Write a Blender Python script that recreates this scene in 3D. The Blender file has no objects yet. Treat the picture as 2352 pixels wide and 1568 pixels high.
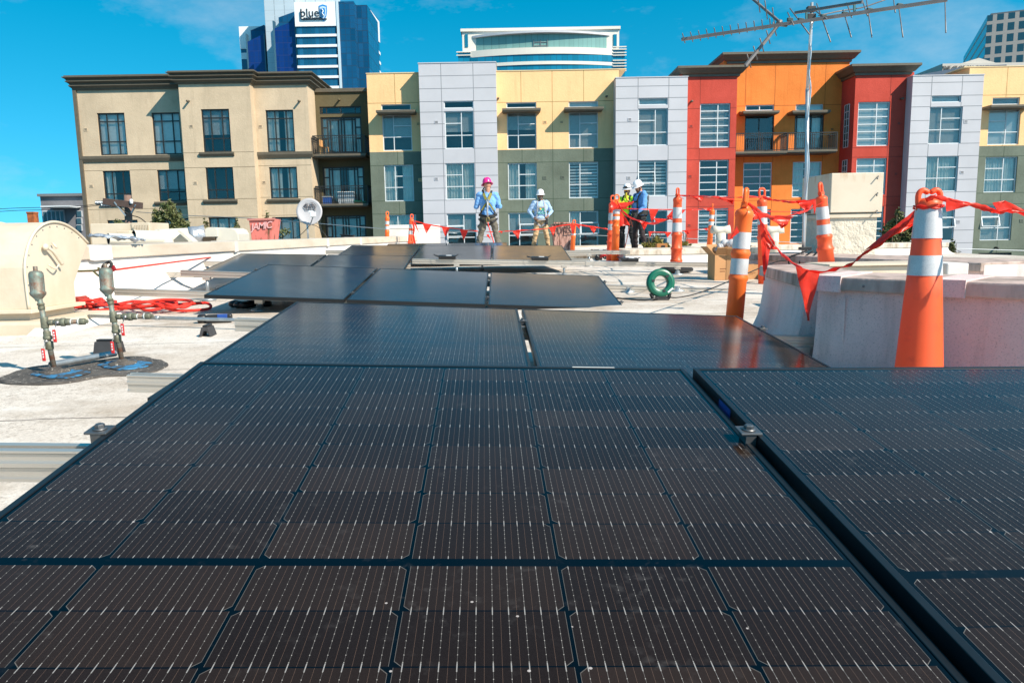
import bpy, bmesh, math, random
from mathutils import Vector, Matrix, noise
R = math.radians
random.seed(7)
sc = bpy.context.scene
col = sc.collection

# ------------------------------------------------------------------ camera
ZC = 10.0                                   # eye height above the street
PITCH, ROLL = R(8.057), 0.01725
_fw = Vector((0, math.cos(PITCH), -math.sin(PITCH)))
_up = Vector((0, math.sin(PITCH), math.cos(PITCH)))
_xr = Vector((1, 0, 0)) * math.cos(ROLL) - _up * math.sin(ROLL)
_yd = -(_up * math.cos(ROLL) + Vector((1, 0, 0)) * math.sin(ROLL))
FPX = 1706.2
cam_d = bpy.data.cameras.new('camera')
cam = bpy.data.objects.new('camera', cam_d)
col.objects.link(cam)
cam_d.sensor_width = 36.0
cam_d.lens = FPX / 2352 * 36
cam_d.clip_start = 0.02
cam_d.clip_end = 3000
M = Matrix.Identity(4)
for i, a in enumerate((_xr, -_yd, -_fw)):
    for j in range(3):
        M[j][i] = a[j]
M[2][3] = ZC
cam.matrix_world = M
sc.camera = cam

def W(px, py, Y):
    """survey helper: the point at distance Y north of the camera seen at photo pixel (2352 wide)"""
    d = _fw + _xr * ((px - 1176) / FPX) + _yd * ((py - 784.1) / FPX)
    d = d * (Y / d.y)
    return Vector((d.x, d.y, d.z + ZC))

# ------------------------------------------------------------------ light
SUN_AZ, SUN_EL = R(52), R(39.5)             # to the right of straight behind the camera
sun_dir = Vector((math.sin(SUN_AZ) * math.cos(SUN_EL), -math.cos(SUN_AZ) * math.cos(SUN_EL), math.sin(SUN_EL)))
ld = bpy.data.lights.new('sun', 'SUN')
ld.energy = 5.0
ld.angle = R(0.53)
ld.color = (1.0, 0.89, 0.75)
lo = bpy.data.objects.new('sun', ld)
col.objects.link(lo)
lo.rotation_euler = sun_dir.to_track_quat('Z', 'Y').to_euler()

wd = bpy.data.worlds.new('World')
sc.world = wd
wd.use_nodes = True
nt = wd.node_tree
nt.nodes.clear()
_o = nt.nodes.new('ShaderNodeOutputWorld')
_b = nt.nodes.new('ShaderNodeBackground')
_s = nt.nodes.new('ShaderNodeTexSky')
_s.sky_type = 'NISHITA'
_s.sun_disc = False
_s.sun_elevation = SUN_EL
_s.sun_rotation = math.pi - SUN_AZ
_s.altitude = 50
_s.air_density = 1.0
_s.dust_density = 0.3
_s.ozone_density = 1.6
_h = nt.nodes.new('ShaderNodeHueSaturation')
_h.inputs['Hue'].default_value = 0.468
_h.inputs['Saturation'].default_value = 1.52
_h.inputs['Value'].default_value = 1.08
_tc0 = nt.nodes.new('ShaderNodeTexCoord')
_m0 = nt.nodes.new('ShaderNodeMapping')
_m0.vector_type = 'TEXTURE'
_m0.inputs['Location'].default_value = (0, 0, -0.20)
nt.links.new(_tc0.outputs['Generated'], _m0.inputs[0])
nt.links.new(_m0.outputs[0], _s.inputs[0])
nt.links.new(_s.outputs[0], _h.inputs['Color'])
# a few thin high clouds, part of the sky itself
_tc = nt.nodes.new('ShaderNodeTexCoord')
_mp = nt.nodes.new('ShaderNodeMapping')
_mp.inputs['Scale'].default_value = (2.2, 2.2, 5.0)
_n = nt.nodes.new('ShaderNodeTexNoise')
_n.inputs['Scale'].default_value = 1.7
_n.inputs['Detail'].default_value = 7
_n.inputs['Roughness'].default_value = 0.62
_r = nt.nodes.new('ShaderNodeValToRGB')
_r.color_ramp.elements[0].position = 0.50
_r.color_ramp.elements[0].color = (0, 0, 0, 1)
_r.color_ramp.elements[1].position = 0.86
_r.color_ramp.elements[1].color = (0.55, 0.55, 0.55, 1)
_mx = nt.nodes.new('ShaderNodeMixRGB')
_mx.inputs[2].default_value = (3.6, 4.2, 4.8, 1)
nt.links.new(_tc.outputs['Generated'], _mp.inputs[0])
nt.links.new(_mp.outputs[0], _n.inputs['Vector'])
nt.links.new(_n.outputs['Fac'], _r.inputs[0])
nt.links.new(_r.outputs[0], _mx.inputs[0])
nt.links.new(_h.outputs[0], _mx.inputs[1])
nt.links.new(_mx.outputs[0], _b.inputs[0])
_b.inputs[1].default_value = 0.118
nt.links.new(_b.outputs[0], _o.inputs[0])

sc.view_settings.view_transform = 'Standard'
sc.view_settings.look = 'None'
sc.view_settings.gamma = 1.0
sc.view_settings.exposure = 0.68

# ------------------------------------------------------------------ materials
MATS = {}
class NB:
    """small node-graph helper"""
    def __init__(s, name):
        s.m = bpy.data.materials.new(name)
        s.m.use_nodes = True
        s.t = s.m.node_tree
        s.b = s.t.nodes['Principled BSDF']
    def n(s, typ, **kw):
        x = s.t.nodes.new(typ)
        for k, v in kw.items():
            setattr(x, k, v)
        return x
    def l(s, a, b):
        s.t.links.new(a, b)
    def inp(s, sock, v):
        if isinstance(v, (int, float)):
            sock.default_value = v
        elif isinstance(v, tuple):
            sock.default_value = v
        else:
            s.l(v, sock)
    def math(s, op, a, b=0.0, c=None, clamp=False):
        x = s.n('ShaderNodeMath', operation=op, use_clamp=clamp)
        s.inp(x.inputs[0], a)
        s.inp(x.inputs[1], b)
        if c is not None:
            s.inp(x.inputs[2], c)
        return x.outputs[0]
    def mix(s, f, a, b):
        x = s.n('ShaderNodeMixRGB')
        s.inp(x.inputs[0], f)
        s.inp(x.inputs[1], c4(a) if isinstance(a, tuple) else a)
        s.inp(x.inputs[2], c4(b) if isinstance(b, tuple) else b)
        return x.outputs[0]
    def noise(s, scale, detail=4, rough=0.55, vec=None, dim='3D'):
        x = s.n('ShaderNodeTexNoise', noise_dimensions=dim)
        x.inputs['Scale'].default_value = scale
        x.inputs['Detail'].default_value = detail
        x.inputs['Roughness'].default_value = rough
        if vec is not None:
            s.l(vec, x.inputs['Vector'])
        return x.outputs['Fac']
    def ramp(s, f, p0, p1, a=(0, 0, 0), b=(1, 1, 1)):
        x = s.n('ShaderNodeValToRGB')
        s.l(f, x.inputs[0])
        e = x.color_ramp.elements
        e[0].position, e[1].position = p0, p1
        e[0].color, e[1].color = c4(a), c4(b)
        return x.outputs[0]
    def obj(s, scale=None):
        t = s.n('ShaderNodeTexCoord')
        if scale is None:
            return t.outputs['Object']
        m = s.n('ShaderNodeMapping')
        m.inputs['Scale'].default_value = scale
        s.l(t.outputs['Object'], m.inputs[0])
        return m.outputs[0]
    def bump(s, h, strength=0.3, dist=0.01):
        x = s.n('ShaderNodeBump')
        x.inputs['Strength'].default_value = strength
        x.inputs['Distance'].default_value = dist
        s.l(h, x.inputs['Height'])
        s.l(x.outputs[0], s.b.inputs['Normal'])
def c4(c):
    return (c[0], c[1], c[2], 1.0) if len(c) == 3 else c

def mat(name, c, rough=0.6, metal=0.0, var=0.15, vscale=6.0, bump=0.0, bscale=60.0, c2=None, spec=0.5, stretch=None, p=(0.35, 0.7), bdist=0.01):
    """base colour with mottled wear between c and c2, optional grain bump"""
    if name in MATS:
        return MATS[name]
    g = NB(name)
    v = g.obj(stretch) if stretch else g.obj()
    n1 = g.noise(vscale, 6, 0.6, v)
    if c2 is None:
        c2 = tuple(x * (1 - var) for x in c)
    k = g.ramp(n1, p[0], p[1])
    g.l(g.mix(k, c, c2), g.b.inputs['Base Color'])
    g.b.inputs['Roughness'].default_value = rough
    g.b.inputs['Metallic'].default_value = metal
    g.b.inputs['Specular IOR Level'].default_value = spec
    if bump:
        n2 = g.noise(bscale, 5, 0.6, g.obj())
        g.bump(n2, bump, bdist)
    MATS[name] = g.m
    return g.m

# ------------------------------------------------------------------ mesh builder
class MB:
    def __init__(s, org=(0, 0, 0)):
        s.v, s.f, s.mi, s.uv, s.o, s.cur, s.sm = [], [], [], {}, Vector(org), 0, []
        s.smooth = False
    def add(s, vs, fs):
        k = len(s.v)
        s.v += [Vector(a) for a in vs]
        for f in fs:
            s.f.append([k + i for i in f])
            s.mi.append(s.cur)
            s.sm.append(s.smooth)
        return s
    def box(s, x0, x1, y0, y1, z0, z1):
        vs = [(x, y, z) for z in (z0, z1) for y in (y0, y1) for x in (x0, x1)]
        return s.add(vs, [(0, 2, 3, 1), (4, 5, 7, 6), (0, 1, 5, 4), (2, 6, 7, 3), (0, 4, 6, 2), (1, 3, 7, 5)])
    def obox(s, c, a, b, d):
        """box centred on c with half-axis vectors a, b, d"""
        c, a, b, d = Vector(c), Vector(a), Vector(b), Vector(d)
        if a.cross(b).dot(d) < 0:
            d = -d
        vs = [c + a * i + b * j + d * k for k in (-1, 1) for j in (-1, 1) for i in (-1, 1)]
        return s.add(vs, [(0, 2, 3, 1), (4, 5, 7, 6), (0, 1, 5, 4), (2, 6, 7, 3), (0, 4, 6, 2), (1, 3, 7, 5)])
    def beam(s, p, q, w, h, up=(0, 0, 1)):
        p, q = Vector(p), Vector(q)
        d = q - p
        u = d.cross(Vector(up))
        if u.length < 1e-6:
            u = d.cross(Vector((1, 0, 0)))
        u.normalize()
        n = u.cross(d).normalized()
        return s.obox((p + q) / 2, u * (w / 2), n * (h / 2), d / 2)
    def tube(s, pts, r, seg=10, cap=True, closed=False):
        pts = [Vector(p) for p in pts]
        n = len(pts)
        rs = r if isinstance(r, (list, tuple)) else [r] * n
        t0 = (pts[1] - pts[0]).normalized()
        u = t0.orthogonal().normalized()
        rings = []
        for i, p in enumerate(pts):
            if closed:
                t = pts[(i + 1) % n] - pts[(i - 1) % n]
            elif i == 0:
                t = pts[1] - pts[0]
            elif i == n - 1:
                t = pts[-1] - pts[-2]
            else:
                t = (pts[i + 1] - pts[i]).normalized() + (pts[i] - pts[i - 1]).normalized()
            if t.length < 1e-9:
                t = t0.copy()
            t.normalize()
            u = (u - t * u.dot(t))
            if u.length < 1e-6:
                u = t.orthogonal()
            u.normalize()
            w = t.cross(u)
            rings.append([p + (u * math.cos(2 * math.pi * k / seg) + w * math.sin(2 * math.pi * k / seg)) * rs[i] for k in range(seg)])
        vs = [v for ring in rings for v in ring]
        fs = []
        m = n if closed else n - 1
        for i in range(m):
            j = (i + 1) % n
            for k in range(seg):
                k2 = (k + 1) % seg
                fs.append((i * seg + k, i * seg + k2, j * seg + k2, j * seg + k))
        if cap and not closed:
            fs.append(tuple(range(seg - 1, -1, -1)))
            fs.append(tuple((n - 1) * seg + k for k in range(seg)))
        old = s.smooth
        s.smooth = True
        s.add(vs, fs)
        s.smooth = old
        return s
    def lathe(s, prof, c=(0, 0, 0), axis=(0, 0, 1), seg=24, smooth=True, cap=True):
        """prof: list of (radius, height) along axis from c"""
        ax = Vector(axis).normalized()
        u = ax.orthogonal().normalized()
        w = ax.cross(u)
        c = Vector(c)
        vs, fs = [], []
        for r, h in prof:
            for k in range(seg):
                a = 2 * math.pi * k / seg
                vs.append(c + ax * h + (u * math.cos(a) + w * math.sin(a)) * max(r, 1e-5))
        n = len(prof)
        for i in range(n - 1):
            for k in range(seg):
                k2 = (k + 1) % seg
                fs.append((i * seg + k, i * seg + k2, (i + 1) * seg + k2, (i + 1) * seg + k))
        if cap:
            fs.append(tuple(range(seg - 1, -1, -1)))
            fs.append(tuple((n - 1) * seg + k for k in range(seg)))
        old = s.smooth
        s.smooth = smooth
        s.add(vs, fs)
        s.smooth = old
        return s
    def prism(s, poly, ext):
        """poly: list of 3-D points, ext: extrusion vector"""
        poly = [Vector(p) for p in poly]
        ext = Vector(ext)
        n = len(poly)
        nrm = Vector((0, 0, 0))
        for i in range(n):
            nrm += poly[i].cross(poly[(i + 1) % n])
        if nrm.dot(ext) > 0:
            poly = poly[::-1]
        vs = poly + [p + ext for p in poly]
        fs = [tuple(range(n)), tuple(range(2 * n - 1, n - 1, -1))]
        for i in range(n):
            j = (i + 1) % n
            fs.append((i, n + i, n + j, j))
        return s.add(vs, fs)
    def ell(s, c, r, seg=14, rings=9, rot=None):
        c = Vector(c)
        r = (r, r, r) if isinstance(r, (int, float)) else r
        vs, fs = [], []
        for i in range(rings + 1):
            th = math.pi * i / rings
            for k in range(seg):
                a = 2 * math.pi * k / seg
                p = Vector((r[0] * max(math.sin(th), 1e-3) * math.cos(a), r[1] * max(math.sin(th), 1e-3) * math.sin(a), -r[2] * math.cos(th)))
                if rot is not None:
                    p = rot @ p
                vs.append(c + p)
        for i in range(rings):
            for k in range(seg):
                k2 = (k + 1) % seg
                fs.append((i * seg + k, i * seg + k2, (i + 1) * seg + k2, (i + 1) * seg + k))
        fs.append(tuple(range(seg - 1, -1, -1)))
        fs.append(tuple(rings * seg + k for k in range(seg)))
        old = s.smooth
        s.smooth = True
        s.add(vs, fs)
        s.smooth = old
        return s
    def build(s, name, mats, parent=None, bevel=0.0, label=None, bseg=2, loc=None):
        me = bpy.data.meshes.new(name)
        off = s.o
        me.from_pydata([v - off for v in s.v], [], s.f)
        if not isinstance(mats, (list, tuple)):
            mats = [mats]
        for m in mats:
            me.materials.append(m)
        for p, mi, sm in zip(me.polygons, s.mi, s.sm):
            p.material_index = mi
            p.use_smooth = sm
        me.update()
        o = bpy.data.objects.new(name, me)
        col.objects.link(o)
        if parent is not None:
            o.parent = parent
        elif loc is None:
            o.location = off
        if loc is not None:
            o.location = loc
        if bevel:
            b = o.modifiers.new('bevel', 'BEVEL')
            b.width = bevel
            b.segments = bseg
            b.limit_method = 'ANGLE'
            b.angle_limit = R(40)
        if label:
            o['label'] = label
        return o

def tag(o, label=None, cat=None, group=None, kind=None):
    if label: o['label'] = label
    if cat: o['category'] = cat
    if group: o['group'] = group
    if kind: o['kind'] = kind
    return o
def thing(name, loc, label, cat, group=None, rz=0.0):
    o = bpy.data.objects.new(name, None)
    o.empty_display_size = 0.1
    col.objects.link(o)
    o.location = loc
    o.rotation_euler = (0, 0, rz)
    return tag(o, label, cat, group)
def kids(o):
    return [c for c in bpy.data.objects if c.parent == o]
def copy_tree(o, parent=None, loc=None, label=None, rot=None):
    tree = {}
    for c in bpy.data.objects:
        if c.parent is not None:
            tree.setdefault(c.parent.name, []).append(c)
    def rec(a, par):
        n = a.copy()
        col.objects.link(n)
        if par is not None:
            n.parent = par
        for ch in tree.get(a.name, []):
            rec(ch, n)
        return n
    r = rec(o, parent)
    if loc is not None: r.location = loc
    if rot is not None: r.rotation_euler = rot
    if label: r['label'] = label
    return r
def text_mesh(body, size, mname, mats, loc, rot=(R(90), 0, 0), ext=0.01, parent=None, shear=0.0, sx=1.0, spacing=1.0, bold=0.0, align='CENTER'):
    cu = bpy.data.curves.new(mname, 'FONT')
    cu.body = body
    cu.size = size
    cu.extrude = ext
    cu.align_x = align
    cu.align_y = 'CENTER'
    cu.shear = shear
    cu.space_character = spacing
    cu.offset = bold
    cu.resolution_u = 3
    t = bpy.data.objects.new('tmp', cu)
    col.objects.link(t)
    dg = bpy.context.evaluated_depsgraph_get()
    dg.update()
    me = bpy.data.meshes.new_from_object(t.evaluated_get(dg))
    bpy.data.objects.remove(t)
    me.name = mname
    me.materials.clear()
    me.materials.append(mats)
    o = bpy.data.objects.new(mname, me)
    col.objects.link(o)
    o.location = loc
    o.rotation_euler = rot
    o.scale = (sx, 1, 1)
    if parent is not None:
        o.parent = parent
    return o
def catenary(p, q, sag, n=14, wob=0.0, seed=0):
    p, q = Vector(p), Vector(q)
    out = []
    for i in range(n + 1):
        t = i / n
        a = p.lerp(q, t)
        a.z -= sag * 4 * t * (1 - t)
        if wob and 0 < i < n:
            a += Vector(noise.noise_vector(Vector((t * 7, seed, 1.3)))) * wob
        out.append(a)
    return out
def smooth_path(pts, n=6):
    """Catmull-Rom through the points"""
    P = [Vector(p) for p in pts]
    out = []
    for i in range(len(P) - 1):
        a = P[max(i - 1, 0)]; b = P[i]; c = P[i + 1]; d = P[min(i + 2, len(P) - 1)]
        for k in range(n):
            t = k / n
            out.append(0.5 * ((2 * b) + (c - a) * t + (2 * a - 5 * b + 4 * c - d) * t * t + (3 * b - a - 3 * c + d) * t ** 3))
    out.append(P[-1])
    return out
# ------------------------------------------------------------------ palette
def stucco(name, c, v=0.12):
    g = NB(name)
    o_ = g.obj()
    d = tuple(x * (1 - v * 1.6) for x in c); li = tuple(min(1, x * (1 + v * .7) + 0.01) for x in c)
    k = g.mix(g.ramp(g.noise(0.55, 6, 0.65, o_), 0.30, 0.72), li, d)
    st_ = g.ramp(g.noise(1.6, 5, 0.65, g.obj((2.2, 2.2, 0.16))), 0.54, 0.80)
    k = g.mix(g.math('MULTIPLY', st_, 0.45), k, tuple(x * 0.55 for x in c))
    k = g.mix(g.math('MULTIPLY', g.ramp(g.noise(9, 4, 0.7, o_), 0.4, 0.8), 0.16), k, tuple(x * 0.6 for x in c))
    g.l(k, g.b.inputs['Base Color']); g.b.inputs['Roughness'].default_value = 0.88; g.b.inputs['Specular IOR Level'].default_value = 0.2
    g.bump(g.noise(14.0, 5, 0.65, o_), 0.45, 0.03)
    return g.m
m_beige = stucco('stucco_beige', (0.56, 0.45, 0.315))
m_olive = stucco('stucco_olive', (0.115, 0.095, 0.05))
m_yellow = stucco('stucco_yellow', (0.88, 0.56, 0.28), 0.06)
m_green = stucco('stucco_green', (0.15, 0.18, 0.14), 0.15)
m_red = stucco('stucco_red', (0.52, 0.068, 0.045), 0.12)
m_orange = stucco('stucco_orange', (0.80, 0.23, 0.045), 0.14)
m_greymetal = mat('panel_grey', (0.53, 0.53, 0.56), 0.5, 0.0, 0.14, 0.45, spec=0.4, p=(0.3, 0.75))
m_joint = mat('joint_dark', (0.16, 0.17, 0.18), 0.8)
m_trim = mat('trim_dark_olive', (0.12, 0.102, 0.072), 0.6, 0, 0.2)
m_trimcap = mat('trim_cap', (0.16, 0.15, 0.115), 0.5, 0, 0.15)
m_dark = mat('dark_bronze', (0.022, 0.022, 0.02), 0.45)
m_wframe = mat('white_frame', (0.62, 0.66, 0.68), 0.4, 0, 0.05)
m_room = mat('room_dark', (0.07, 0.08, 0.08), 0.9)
m_curt = mat('curtain_cloth', (0.72, 0.76, 0.70), 0.9, 0, 0.2, 2.0)
m_blind = mat('blind_white', (0.82, 0.83, 0.80), 0.7, 0, 0.1)
m_black = mat('black_plastic', (0.012, 0.012, 0.013), 0.45)
m_alu = mat('mill_aluminium', (0.62, 0.60, 0.57), 0.38, 0.85, 0.12, 3.0, 0.1, 50)
m_galv = mat('galvanised', (0.42, 0.46, 0.48), 0.42, 0.7, 0.3, 20.0)
m_cream = mat('cream_paint', (0.60, 0.52, 0.405), 0.6, 0, 0.10, 2.5, 0.15, 30, c2=(0.50, 0.41, 0.29), p=(0.42, 0.80))

def glass_mat(name, tint, refl=0.32):
    g = NB(name)
    t = g.t
    t.nodes.remove(g.b)
    out = [n for n in t.nodes if n.type == 'OUTPUT_MATERIAL'][0]
    tr = g.n('ShaderNodeBsdfTransparent'); tr.inputs[0].default_value = c4(tint)
    gl = g.n('ShaderNodeBsdfGlossy'); gl.inputs['Roughness'].default_value = 0.03
    gl.inputs['Color'].default_value = (0.85, 0.95, 0.95, 1)
    lw = g.n('ShaderNodeLayerWeight'); lw.inputs[0].default_value = 0.35
    f = g.math('ADD', g.math('MULTIPLY', lw.outputs['Fresnel'], 0.8), refl, clamp=True)
    mx = g.n('ShaderNodeMixShader')
    g.l(f, mx.inputs[0]); g.l(tr.outputs[0], mx.inputs[1]); g.l(gl.outputs[0], mx.inputs[2])
    # slightly wavy panes
    no = g.noise(0.7, 2, 0.5, g.obj())
    b = g.n('ShaderNodeBump'); b.inputs['Strength'].default_value = 0.06; b.inputs['Distance'].default_value = 0.05
    g.l(no, b.inputs['Height']); g.l(b.outputs[0], gl.inputs['Normal'])
    g.l(mx.outputs[0], out.inputs[0])
    return g.m
m_glass = glass_mat('window_glass', (0.93, 0.96, 0.95), 0.05)

# ------------------------------------------------------------------ ground and street
gr = MB().box(-1500, 1500, -300, 2500, -1, 0).build('ground', mat('ground_asphalt', (0.06, 0.06, 0.06), 0.9, 0, 0.3, 0.05))
tag(gr, kind='structure')
st = MB().box(-200, 200, 29.5, 41, 0.004, 0.02).build('street', mat('street_asphalt', (0.045, 0.045, 0.047), 0.9, 0, 0.3, 1.0))
tag(st, kind='structure')
sw = MB().box(-200, 200, 41, 43.4, 0.0, 0.14).build('pavement', mat('pavement_concrete', (0.3, 0.29, 0.27), 0.9, 0, 0.2, 1.0))
tag(sw, kind='structure')

# ------------------------------------------------------------------ the roof we stand on
def zr(x, y):
    return ZC - 0.70 + 0.0165 * min(y, 12.0) + 0.006 * max(y - 12, 0)
g = NB('roof_capsheet')
v = g.obj()
n_big = g.noise(0.7, 6, 0.62, v)
base = g.mix(g.ramp(n_big, 0.42, 0.68), (0.69, 0.635, 0.57), (0.56, 0.49, 0.42))
n_st = g.noise(1.1, 7, 0.7, v)
base = g.mix(g.ramp(n_st, 0.50, 0.74), base, (0.33, 0.26, 0.19))
# bare black granules
n_sp = g.noise(110.0, 4, 0.75, v)
n_sp2 = g.noise(1.6, 5, 0.7, v)
spk = g.math('MULTIPLY', g.ramp(n_sp, 0.56, 0.68), g.ramp(n_sp2, 0.30, 0.55))
base = g.mix(g.math('MULTIPLY', spk, 0.9), base, (0.10, 0.08, 0.07))
n_sp3 = g.noise(90.0, 4, 0.8, v)
base = g.mix(g.math('MULTIPLY', g.ramp(n_sp3, 0.45, 0.75), 0.5), base, (0.30, 0.26, 0.22))
gv = g.noise(38.0, 5, 0.8, v)
base = g.mix(g.math('MULTIPLY', g.ramp(gv, 0.50, 0.70), g.math('ADD', 0.34, g.math('MULTIPLY', g.ramp(n_sp2, 0.40, 0.62), 0.6))), base, (0.22, 0.17, 0.13))
n_d = g.noise(2.6, 7, 0.75, v)
base = g.mix(g.math('MULTIPLY', g.ramp(n_d, 0.55, 0.72), 0.4), base, (0.26, 0.21, 0.165))
n_w = g.noise(1.9, 5, 0.6, g.obj((1, 1.6, 1)))
base = g.mix(g.math('MULTIPLY', g.ramp(n_w, 0.54, 0.60), 0.4), base, (0.70, 0.67, 0.63))
# lap seams, roughly a metre apart, running across
sep = g.n('ShaderNodeSeparateXYZ'); g.l(v, sep.inputs[0])
wn = g.math('MULTIPLY', g.math('SUBTRACT', g.noise(0.8, 5, 0.7, v), 0.5), 0.14)
yy = g.math('ADD', g.math('ADD', sep.outputs[1], wn), g.math('MULTIPLY', sep.outputs[0], -0.035))
fr = g.math('FRACT', g.math('DIVIDE', yy, 0.93))
seam = g.math('LESS_THAN', fr, g.math('MULTIPLY', g.math('ADD', g.noise(5.0, 3, 0.6, v), 0.1), 0.022))
base = g.mix(g.math('MULTIPLY', seam, 0.85), base, (0.10, 0.085, 0.075))
g.l(base, g.b.inputs['Base Color'])
g.b.inputs['Roughness'].default_value = 0.9
g.b.inputs['Specular IOR Level'].default_value = 0.2
hb = g.math('ADD', g.math('ADD', g.math('MULTIPLY', n_sp3, 0.6), g.math('MULTIPLY', gv, 1.2)), g.math('MULTIPLY', g.math('LESS_THAN', fr, 0.5), 1.2))
g.bump(hb, 0.55, 0.006)
m_roof = g.m

rb = MB()
NX, NY = 90, 110
X0, X1, Y0, Y1 = -14.0, 9.0, -4.0, 25.5
for j in range(NY + 1):
    for i in range(NX + 1):
        x = X0 + (X1 - X0) * i / NX
        y = Y0 + (Y1 - Y0) * j / NY
        rb.v.append(Vector((x, y, zr(x, y) + 0.012 * noise.noise(Vector((x * 0.8, y * 0.8, 0))) + 0.006 * noise.noise(Vector((x * 2.6, y * 2.6, 3))))))
for j in range(NY):
    for i in range(NX):
        a = j * (NX + 1) + i
        rb.f.append([a, a + 1, a + NX + 2, a + NX + 1]); rb.mi.append(0); rb.sm.append(True)
roof = rb.build('roof_deck', m_roof)
tag(roof, kind='structure')
ob = MB().box(X0, X1, Y0, Y1, 0.0, 9.0).build('roof_building_walls', m_beige)
tag(ob, kind='structure')

g = NB('wall_felt')
v = g.obj()
b0 = g.mix(g.ramp(g.noise(0.9, 6, 0.65, v), 0.4, 0.7), (0.82, 0.64, 0.61), (0.62, 0.46, 0.45))
b0 = g.mix(g.math('MULTIPLY', g.ramp(g.noise(150, 3, 0.7, v), 0.55, 0.7), 0.55), b0, (0.17, 0.15, 0.15))
vs = g.obj((7, 7, 0.6))
b0 = g.mix(g.math('MULTIPLY', g.ramp(g.noise(1.4, 5, 0.6, vs), 0.52, 0.75), 0.45), b0, (0.22, 0.19, 0.17))
g.l(b0, g.b.inputs['Base Color']); g.b.inputs['Roughness'].default_value = 0.9
g.bump(g.math('ADD', g.noise(100, 4, 0.7, v), g.math('MULTIPLY', g.noise(2.2, 4, 0.6, v), 3.0)), 0.6, 0.007)
m_felt = g.m
g = NB('wall_felt_white')
v = g.obj()
b0 = g.mix(g.ramp(g.noise(0.9, 6, 0.65, v), 0.45, 0.75), (0.64, 0.61, 0.575), (0.50, 0.46, 0.41))
b0 = g.mix(g.math('MULTIPLY', g.ramp(g.noise(150, 3, 0.7, v), 0.62, 0.75), 0.4), b0, (0.25, 0.22, 0.2))
g.l(b0, g.b.inputs['Base Color']); g.b.inputs['Roughness'].default_value = 0.9
g.bump(g.noise(60, 4, 0.7, v), 0.5, 0.006)
m_feltw = g.m
m_coping = mat('coping_metal', (0.54, 0.475, 0.39), 0.55, 0.0, 0.2, 1.5, 0.15, 40, c2=(0.42, 0.33, 0.24), p=(0.45, 0.8), stretch=(1, 1, 2.5))
m_copbrown = mat('coping_weathered', (0.52, 0.40, 0.35), 0.7, 0.0, 0.4, 3.0, 0.3, 60, c2=(0.16, 0.12, 0.09), p=(0.4, 0.75), stretch=(3, 3, 1))

def parapet(name, A, B, za, zb, lab, ch=0.14, cw=0.30, flare=0.22, fh=0.34, side=1, mw=None, mc=None, seg=1, over=0.03, cat='parapet', wav=0.0):
    """low wall from plan point A to B; the face with the cant lies to the right of A->B when side=1"""
    A, B = Vector((A[0], A[1], 0)), Vector((B[0], B[1], 0))
    d = (B - A).normalized()
    n = Vector((d.y, -d.x, 0)) * side
    t = thing(name, (A.x, A.y, zr(A.x, A.y)), lab, cat)
    w = MB(t.location)
    k = max(2, int((B - A).length / 0.35))
    prof = [(-cw + 0.02, -1.0), (-cw + 0.02, 0), (0, 0)]
    rows = []
    for i in range(k + 1):
        p = A.lerp(B, i / k)
        zt = za + (zb - za) * i / k - 0.005
        zb_ = zr(p.x, p.y) - 0.03
        cs = [(-cw + 0.03, zb_), (-cw + 0.03, zt), (0.0, zt)]
        h = min(fh, (zt - zb_) * 0.8)
        cs.append((0.0, zb_ + h + 0.05))
        for q in range(0, 7):
            a = (math.pi / 2) * q / 6
            cs.append((flare * (1 - math.cos(a)) if q < 6 else flare, zb_ + 0.03 + h * (1 - math.sin(a))))
        cs.append((flare, zb_))
        wv = 0.012 * noise.noise(Vector((p.x * 1.7, p.y * 1.7, 5)))
        rows.append([p + n * (c[0] + (wv if c[0] > 0 else 0)) + Vector((0, 0, c[1])) for c in cs])
    m = len(rows[0])
    vs = [v for r_ in rows for v in r_]
    fs = []
    for i in range(k):
        for j in range(m):
            j2 = (j + 1) % m
            f = (i * m + j, i * m + j2, (i + 1) * m + j2, (i + 1) * m + j)
            fs.append(f if side < 0 else f[::-1])
    fs.append(tuple(range(m)) if side > 0 else tuple(range(m))[::-1])
    fs.append(tuple(k * m + j for j in range(m))[::-1] if side > 0 else tuple(k * m + j for j in range(m)))
    w.add(vs, fs)
    w.build('wall', mw or m_feltw, t)
    c = MB(t.location)
    cs = [(-cw, 0), (over, 0), (over, -ch), (over - 0.012, -ch), (over - 0.012, -0.02), (-cw + 0.01, -0.02), (-cw + 0.01, -ch), (-cw, -ch)]
    cs = [(-cw, 0.01), (over, 0.0), (over + 0.004, -ch), (-cw - 0.004, -ch)]
    K = max(1, seg)
    for i in range(K):
        a, b = A.lerp(B, i / K) + d * 0.002, A.lerp(B, (i + 1) / K) - d * 0.002
        z0 = za + (zb - za) * i / K; z1 = za + (zb - za) * (i + 1) / K
        vs = [a + n * x + Vector((0, 0, z0 + z + 0.012)) for x, z in cs] + [b + n * x + Vector((0, 0, z1 + z + 0.012)) for x, z in cs]
        fs = [(0, 1, 2, 3), (7, 6, 5, 4)] + [(j, 4 + j, 4 + (j + 1) % 4, (j + 1) % 4) for j in range(4)]
        if side < 0:
            fs = [f[::-1] for f in fs]
        c.add(vs, fs)
    c.build('coping', mc or m_coping, t, bevel=0.008)
    return t, A, B, d, n

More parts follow.
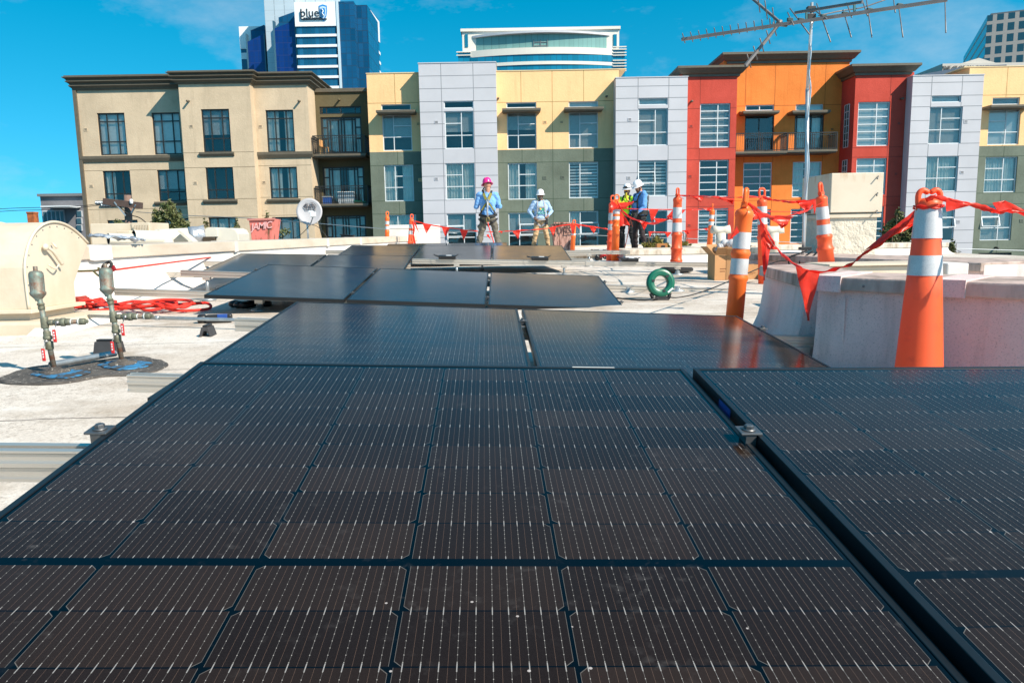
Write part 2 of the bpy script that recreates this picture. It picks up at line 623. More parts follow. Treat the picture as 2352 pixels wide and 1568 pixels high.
LP, LA, LB, Ld, Ln = parapet('parapet_wall', (-4.55, 4.5), (-2.2, 23.0), ZC - 0.055, ZC + 0.055,
    'long white felt parapet with a cream metal coping running back along the left side of the roof', ch=0.13, cw=0.42, flare=0.30, fh=0.42, seg=5)
def felt_patch(P, A, B, d, n, s_, w_, za, zb, cw=0.3, ch=0.14, drop=0.0, mp=None):
    p = A.lerp(B, s_)
    zt = za + (zb - za) * s_ + 0.012
    pb = MB(P.location)
    a = p + d * w_ / 2; b = p - d * w_ / 2
    cs = [(-cw, 0.014), (0.036, 0.006), (0.042, -ch - drop), (0.032, -ch - drop), (0.028, -0.004), (-cw, 0.004)]
    K = 6
    vs = []
    for i in range(K + 1):
        q = b.lerp(a, i / K)
        for x, z in cs:
            jg = 0.012 * noise.noise(Vector((q.x * 11, q.y * 11, z * 3))) if z < -0.05 else 0
            vs.append(q + n * x + Vector((0, 0, zt + z + jg)))
    n_ = len(cs)
    fs = [tuple(range(n_))[::-1], tuple(range(K * n_, (K + 1) * n_))]
    for i in range(K):
        fs += [(i * n_ + j, i * n_ + (j + 1) % n_, (i + 1) * n_ + (j + 1) % n_, (i + 1) * n_ + j) for j in range(n_)]
    pb.add(vs, fs)
    pb.build('felt_patch', mp or m_feltw, P)
for s_, w_ in ((0.165, 0.34), (0.315, 0.10), (0.50, 0.10), (0.60, 0.10), (0.80, 0.1)):
    felt_patch(LP, LA, LB, Ld, Ln, s_, w_, ZC - 0.055, ZC + 0.055)

NP, NA_, NB_, Nd, Nn = parapet('parapet_wall', (1.44, 3.48), (2.62, 1.95), ZC - 0.222, ZC - 0.222,
    'nearest grey felt parapet with pinkish coping, running off to the right behind the large traffic cone', ch=0.062, cw=0.27, flare=0.05, fh=0.42, mw=m_felt, mc=m_copbrown, seg=2, over=0.03)
felt_patch(NP, NA_, NB_, Nd, Nn, 0.035, 0.12, ZC - 0.222, ZC - 0.222, 0.25, 0.062, 0.004, m_felt)
felt_patch(NP, NA_, NB_, Nd, Nn, 0.30, 0.13, ZC - 0.222, ZC - 0.222, 0.25, 0.062, 0.004, m_felt)
for q_ in (0.07, 0.52, 0.80):                    # vertical lap seams in the felt
    p = NA_.lerp(NB_, q_) + Nn * 0.012
    MB(NP.location).beam(Vector((p.x, p.y, zr(p.x, p.y) + 0.12)), Vector((p.x, p.y, ZC - 0.30)), 0.012, 0.004, up=Nn).build('lap_seam', m_felt, NP)
p = NA_.lerp(NB_, 0.12) + Nn * 0.034
MB(NP.location).lathe([(0.006, 0), (0.004, 0.004)], Vector((p.x, p.y, ZC - 0.245)), Nn, 10).build('screw', m_joint, NP)
parapet('parapet_wall', (1.60, 4.70), (1.44, 3.62), ZC - 0.222, ZC - 0.222,
    'short grey felt parapet end behind the hanging pennant flag, its foot flaring out on the roof', ch=0.062, cw=0.27, flare=0.11, fh=0.46, mw=m_felt, mc=m_copbrown, over=0.03)
parapet('parapet_wall', (3.0, 9.5), (3.75, 5.9), ZC - 0.285, ZC - 0.285,
    'brown-stained low parapet in front of the big cream duct housing', ch=0.07, cw=0.6, flare=0.06, fh=0.2, mw=m_felt, mc=m_copbrown)
# cream curb between, lit by the sun
t = thing('roof_curb', (2.85, 5.6, zr(2.85, 5.6)), 'long cream metal curb lying across between the grey parapets, its right end a raised block', 'curb')
MB(t.location).box(2.38, 3.32, 5.55, 5.95, zr(2.4, 5.6) - 0.02, ZC - 0.265).build('curb_box', m_cream, t, bevel=0.01)
MB(t.location).box(3.20, 3.36, 5.46, 5.97, ZC - 0.34, ZC - 0.252).build('end_block', m_feltw, t, bevel=0.01)
MB(t.location).box(2.36, 3.19, 5.52, 5.98, ZC - 0.263, ZC - 0.248).build('curb_cap', m_cream, t, bevel=0.003)

def roof_curb(x0, x1, y0, y1, h, lab, dirty=True):
    z0 = zr(x0, y0)
    t = thing('roof_curb', ((x0 + x1) / 2, y0, z0), lab, 'curb')
    b = MB(t.location)
    fl = 0.14
    P = [(x0 - fl, y0 - fl), (x1 + fl, y0 - fl), (x1 + fl, y1 + fl), (x0 - fl, y1 + fl)]
    Q = [(x0, y0), (x1, y0), (x1, y1), (x0, y1)]
    vs = [(p[0], p[1], z0 - 0.02) for p in P] + [(p[0] * 0.35 + q[0] * 0.65, p[1] * 0.35 + q[1] * 0.65, z0 + h * 0.3) for p, q in zip(P, Q)] + [(q[0], q[1], z0 + h) for q in Q]
    fs = [(i + k * 4, (i + 1) % 4 + k * 4, (i + 1) % 4 + k * 4 + 4, i + k * 4 + 4) for i in range(4) for k in range(2)] + [(8, 9, 10, 11), (3, 2, 1, 0)]
    b.add(vs, fs)
    b.build('curb_base', m_feltw, t)
    c = MB(t.location).box(x0 - 0.04, x1 + 0.04, y0 - 0.04, y1 + 0.04, z0 + h - 0.07, z0 + h + 0.02)
    c.build('curb_cap', mat('curb_cap_stained', (0.66, 0.60, 0.50), 0.7, 0, 0.4, 3.0, 0.2, 40, c2=(0.28, 0.20, 0.13), p=(0.45, 0.72), stretch=(3, 3, 1)), t, bevel=0.01)
    return t
roof_curb(1.95, 4.2, 12.5, 14.0, 0.22, 'low stained curb on the roof between the worker in the blue hoodie and the cardboard boxes')

# rear roof edge
parapet('parapet_wall', (1.3, 24.2), (8.8, 24.6), ZC - 0.36, ZC - 0.36, 'low white parapet along the far edge of the roof below the red and orange fronts', ch=0.10, cw=0.3, flare=0.1, fh=0.1, side=1)

# ------------------------------------------------------------------ apartment fronts across the street
def z1(x, y): return (114.8 + x * .3175, 114.8 + y * .3175)
def z2(x, y): return (803.9 + x * .3176, 114.8 + y * .3176)
def z3(x, y): return (1493 + x * .3662, 86.1 + y * .3662)
def rectw(fn, r, Y):
    a = W(*fn(r[0], r[1]), Y); b = W(*fn(r[2], r[3]), Y)
    return (a.x, b.x, b.z, a.z)                 # x0,x1,z0,z1
def wallgrid(b, x0, x1, z0, z1, Y, holes, rev=0.14):
    """front wall facing -y with openings and reveals"""
    xs = sorted(set([x0, x1] + [h[0] for h in holes] + [h[1] for h in holes]))
    zs = sorted(set([z0, z1] + [h[2] for h in holes] + [h[3] for h in holes]))
    xs = [x for x in xs if x0 - 1e-6 <= x <= x1 + 1e-6]
    zs = [z for z in zs if z0 - 1e-6 <= z <= z1 + 1e-6]
    for i in range(len(xs) - 1):
        for j in range(len(zs) - 1):
            cx, cz = (xs[i] + xs[i + 1]) / 2, (zs[j] + zs[j + 1]) / 2
            if any(h[0] < cx < h[1] and h[2] < cz < h[3] for h in holes):
                continue
            b.add([(xs[i], Y, zs[j]), (xs[i + 1], Y, zs[j]), (xs[i + 1], Y, zs[j + 1]), (xs[i], Y, zs[j + 1])], [(0, 1, 2, 3)])
    for h in holes:
        a0, a1, c0, c1 = max(h[0], x0), min(h[1], x1), max(h[2], z0), min(h[3], z1)
        if a1 <= a0 or c1 <= c0: continue
        Yb = Y + rev
        if c1 == h[3]: b.add([(a0, Y, c1), (a1, Y, c1), (a1, Yb, c1), (a0, Yb, c1)], [(0, 1, 2, 3)])
        if c0 == h[2]: b.add([(a0, Y, c0), (a1, Y, c0), (a1, Yb, c0), (a0, Yb, c0)], [(3, 2, 1, 0)])
        b.add([(a0, Y, c0), (a0, Yb, c0), (a0, Yb, c1), (a0, Y, c1)], [(3, 2, 1, 0)])
        b.add([(a1, Y, c0), (a1, Yb, c0), (a1, Yb, c1), (a1, Y, c1)], [(0, 1, 2, 3)])
def sides(b, x0, x1, z0, z1, Y, depth):
    b.add([(x0, Y, z0), (x0, Y + depth, z0), (x0, Y + depth, z1), (x0, Y, z1)], [(3, 2, 1, 0)])
    b.add([(x1, Y, z0), (x1, Y + depth, z0), (x1, Y + depth, z1), (x1, Y, z1)], [(0, 1, 2, 3)])
    b.add([(x0, Y, z1), (x1, Y, z1), (x1, Y + depth, z1), (x0, Y + depth, z1)], [(0, 1, 2, 3)])
    b.add([(x0, Y + depth, z0), (x1, Y + depth, z0), (x1, Y + depth, z1), (x0, Y + depth, z1)], [(3, 2, 1, 0)])

def curtain_mesh(org, x0, x1, z0, z1, Y, gap=None, sag=0.0, seed=0, tie=False):
    b = MB(org)
    rnd = random.Random(seed)
    spans = [(x0, x1)] if gap is None else [(x0, x0 + (x1 - x0) * gap[0]), (x0 + (x1 - x0) * gap[1], x1)]
    b.smooth = True
    for si, (a, c) in enumerate(spans):
        n = max(6, int((c - a) / 0.035))
        ph = rnd.random() * 6
        rows = 7
        vs, fs = [], []
        for j in range(rows + 1):
            tz = j / rows
            for i in range(n + 1):
                tx = i / n
                x = a + (c - a) * tx
                if tie:
                    k = 1 - 0.75 * math.sin(min(1, (1 - tz) * 1.6) * math.pi / 2)
                    x = a + (x - a) * k if si == 0 else c - (c - x) * k
                vs.append((x, Y + 0.03 * math.sin(tx * (c - a) * 38 + ph + 0.6 * tz) + 0.015 * math.sin(tx * 23 + tz * 3), z0 + (z1 - z0) * tz))
        for j in range(rows):
            for i in range(n):
                q = j * (n + 1) + i
                fs.append((q, q + 1, q + n + 2, q + n + 1))
        b.add(vs, fs)
    return b

WSEED = [0]
def window(par, hole, Y, vx, hz, mfr, mode='blind', fw=0.06, open_pane=None, inset=0.10):
    """hole = x0,x1,z0,z1 (world); vx / hz: mullion positions: list of (frac, f0, f1)"""
    x0, x1, z0, z1 = hole
    WSEED[0] += 1
    rnd = random.Random(WSEED[0])
    w, h = x1 - x0, z1 - z0
    Yf = Y + inset
    org = Vector(((x0 + x1) / 2, Yf, z0))
    off = org
    b = MB(off)
    b.box(x0 + .004, x0 + fw, Yf - 0.03, Yf + 0.035, z0 + .004, z1 - .004); b.box(x1 - fw, x1 - .004, Yf - 0.03, Yf + 0.035, z0 + .004, z1 - .004)
    b.box(x0 + fw, x1 - fw, Yf - 0.028, Yf + 0.033, z0 + .004, z0 + fw); b.box(x0 + fw, x1 - fw, Yf - 0.028, Yf + 0.033, z1 - fw, z1 - .004)
    hw = fw * 0.42
    for f, a, c in vx:
        x = x0 + w * f
        b.box(x - hw, x + hw, Yf - 0.024, Yf + 0.029, z0 + h * a + (fw if a == 0 else 0), z0 + h * c - (fw if c == 1 else 0))
    for f, a, c in hz:
        z = z0 + h * f
        b.box(x0 + w * a + (fw if a == 0 else 0), x0 + w * c - (fw if c == 1 else 0), Yf - 0.020, Yf + 0.025, z - hw, z + hw)
    fo = b.build('window', mfr, par, loc=org - par.location)
    gl = MB(off).add([(x0 + 0.01, Yf, z0 + 0.01), (x1 - 0.01, Yf, z0 + 0.01), (x1 - 0.01, Yf, z1 - 0.01), (x0 + 0.01, Yf, z1 - 0.01)], [(0, 1, 2, 3)]).build('glass', m_glass, fo)
    # the room behind
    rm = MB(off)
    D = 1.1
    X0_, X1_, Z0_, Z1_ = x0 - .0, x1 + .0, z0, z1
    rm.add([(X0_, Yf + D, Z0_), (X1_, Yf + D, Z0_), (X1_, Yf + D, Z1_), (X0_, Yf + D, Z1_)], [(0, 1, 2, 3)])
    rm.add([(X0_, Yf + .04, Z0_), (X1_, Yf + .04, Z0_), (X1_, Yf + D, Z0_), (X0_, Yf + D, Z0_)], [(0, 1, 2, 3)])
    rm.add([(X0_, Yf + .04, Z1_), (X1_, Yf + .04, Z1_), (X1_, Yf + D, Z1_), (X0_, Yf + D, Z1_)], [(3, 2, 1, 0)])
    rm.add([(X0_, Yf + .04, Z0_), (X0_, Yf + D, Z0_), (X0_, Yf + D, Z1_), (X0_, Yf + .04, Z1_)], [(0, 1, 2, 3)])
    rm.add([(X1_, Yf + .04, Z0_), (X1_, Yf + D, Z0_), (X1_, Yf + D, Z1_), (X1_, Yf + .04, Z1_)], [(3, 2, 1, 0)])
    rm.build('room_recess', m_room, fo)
    Yc = Yf + 0.14
    if mode == 'blind' or mode == 'blindhalf' or mode == 'shade':
        bl = MB(off)
        zb = z0 + 0.02 if mode == 'blind' else z0 + h * (0.35 + 0.2 * rnd.random())
        if mode == 'shade':
            zb = z0 + 0.03
            bl.box(x0 + 0.03, x1 - 0.03, Yc, Yc + 0.01, zb, z1 - 0.02)
        else:
            n = int((z1 - zb) / 0.05)
            for i in range(n):
                z = zb + (z1 - zb) * (i + 0.5) / n
                bl.obox(((x0 + x1) / 2, Yc, z), ((w / 2 - 0.03), 0, 0), (0, 0.012, 0.016), (0, 0.0015, -0.001))
        bl.build('blind', m_blind, fo)
    elif mode.startswith('curt'):
        gap = {'curt': None, 'curtgap': (0.42, 0.62), 'curttie': (0.5, 0.5), 'curtl': (0.38, 0.97)}[mode]
        curtain_mesh(off, x0 + 0.03, x1 - 0.03, z0 + 0.02, z1 - 0.02, Yc + 0.03, gap, seed=WSEED[0], tie=(mode == 'curttie')).build('curtain', m_curt, fo)
    elif mode == 'stripe':
        bl = MB(off)
        n = max(3, int(h / 0.17))
        for i in range(n):
            z = z0 + h * (i + 0.5) / n
            bl.box(x0 + 0.03, x1 - 0.03, Yc, Yc + 0.006, z - h / n * 0.28, z + h / n * 0.28)
        bl.build('blind', m_blind, fo)
    if open_pane:
        a, c, d, e = open_pane                  # fractions: x0,x1,z0,z1 : top-hung sash tilted out
        X0p, X1p, Z0p, Z1p = x0 + w * a, x0 + w * c, z0 + h * d, z0 + h * e
        s_ = MB(off)
        tilt = 0.28
        def pt(x, z): return Vector((x, Yf - 0.05 - (Z1p - z) * math.sin(tilt), Z1p - (Z1p - z) * math.cos(tilt)))
        for (xa, za, xb, zb2) in ((X0p, Z0p, X1p, Z0p), (X0p, Z1p, X1p, Z1p)):
            s_.beam(pt(xa, za), pt(xb, zb2), 0.05, 0.05)
        for xx in (X0p, X1p):
            s_.beam(pt(xx, Z0p), pt(xx, Z1p), 0.052, 0.052)
        so = s_.build('open_sash', m_wframe, fo)
    return fo

# mullion layouts
L_WHITE = ([(0.38, 0, 1)], [(0.385, 0, 1), (0.69, 0.38, 1)])
L_WHITE_R = ([(0.58, 0.0, 1)], [(0.36, 0, 1), (0.68, 0, 0.58)])
L_BLACK_T = ([(0.32, 0, 1), (0.72, 0, 1)], [(0.32, 0, 1), (0.80, 0, 1)])
L_BLACK = ([(0.32, 0, 1), (0.72, 0, 1)], [(0.30, 0, 1)])
L_GRID = ([(0.6, 0, 1)], [(i / 6, 0, 1) for i in range(1, 6)])
L_GRID5 = ([(0.6, 0, 1)], [(i / 5, 0, 1) for i in range(1, 5)])
L_TR = ([], [])

def shelf_canopy(par, fn, r, Y, m=None):
    x0, x1, zb, zt = rectw(fn, r, Y - 0.8)
    zt2 = zt; th = 0.13
    b = MB(par.location)
    b.box(x0, x1, Y - 0.85, Y - 0.002, zt2 - th, zt2)
    b.box(x0 + 0.04, x1 - 0.04, Y - 0.82, Y - 0.002, zt2 - th - 0.05, zt2 - th - 0.001)
    b.build('window_canopy', m_trim, par, bevel=0.01)

def balcony(par, fn, r, Y, out=1.0, splay=0.0):
    """r: left, rail top, right, floor bottom"""
    x0, x1, zb, zt = rectw(fn, r, Y - out)
    root = MB(par.location)
    root.box(x0, x1, Y - out, Y - 0.002, zb, zb + 0.13)
    root.box(x0 + 0.05, x1 - 0.05, Y - out + 0.05, Y - 0.002, zb - 0.06, zb - 0.001)
    fl = root.build('balcony', m_trim, par, bevel=0.01)
    b = MB(par.location)
    Yf = Y - out + 0.04
    xl, xr_ = x0 + 0.03, x1 - 0.03
    for z, t in ((zt, 0.05), (zt - 0.14, 0.025), (zb + 0.21, 0.03)):
        b.box(xl, xr_, Yf - t / 2, Yf + t / 2, z - t, z)
        for xx in (xl, xr_):
            b.box(xx - t / 2, xx + t / 2, Yf + t / 2, Y - 0.01, z - t, z)
    n = int((xr_ - xl) / 0.115)
    for i in range(n + 1):
        xx = xl + (xr_ - xl) * i / n
        wd_ = 0.022 if i in (0, n, n // 2, n // 2 + 1) else 0.009
        b.box(xx - wd_, xx + wd_, Yf - wd_, Yf + wd_, zb + 0.13, zt - 0.06)
    for xx in (xl, xr_):
        k = int(out / 0.115)
        for i in range(1, k):
            yy = Yf + (Y - Yf) * i / k
            b.box(xx - 0.009, xx + 0.009, yy - 0.009, yy + 0.009, zb + 0.13, zt - 0.06)
    b.build('balcony_railing', m_dark, fl)
    return x0, x1, zb + 0.13

def cornice(par, pts, z0, z1, m=m_trim, outs=(0.10, 0.28, 0.34, 0.5), cap=True, prof=None):
    """pts: plan polyline (left to right, seen from the street), profile grows outward with height"""
    P = [Vector((p[0], p[1], 0)) for p in pts]
    h = z1 - z0
    prof = prof or [(0.0, 0.0), (0.12, 0.0), (0.14, 0.10), (0.26, 0.30), (0.20, 0.32), (0.22, 0.40), (0.36, 0.58), (0.30, 0.60), (0.33, 0.70), (0.46, 0.86), (0.46, 1.0), (0.0, 1.0)]
    n = len(P)
    b = MB(par.location)
    rings = []
    for i, p in enumerate(P):
        if i == 0: nn = (P[1] - P[0]).normalized(); nrm = Vector((nn.y, -nn.x, 0)); k = 1
        elif i == n - 1: nn = (P[-1] - P[-2]).normalized(); nrm = Vector((nn.y, -nn.x, 0)); k = 1
        else:
            a = (P[i] - P[i - 1]).normalized(); c = (P[i + 1] - P[i]).normalized()
            na, nc = Vector((a.y, -a.x, 0)), Vector((c.y, -c.x, 0))
            nrm = (na + nc).normalized(); k = 1 / max(nrm.dot(na), 0.3)
        rings.append([p + nrm * (o_ * k) + Vector((0, 0, z0 + h * t_)) for o_, t_ in prof])
    m_ = len(prof)
    vs = [v for r_ in rings for v in r_]
    fs = []
    for i in range(n - 1):
        for j in range(m_ - 1):
            fs.append((i * m_ + j, (i + 1) * m_ + j, (i + 1) * m_ + j + 1, i * m_ + j + 1))
    fs.append(tuple(range(m_)))
    fs.append(tuple((n - 1) * m_ + j for j in range(m_))[::-1])
    b.add(vs, fs)
    # light metal cap on top
    return b.build('cornice', m, par)

def joints(b, xs, zs, x0, x1, z0, z1, Y, holes, w=0.012):
    """thin recessed-looking joint lines, 3 mm proud, that stop at the windows"""
    for x in xs:
        segs = [(z0, z1)]
        for h in holes:
            if h[0] - 0.03 < x < h[1] + 0.03:
                ns = []
                for a, c in segs:
                    if h[3] < a or h[2] > c: ns.append((a, c)); continue
                    if a < h[2]: ns.append((a, h[2]))
                    if c > h[3]: ns.append((h[3], c))
                segs = ns
        for a, c in segs:
            if c - a > 0.02: b.box(x - w, x + w, Y - 0.003, Y + 0.001, a, c)
    for z in zs:
        segs = [(x0, x1)]
        for h in holes:
            if h[2] - 0.01 < z < h[3] + 0.01:
                ns = []
                for a, c in segs:
                    if h[1] < a or h[0] > c: ns.append((a, c)); continue
                    if a < h[0]: ns.append((a, h[0]))
                    if c > h[1]: ns.append((h[1], c))
                segs = ns
        for a, c in segs:
            if c - a > 0.02: b.box(a, c, Y - 0.0028, Y + 0.001, z - w, z + w)

def vents(par, fn, pts, Y, m):
    for x, y in pts:
        p = W(*fn(x, y), Y)
        b = MB(par.location)
        b.box(p.x - 0.11, p.x + 0.11, Y - 0.02, Y - 0.001, p.z - 0.09, p.z + 0.09)
        b.cur = 1
        b.box(p.x - 0.075, p.x + 0.075, Y - 0.024, Y - 0.0195, p.z + 0.02, p.z + 0.05)
        b.box(p.x - 0.075, p.x + 0.075, Y - 0.024, Y - 0.0195, p.z - 0.045, p.z - 0.015)
        b.build('wall_vent', [m, m_dark], par)
def spout(par, fn, pts, Y, m):
    for x, y in pts:
        p = W(*fn(x, y), Y)
        b = MB(par.location).tube([p, p + Vector((0, -0.28, -0.03))], 0.06, 10)
        b.build('drain_spout', m, par)
# ================= beige block on the left =================
BE = thing('apartment_building', (-20, 45, 0), 'four-storey beige stucco apartment block with dark cornices and black-framed windows', 'building')
def segment(par, name, m, x0, x1, z0, z1, Y, depth, holes, jm=None, jx=(), jz=()):
    b = MB(par.location)
    wallgrid(b, x0, x1, z0, z1, Y, holes)
    sides(b, x0, x1, z0, z1, Y, depth)
    b.cur = 1
    joints(b, jx, jz, x0, x1, z0, z1, Y, holes, 0.012 if jm is None else 0.016)
    return b.build(name, [m, jm or m_jst], par)
m_jst = mat('stucco_joint', (0.16, 0.12, 0.07), 0.9)
YL, YM, YT, YO = 45.2, 44.1, 44.75, 46.4
def hz(fn, y, Y, x=1000): return W(*fn(x, y), Y).z
def xw(fn, x, y, Y): return W(*fn(x, y), Y).x
hl = [rectw(z1, r, YL) for r in ((338, 458, 563, 760), (733, 455, 958, 755), (378, 875, 597, 1110), (772, 868, 990, 1093), (412, 1232, 655, 1490), (802, 1222, 1030, 1480))]
hm = [rectw(z1, r, YM) for r in ((1090, 430, 1315, 738), (1122, 850, 1338, 1080), (1145, 1213, 1360, 1450))]
ht = [rectw(z1, r, YT) for r in ((1557, 436, 1775, 738), (1583, 848, 1797, 1073), (1606, 1210, 1818, 1440))]
ho = [rectw(z1, r, YO) for r in ((1948, 412, 2252, 462), (1955, 488, 2262, 752), (1970, 848, 2280, 1112), (1990, 1200, 2295, 1460))]
xL0 = xw(z1, 235, 735, YL); xM0 = xw(z1, 965, 735, YM); xM1 = xw(z1, 1475, 735, YM); xT1 = xw(z1, 1885, 735, YT); xO1 = xw(z2, 145, 735, YO) + 0.3
zL = W(*z1(540, 215), YL).z; zMt = W(*z1(1180, 180), YM).z; zTt = W(*z1(1650, 190), YT).z; zO = W(*z1(2080, 300), YO).z
zb = lambda y, Y: W(*z1(1200, y), Y).z
segment(BE, 'left_wall', m_beige, xL0, xM0 + 0.2, 0, zL, YL, 9, hl, jx=(), jz=(W(*z1(600, 870), YL).z, W(*z1(600, 1150), YL).z))
segment(BE, 'bay_wall', m_beige, xM0, xM1, 0, zMt, YM, 9, hm, jz=(zb(742, YM), zb(850, YM), zb(1080, YM), zb(1210, YM)))
segment(BE, 'bay_wall', m_beige, xM1 - 0.1, xT1, 0, zTt, YT, 9, ht, jz=(zb(845, YT), zb(1073, YT), zb(1205, YT)))
segment(BE, 'recess_wall', m_olive, xT1 - 0.2, xO1, 0, zO, YO, 8, ho)
b = MB(BE.location).box(xL0 - 0.20, xL0 + 0.0, YL - 0.12, YL + 6, 0, zL - 0.3)
b.build('corner_pilaster', m_trim, BE)
LAYS = [(L_BLACK_T, 'shade'), (L_BLACK_T, 'shade'), (L_BLACK, 'curtl'), (L_BLACK, 'blindhalf'), (L_BLACK, 'none'), (L_BLACK, 'shade')]
for h, (lay, md) in zip(hl, LAYS): window(BE, h, YL, lay[0], lay[1], m_dark, md, 0.075)
for h, (lay, md) in zip(hm, [(L_BLACK_T, 'blindhalf'), (L_BLACK, 'none'), (L_BLACK, 'curt')]): window(BE, h, YM, lay[0], lay[1], m_dark, md, 0.075)
for h, (lay, md) in zip(ht, [(L_BLACK_T, 'curtgap'), (L_BLACK, 'curtgap'), (L_BLACK, 'blind')]): window(BE, h, YT, lay[0], lay[1], m_dark, md, 0.075)
# door sets in the olive recess
L_DOOR = ([(0.155, 0, 1), (0.5, 0, 1), (0.845, 0, 1), (0.23, 0, 1), (0.43, 0, 1), (0.57, 0, 1), (0.77, 0, 1)], [(0.06, 0.155, 0.845), (0.93, 0.155, 0.845), (0.72, 0, 0.155), (0.72, 0.845, 1), (0.42, 0, 0.155), (0.42, 0.845, 1)])
window(BE, ho[0], YO, [(0.16, 0, 1), (0.5, 0, 1), (0.85, 0, 1)], [], m_dark, 'none', 0.07)
for h, md in zip(ho[1:], ('curt', 'curtgap', 'blindhalf')): window(BE, h, YO, L_DOOR[0], L_DOOR[1], m_dark, md, 0.09)
# cornices
pf = [(0.0, 0.0), (0.10, 0.0), (0.13, 0.10), (0.26, 0.26), (0.26, 0.32), (0.20, 0.34), (0.24, 0.44), (0.37, 0.56), (0.37, 0.62), (0.31, 0.64), (0.35, 0.74), (0.48, 0.84), (0.48, 0.90), (0.40, 0.92), (0.40, 1.0), (0.0, 1.0)]
zc0 = W(*z1(540, 288), YL).z; zc1 = W(*z1(540, 190), YL).z
cornice(BE, [(xL0 - 0.06, YL + 5), (xL0 - 0.06, YL - 0.02), (xM0 + 0.1, YL - 0.02)], zc0, zc1, prof=pf)
zc0 = W(*z1(1180, 245), YM).z; zc1 = W(*z1(1180, 158), YM).z
cornice(BE, [(xM0, YM + 4), (xM0, YM), (xM1, YM), (xM1 + 0.002, YT), (xT1, YT), (xT1, YT + 5)], zc0, zc1, prof=pf)
zo0 = W(*z1(2080, 318), YO).z
MB(BE.location).box(xT1 + 0.02, xO1 - 0.32, YO - 0.12, YO + 0.4, zo0 + 0.08, zo0 + 0.30).build('parapet_cap', m_trim, BE, bevel=0.02)
# belt courses and sills
def band(par, fn, r, Y, out=0.14, m=m_trim, nm='sill_band'):
    a, c, zb_, zt_ = rectw(fn, r, Y)
    b = MB(par.location)
    b.prism([(a, Y, zb_), (a, Y, zt_), (a, Y - out, zt_), (a, Y - out, zt_ - (zt_ - zb_) * 0.45), (a, Y - out * 0.45, zb_)], (c - a, 0, 0))
    return b.build(nm, m, par)
band(BE, z1, (222, 772, 972, 803), YL)
band(BE, z1, (1084, 742, 1335, 768), YM); band(BE, z1, (1112, 1086, 1360, 1110), YM)
band(BE, z1, (1488, 742, 1905, 778), YT); band(BE, z1, (1572, 1080, 1815, 1104), YT)
band(BE, z1, (760, 1100, 995, 1122), YL); band(BE, z1, (372, 1112, 610, 1133), YL)
vents(BE, z1, [(259, 577), (300, 985)], YL, m_beige)
vents(BE, z1, [(1022, 553), (1052, 963)], YM, m_beige)
vents(BE, z1, [(1523, 555), (1549, 959)], YT, m_beige)
spout(BE, z1, [(1005, 372)], YM, m_trim); spout(BE, z1, [(1807, 372)], YT, m_trim); spout(BE, z1, [(2095, 362)], YO, m_olive)
bal1 = balcony(BE, z1, (1893, 620, 2285, 764), YO, 1.5)
bal2 = balcony(BE, z1, (1913, 985, 2303, 1124), YO, 1.5)
# balcony clutter
def chair_simple(loc, m, lab, rz=0, s=1.0):
    t = thing('balcony_chair', loc, lab, 'chair', rz=rz)
    b = MB().box(-.2, .2, -.2, .2, .43, .46); b.build('seat', m, t, bevel=0.01)
    MB().box(-.2, .2, .18, .21, .5, .88).build('backrest', m, t, bevel=0.01)
    for sx in (-1, 1):
        for sy in (-1, 1):
            MB().box(sx * .18 - .015, sx * .18 + .015, sy * .18 - .015, sy * .18 + .015, 0, .43 if sy < 0 else .88).build('leg', m, t)
    return t
chair_simple((bal1[0] + 0.55, YO - 0.9, bal1[2]), mat('chair_wood', (0.55, 0.30, 0.12), 0.6), 'small wooden chair on the upper balcony of the beige block', 'rz' and 1.3)
t = thing('storage_tub', (bal2[0] + 0.6, YO - 0.95, bal2[2]), 'blue storage tub at the left end of the cluttered lower balcony', 'tub')
MB(t.location).obox((bal2[0] + 0.6, YO - 0.95, bal2[2] + 0.2), (0.24, 0, 0), (0, 0.2, 0), (0, 0, 0.2)).build('tub_body', mat('tub_blue', (0.03, 0.10, 0.35), 0.5), t, bevel=0.02)
MB(t.location).obox((bal2[0] + 0.6, YO - 0.95, bal2[2] + 0.43), (0.27, 0, 0), (0, 0.23, 0), (0, 0, 0.03)).build('lid', mat('lid_grey', (0.4, 0.42, 0.45), 0.5), t, bevel=0.01)
t = thing('white_board', (bal2[0] + 1.7, YO - 1.0, bal2[2]), 'white panel leaning on the cluttered lower balcony railing', 'panel')
MB(t.location).obox((bal2[0] + 1.75, YO - 1.0, bal2[2] + 0.36), (0.5, 0, 0), (0, 0.06, 0.02), (0, -0.12, 0.34)).build('board', m_wframe, t, bevel=0.01)
for sx in (-0.4, 0.4):
    MB(t.location).obox((bal2[0] + 1.75 + sx, YO - 1.04, bal2[2] + 0.02), (0.04, 0, 0), (0, 0.1, 0), (0, 0, 0.02)).build('foot', m_wframe, t)
b = MB((bal2[0] + 2.5, YO - 0.95, bal2[2]))
for k in range(16):
    a = random.random() * 6.28; r_ = random.random() * 0.33
    b.ell((bal2[0] + 2.5 + r_ * math.cos(a) * 1.2, YO - 0.95 + r_ * math.sin(a) * .7, bal2[2] + 0.06 + random.random() * 0.10), (0.14, 0.11, 0.06), 8, 5)
tag(b.build('green_tarp', mat('tarp_green', (0.02, 0.32, 0.12), 0.5)), 'crumpled bright green tarp on the lower balcony of the beige block', 'tarp')
chair_simple((bal2[0] + 3.4, YO - 0.9, bal2[2]), m_dark, 'dark metal chair at the right end of the cluttered lower balcony', rz=2.6)

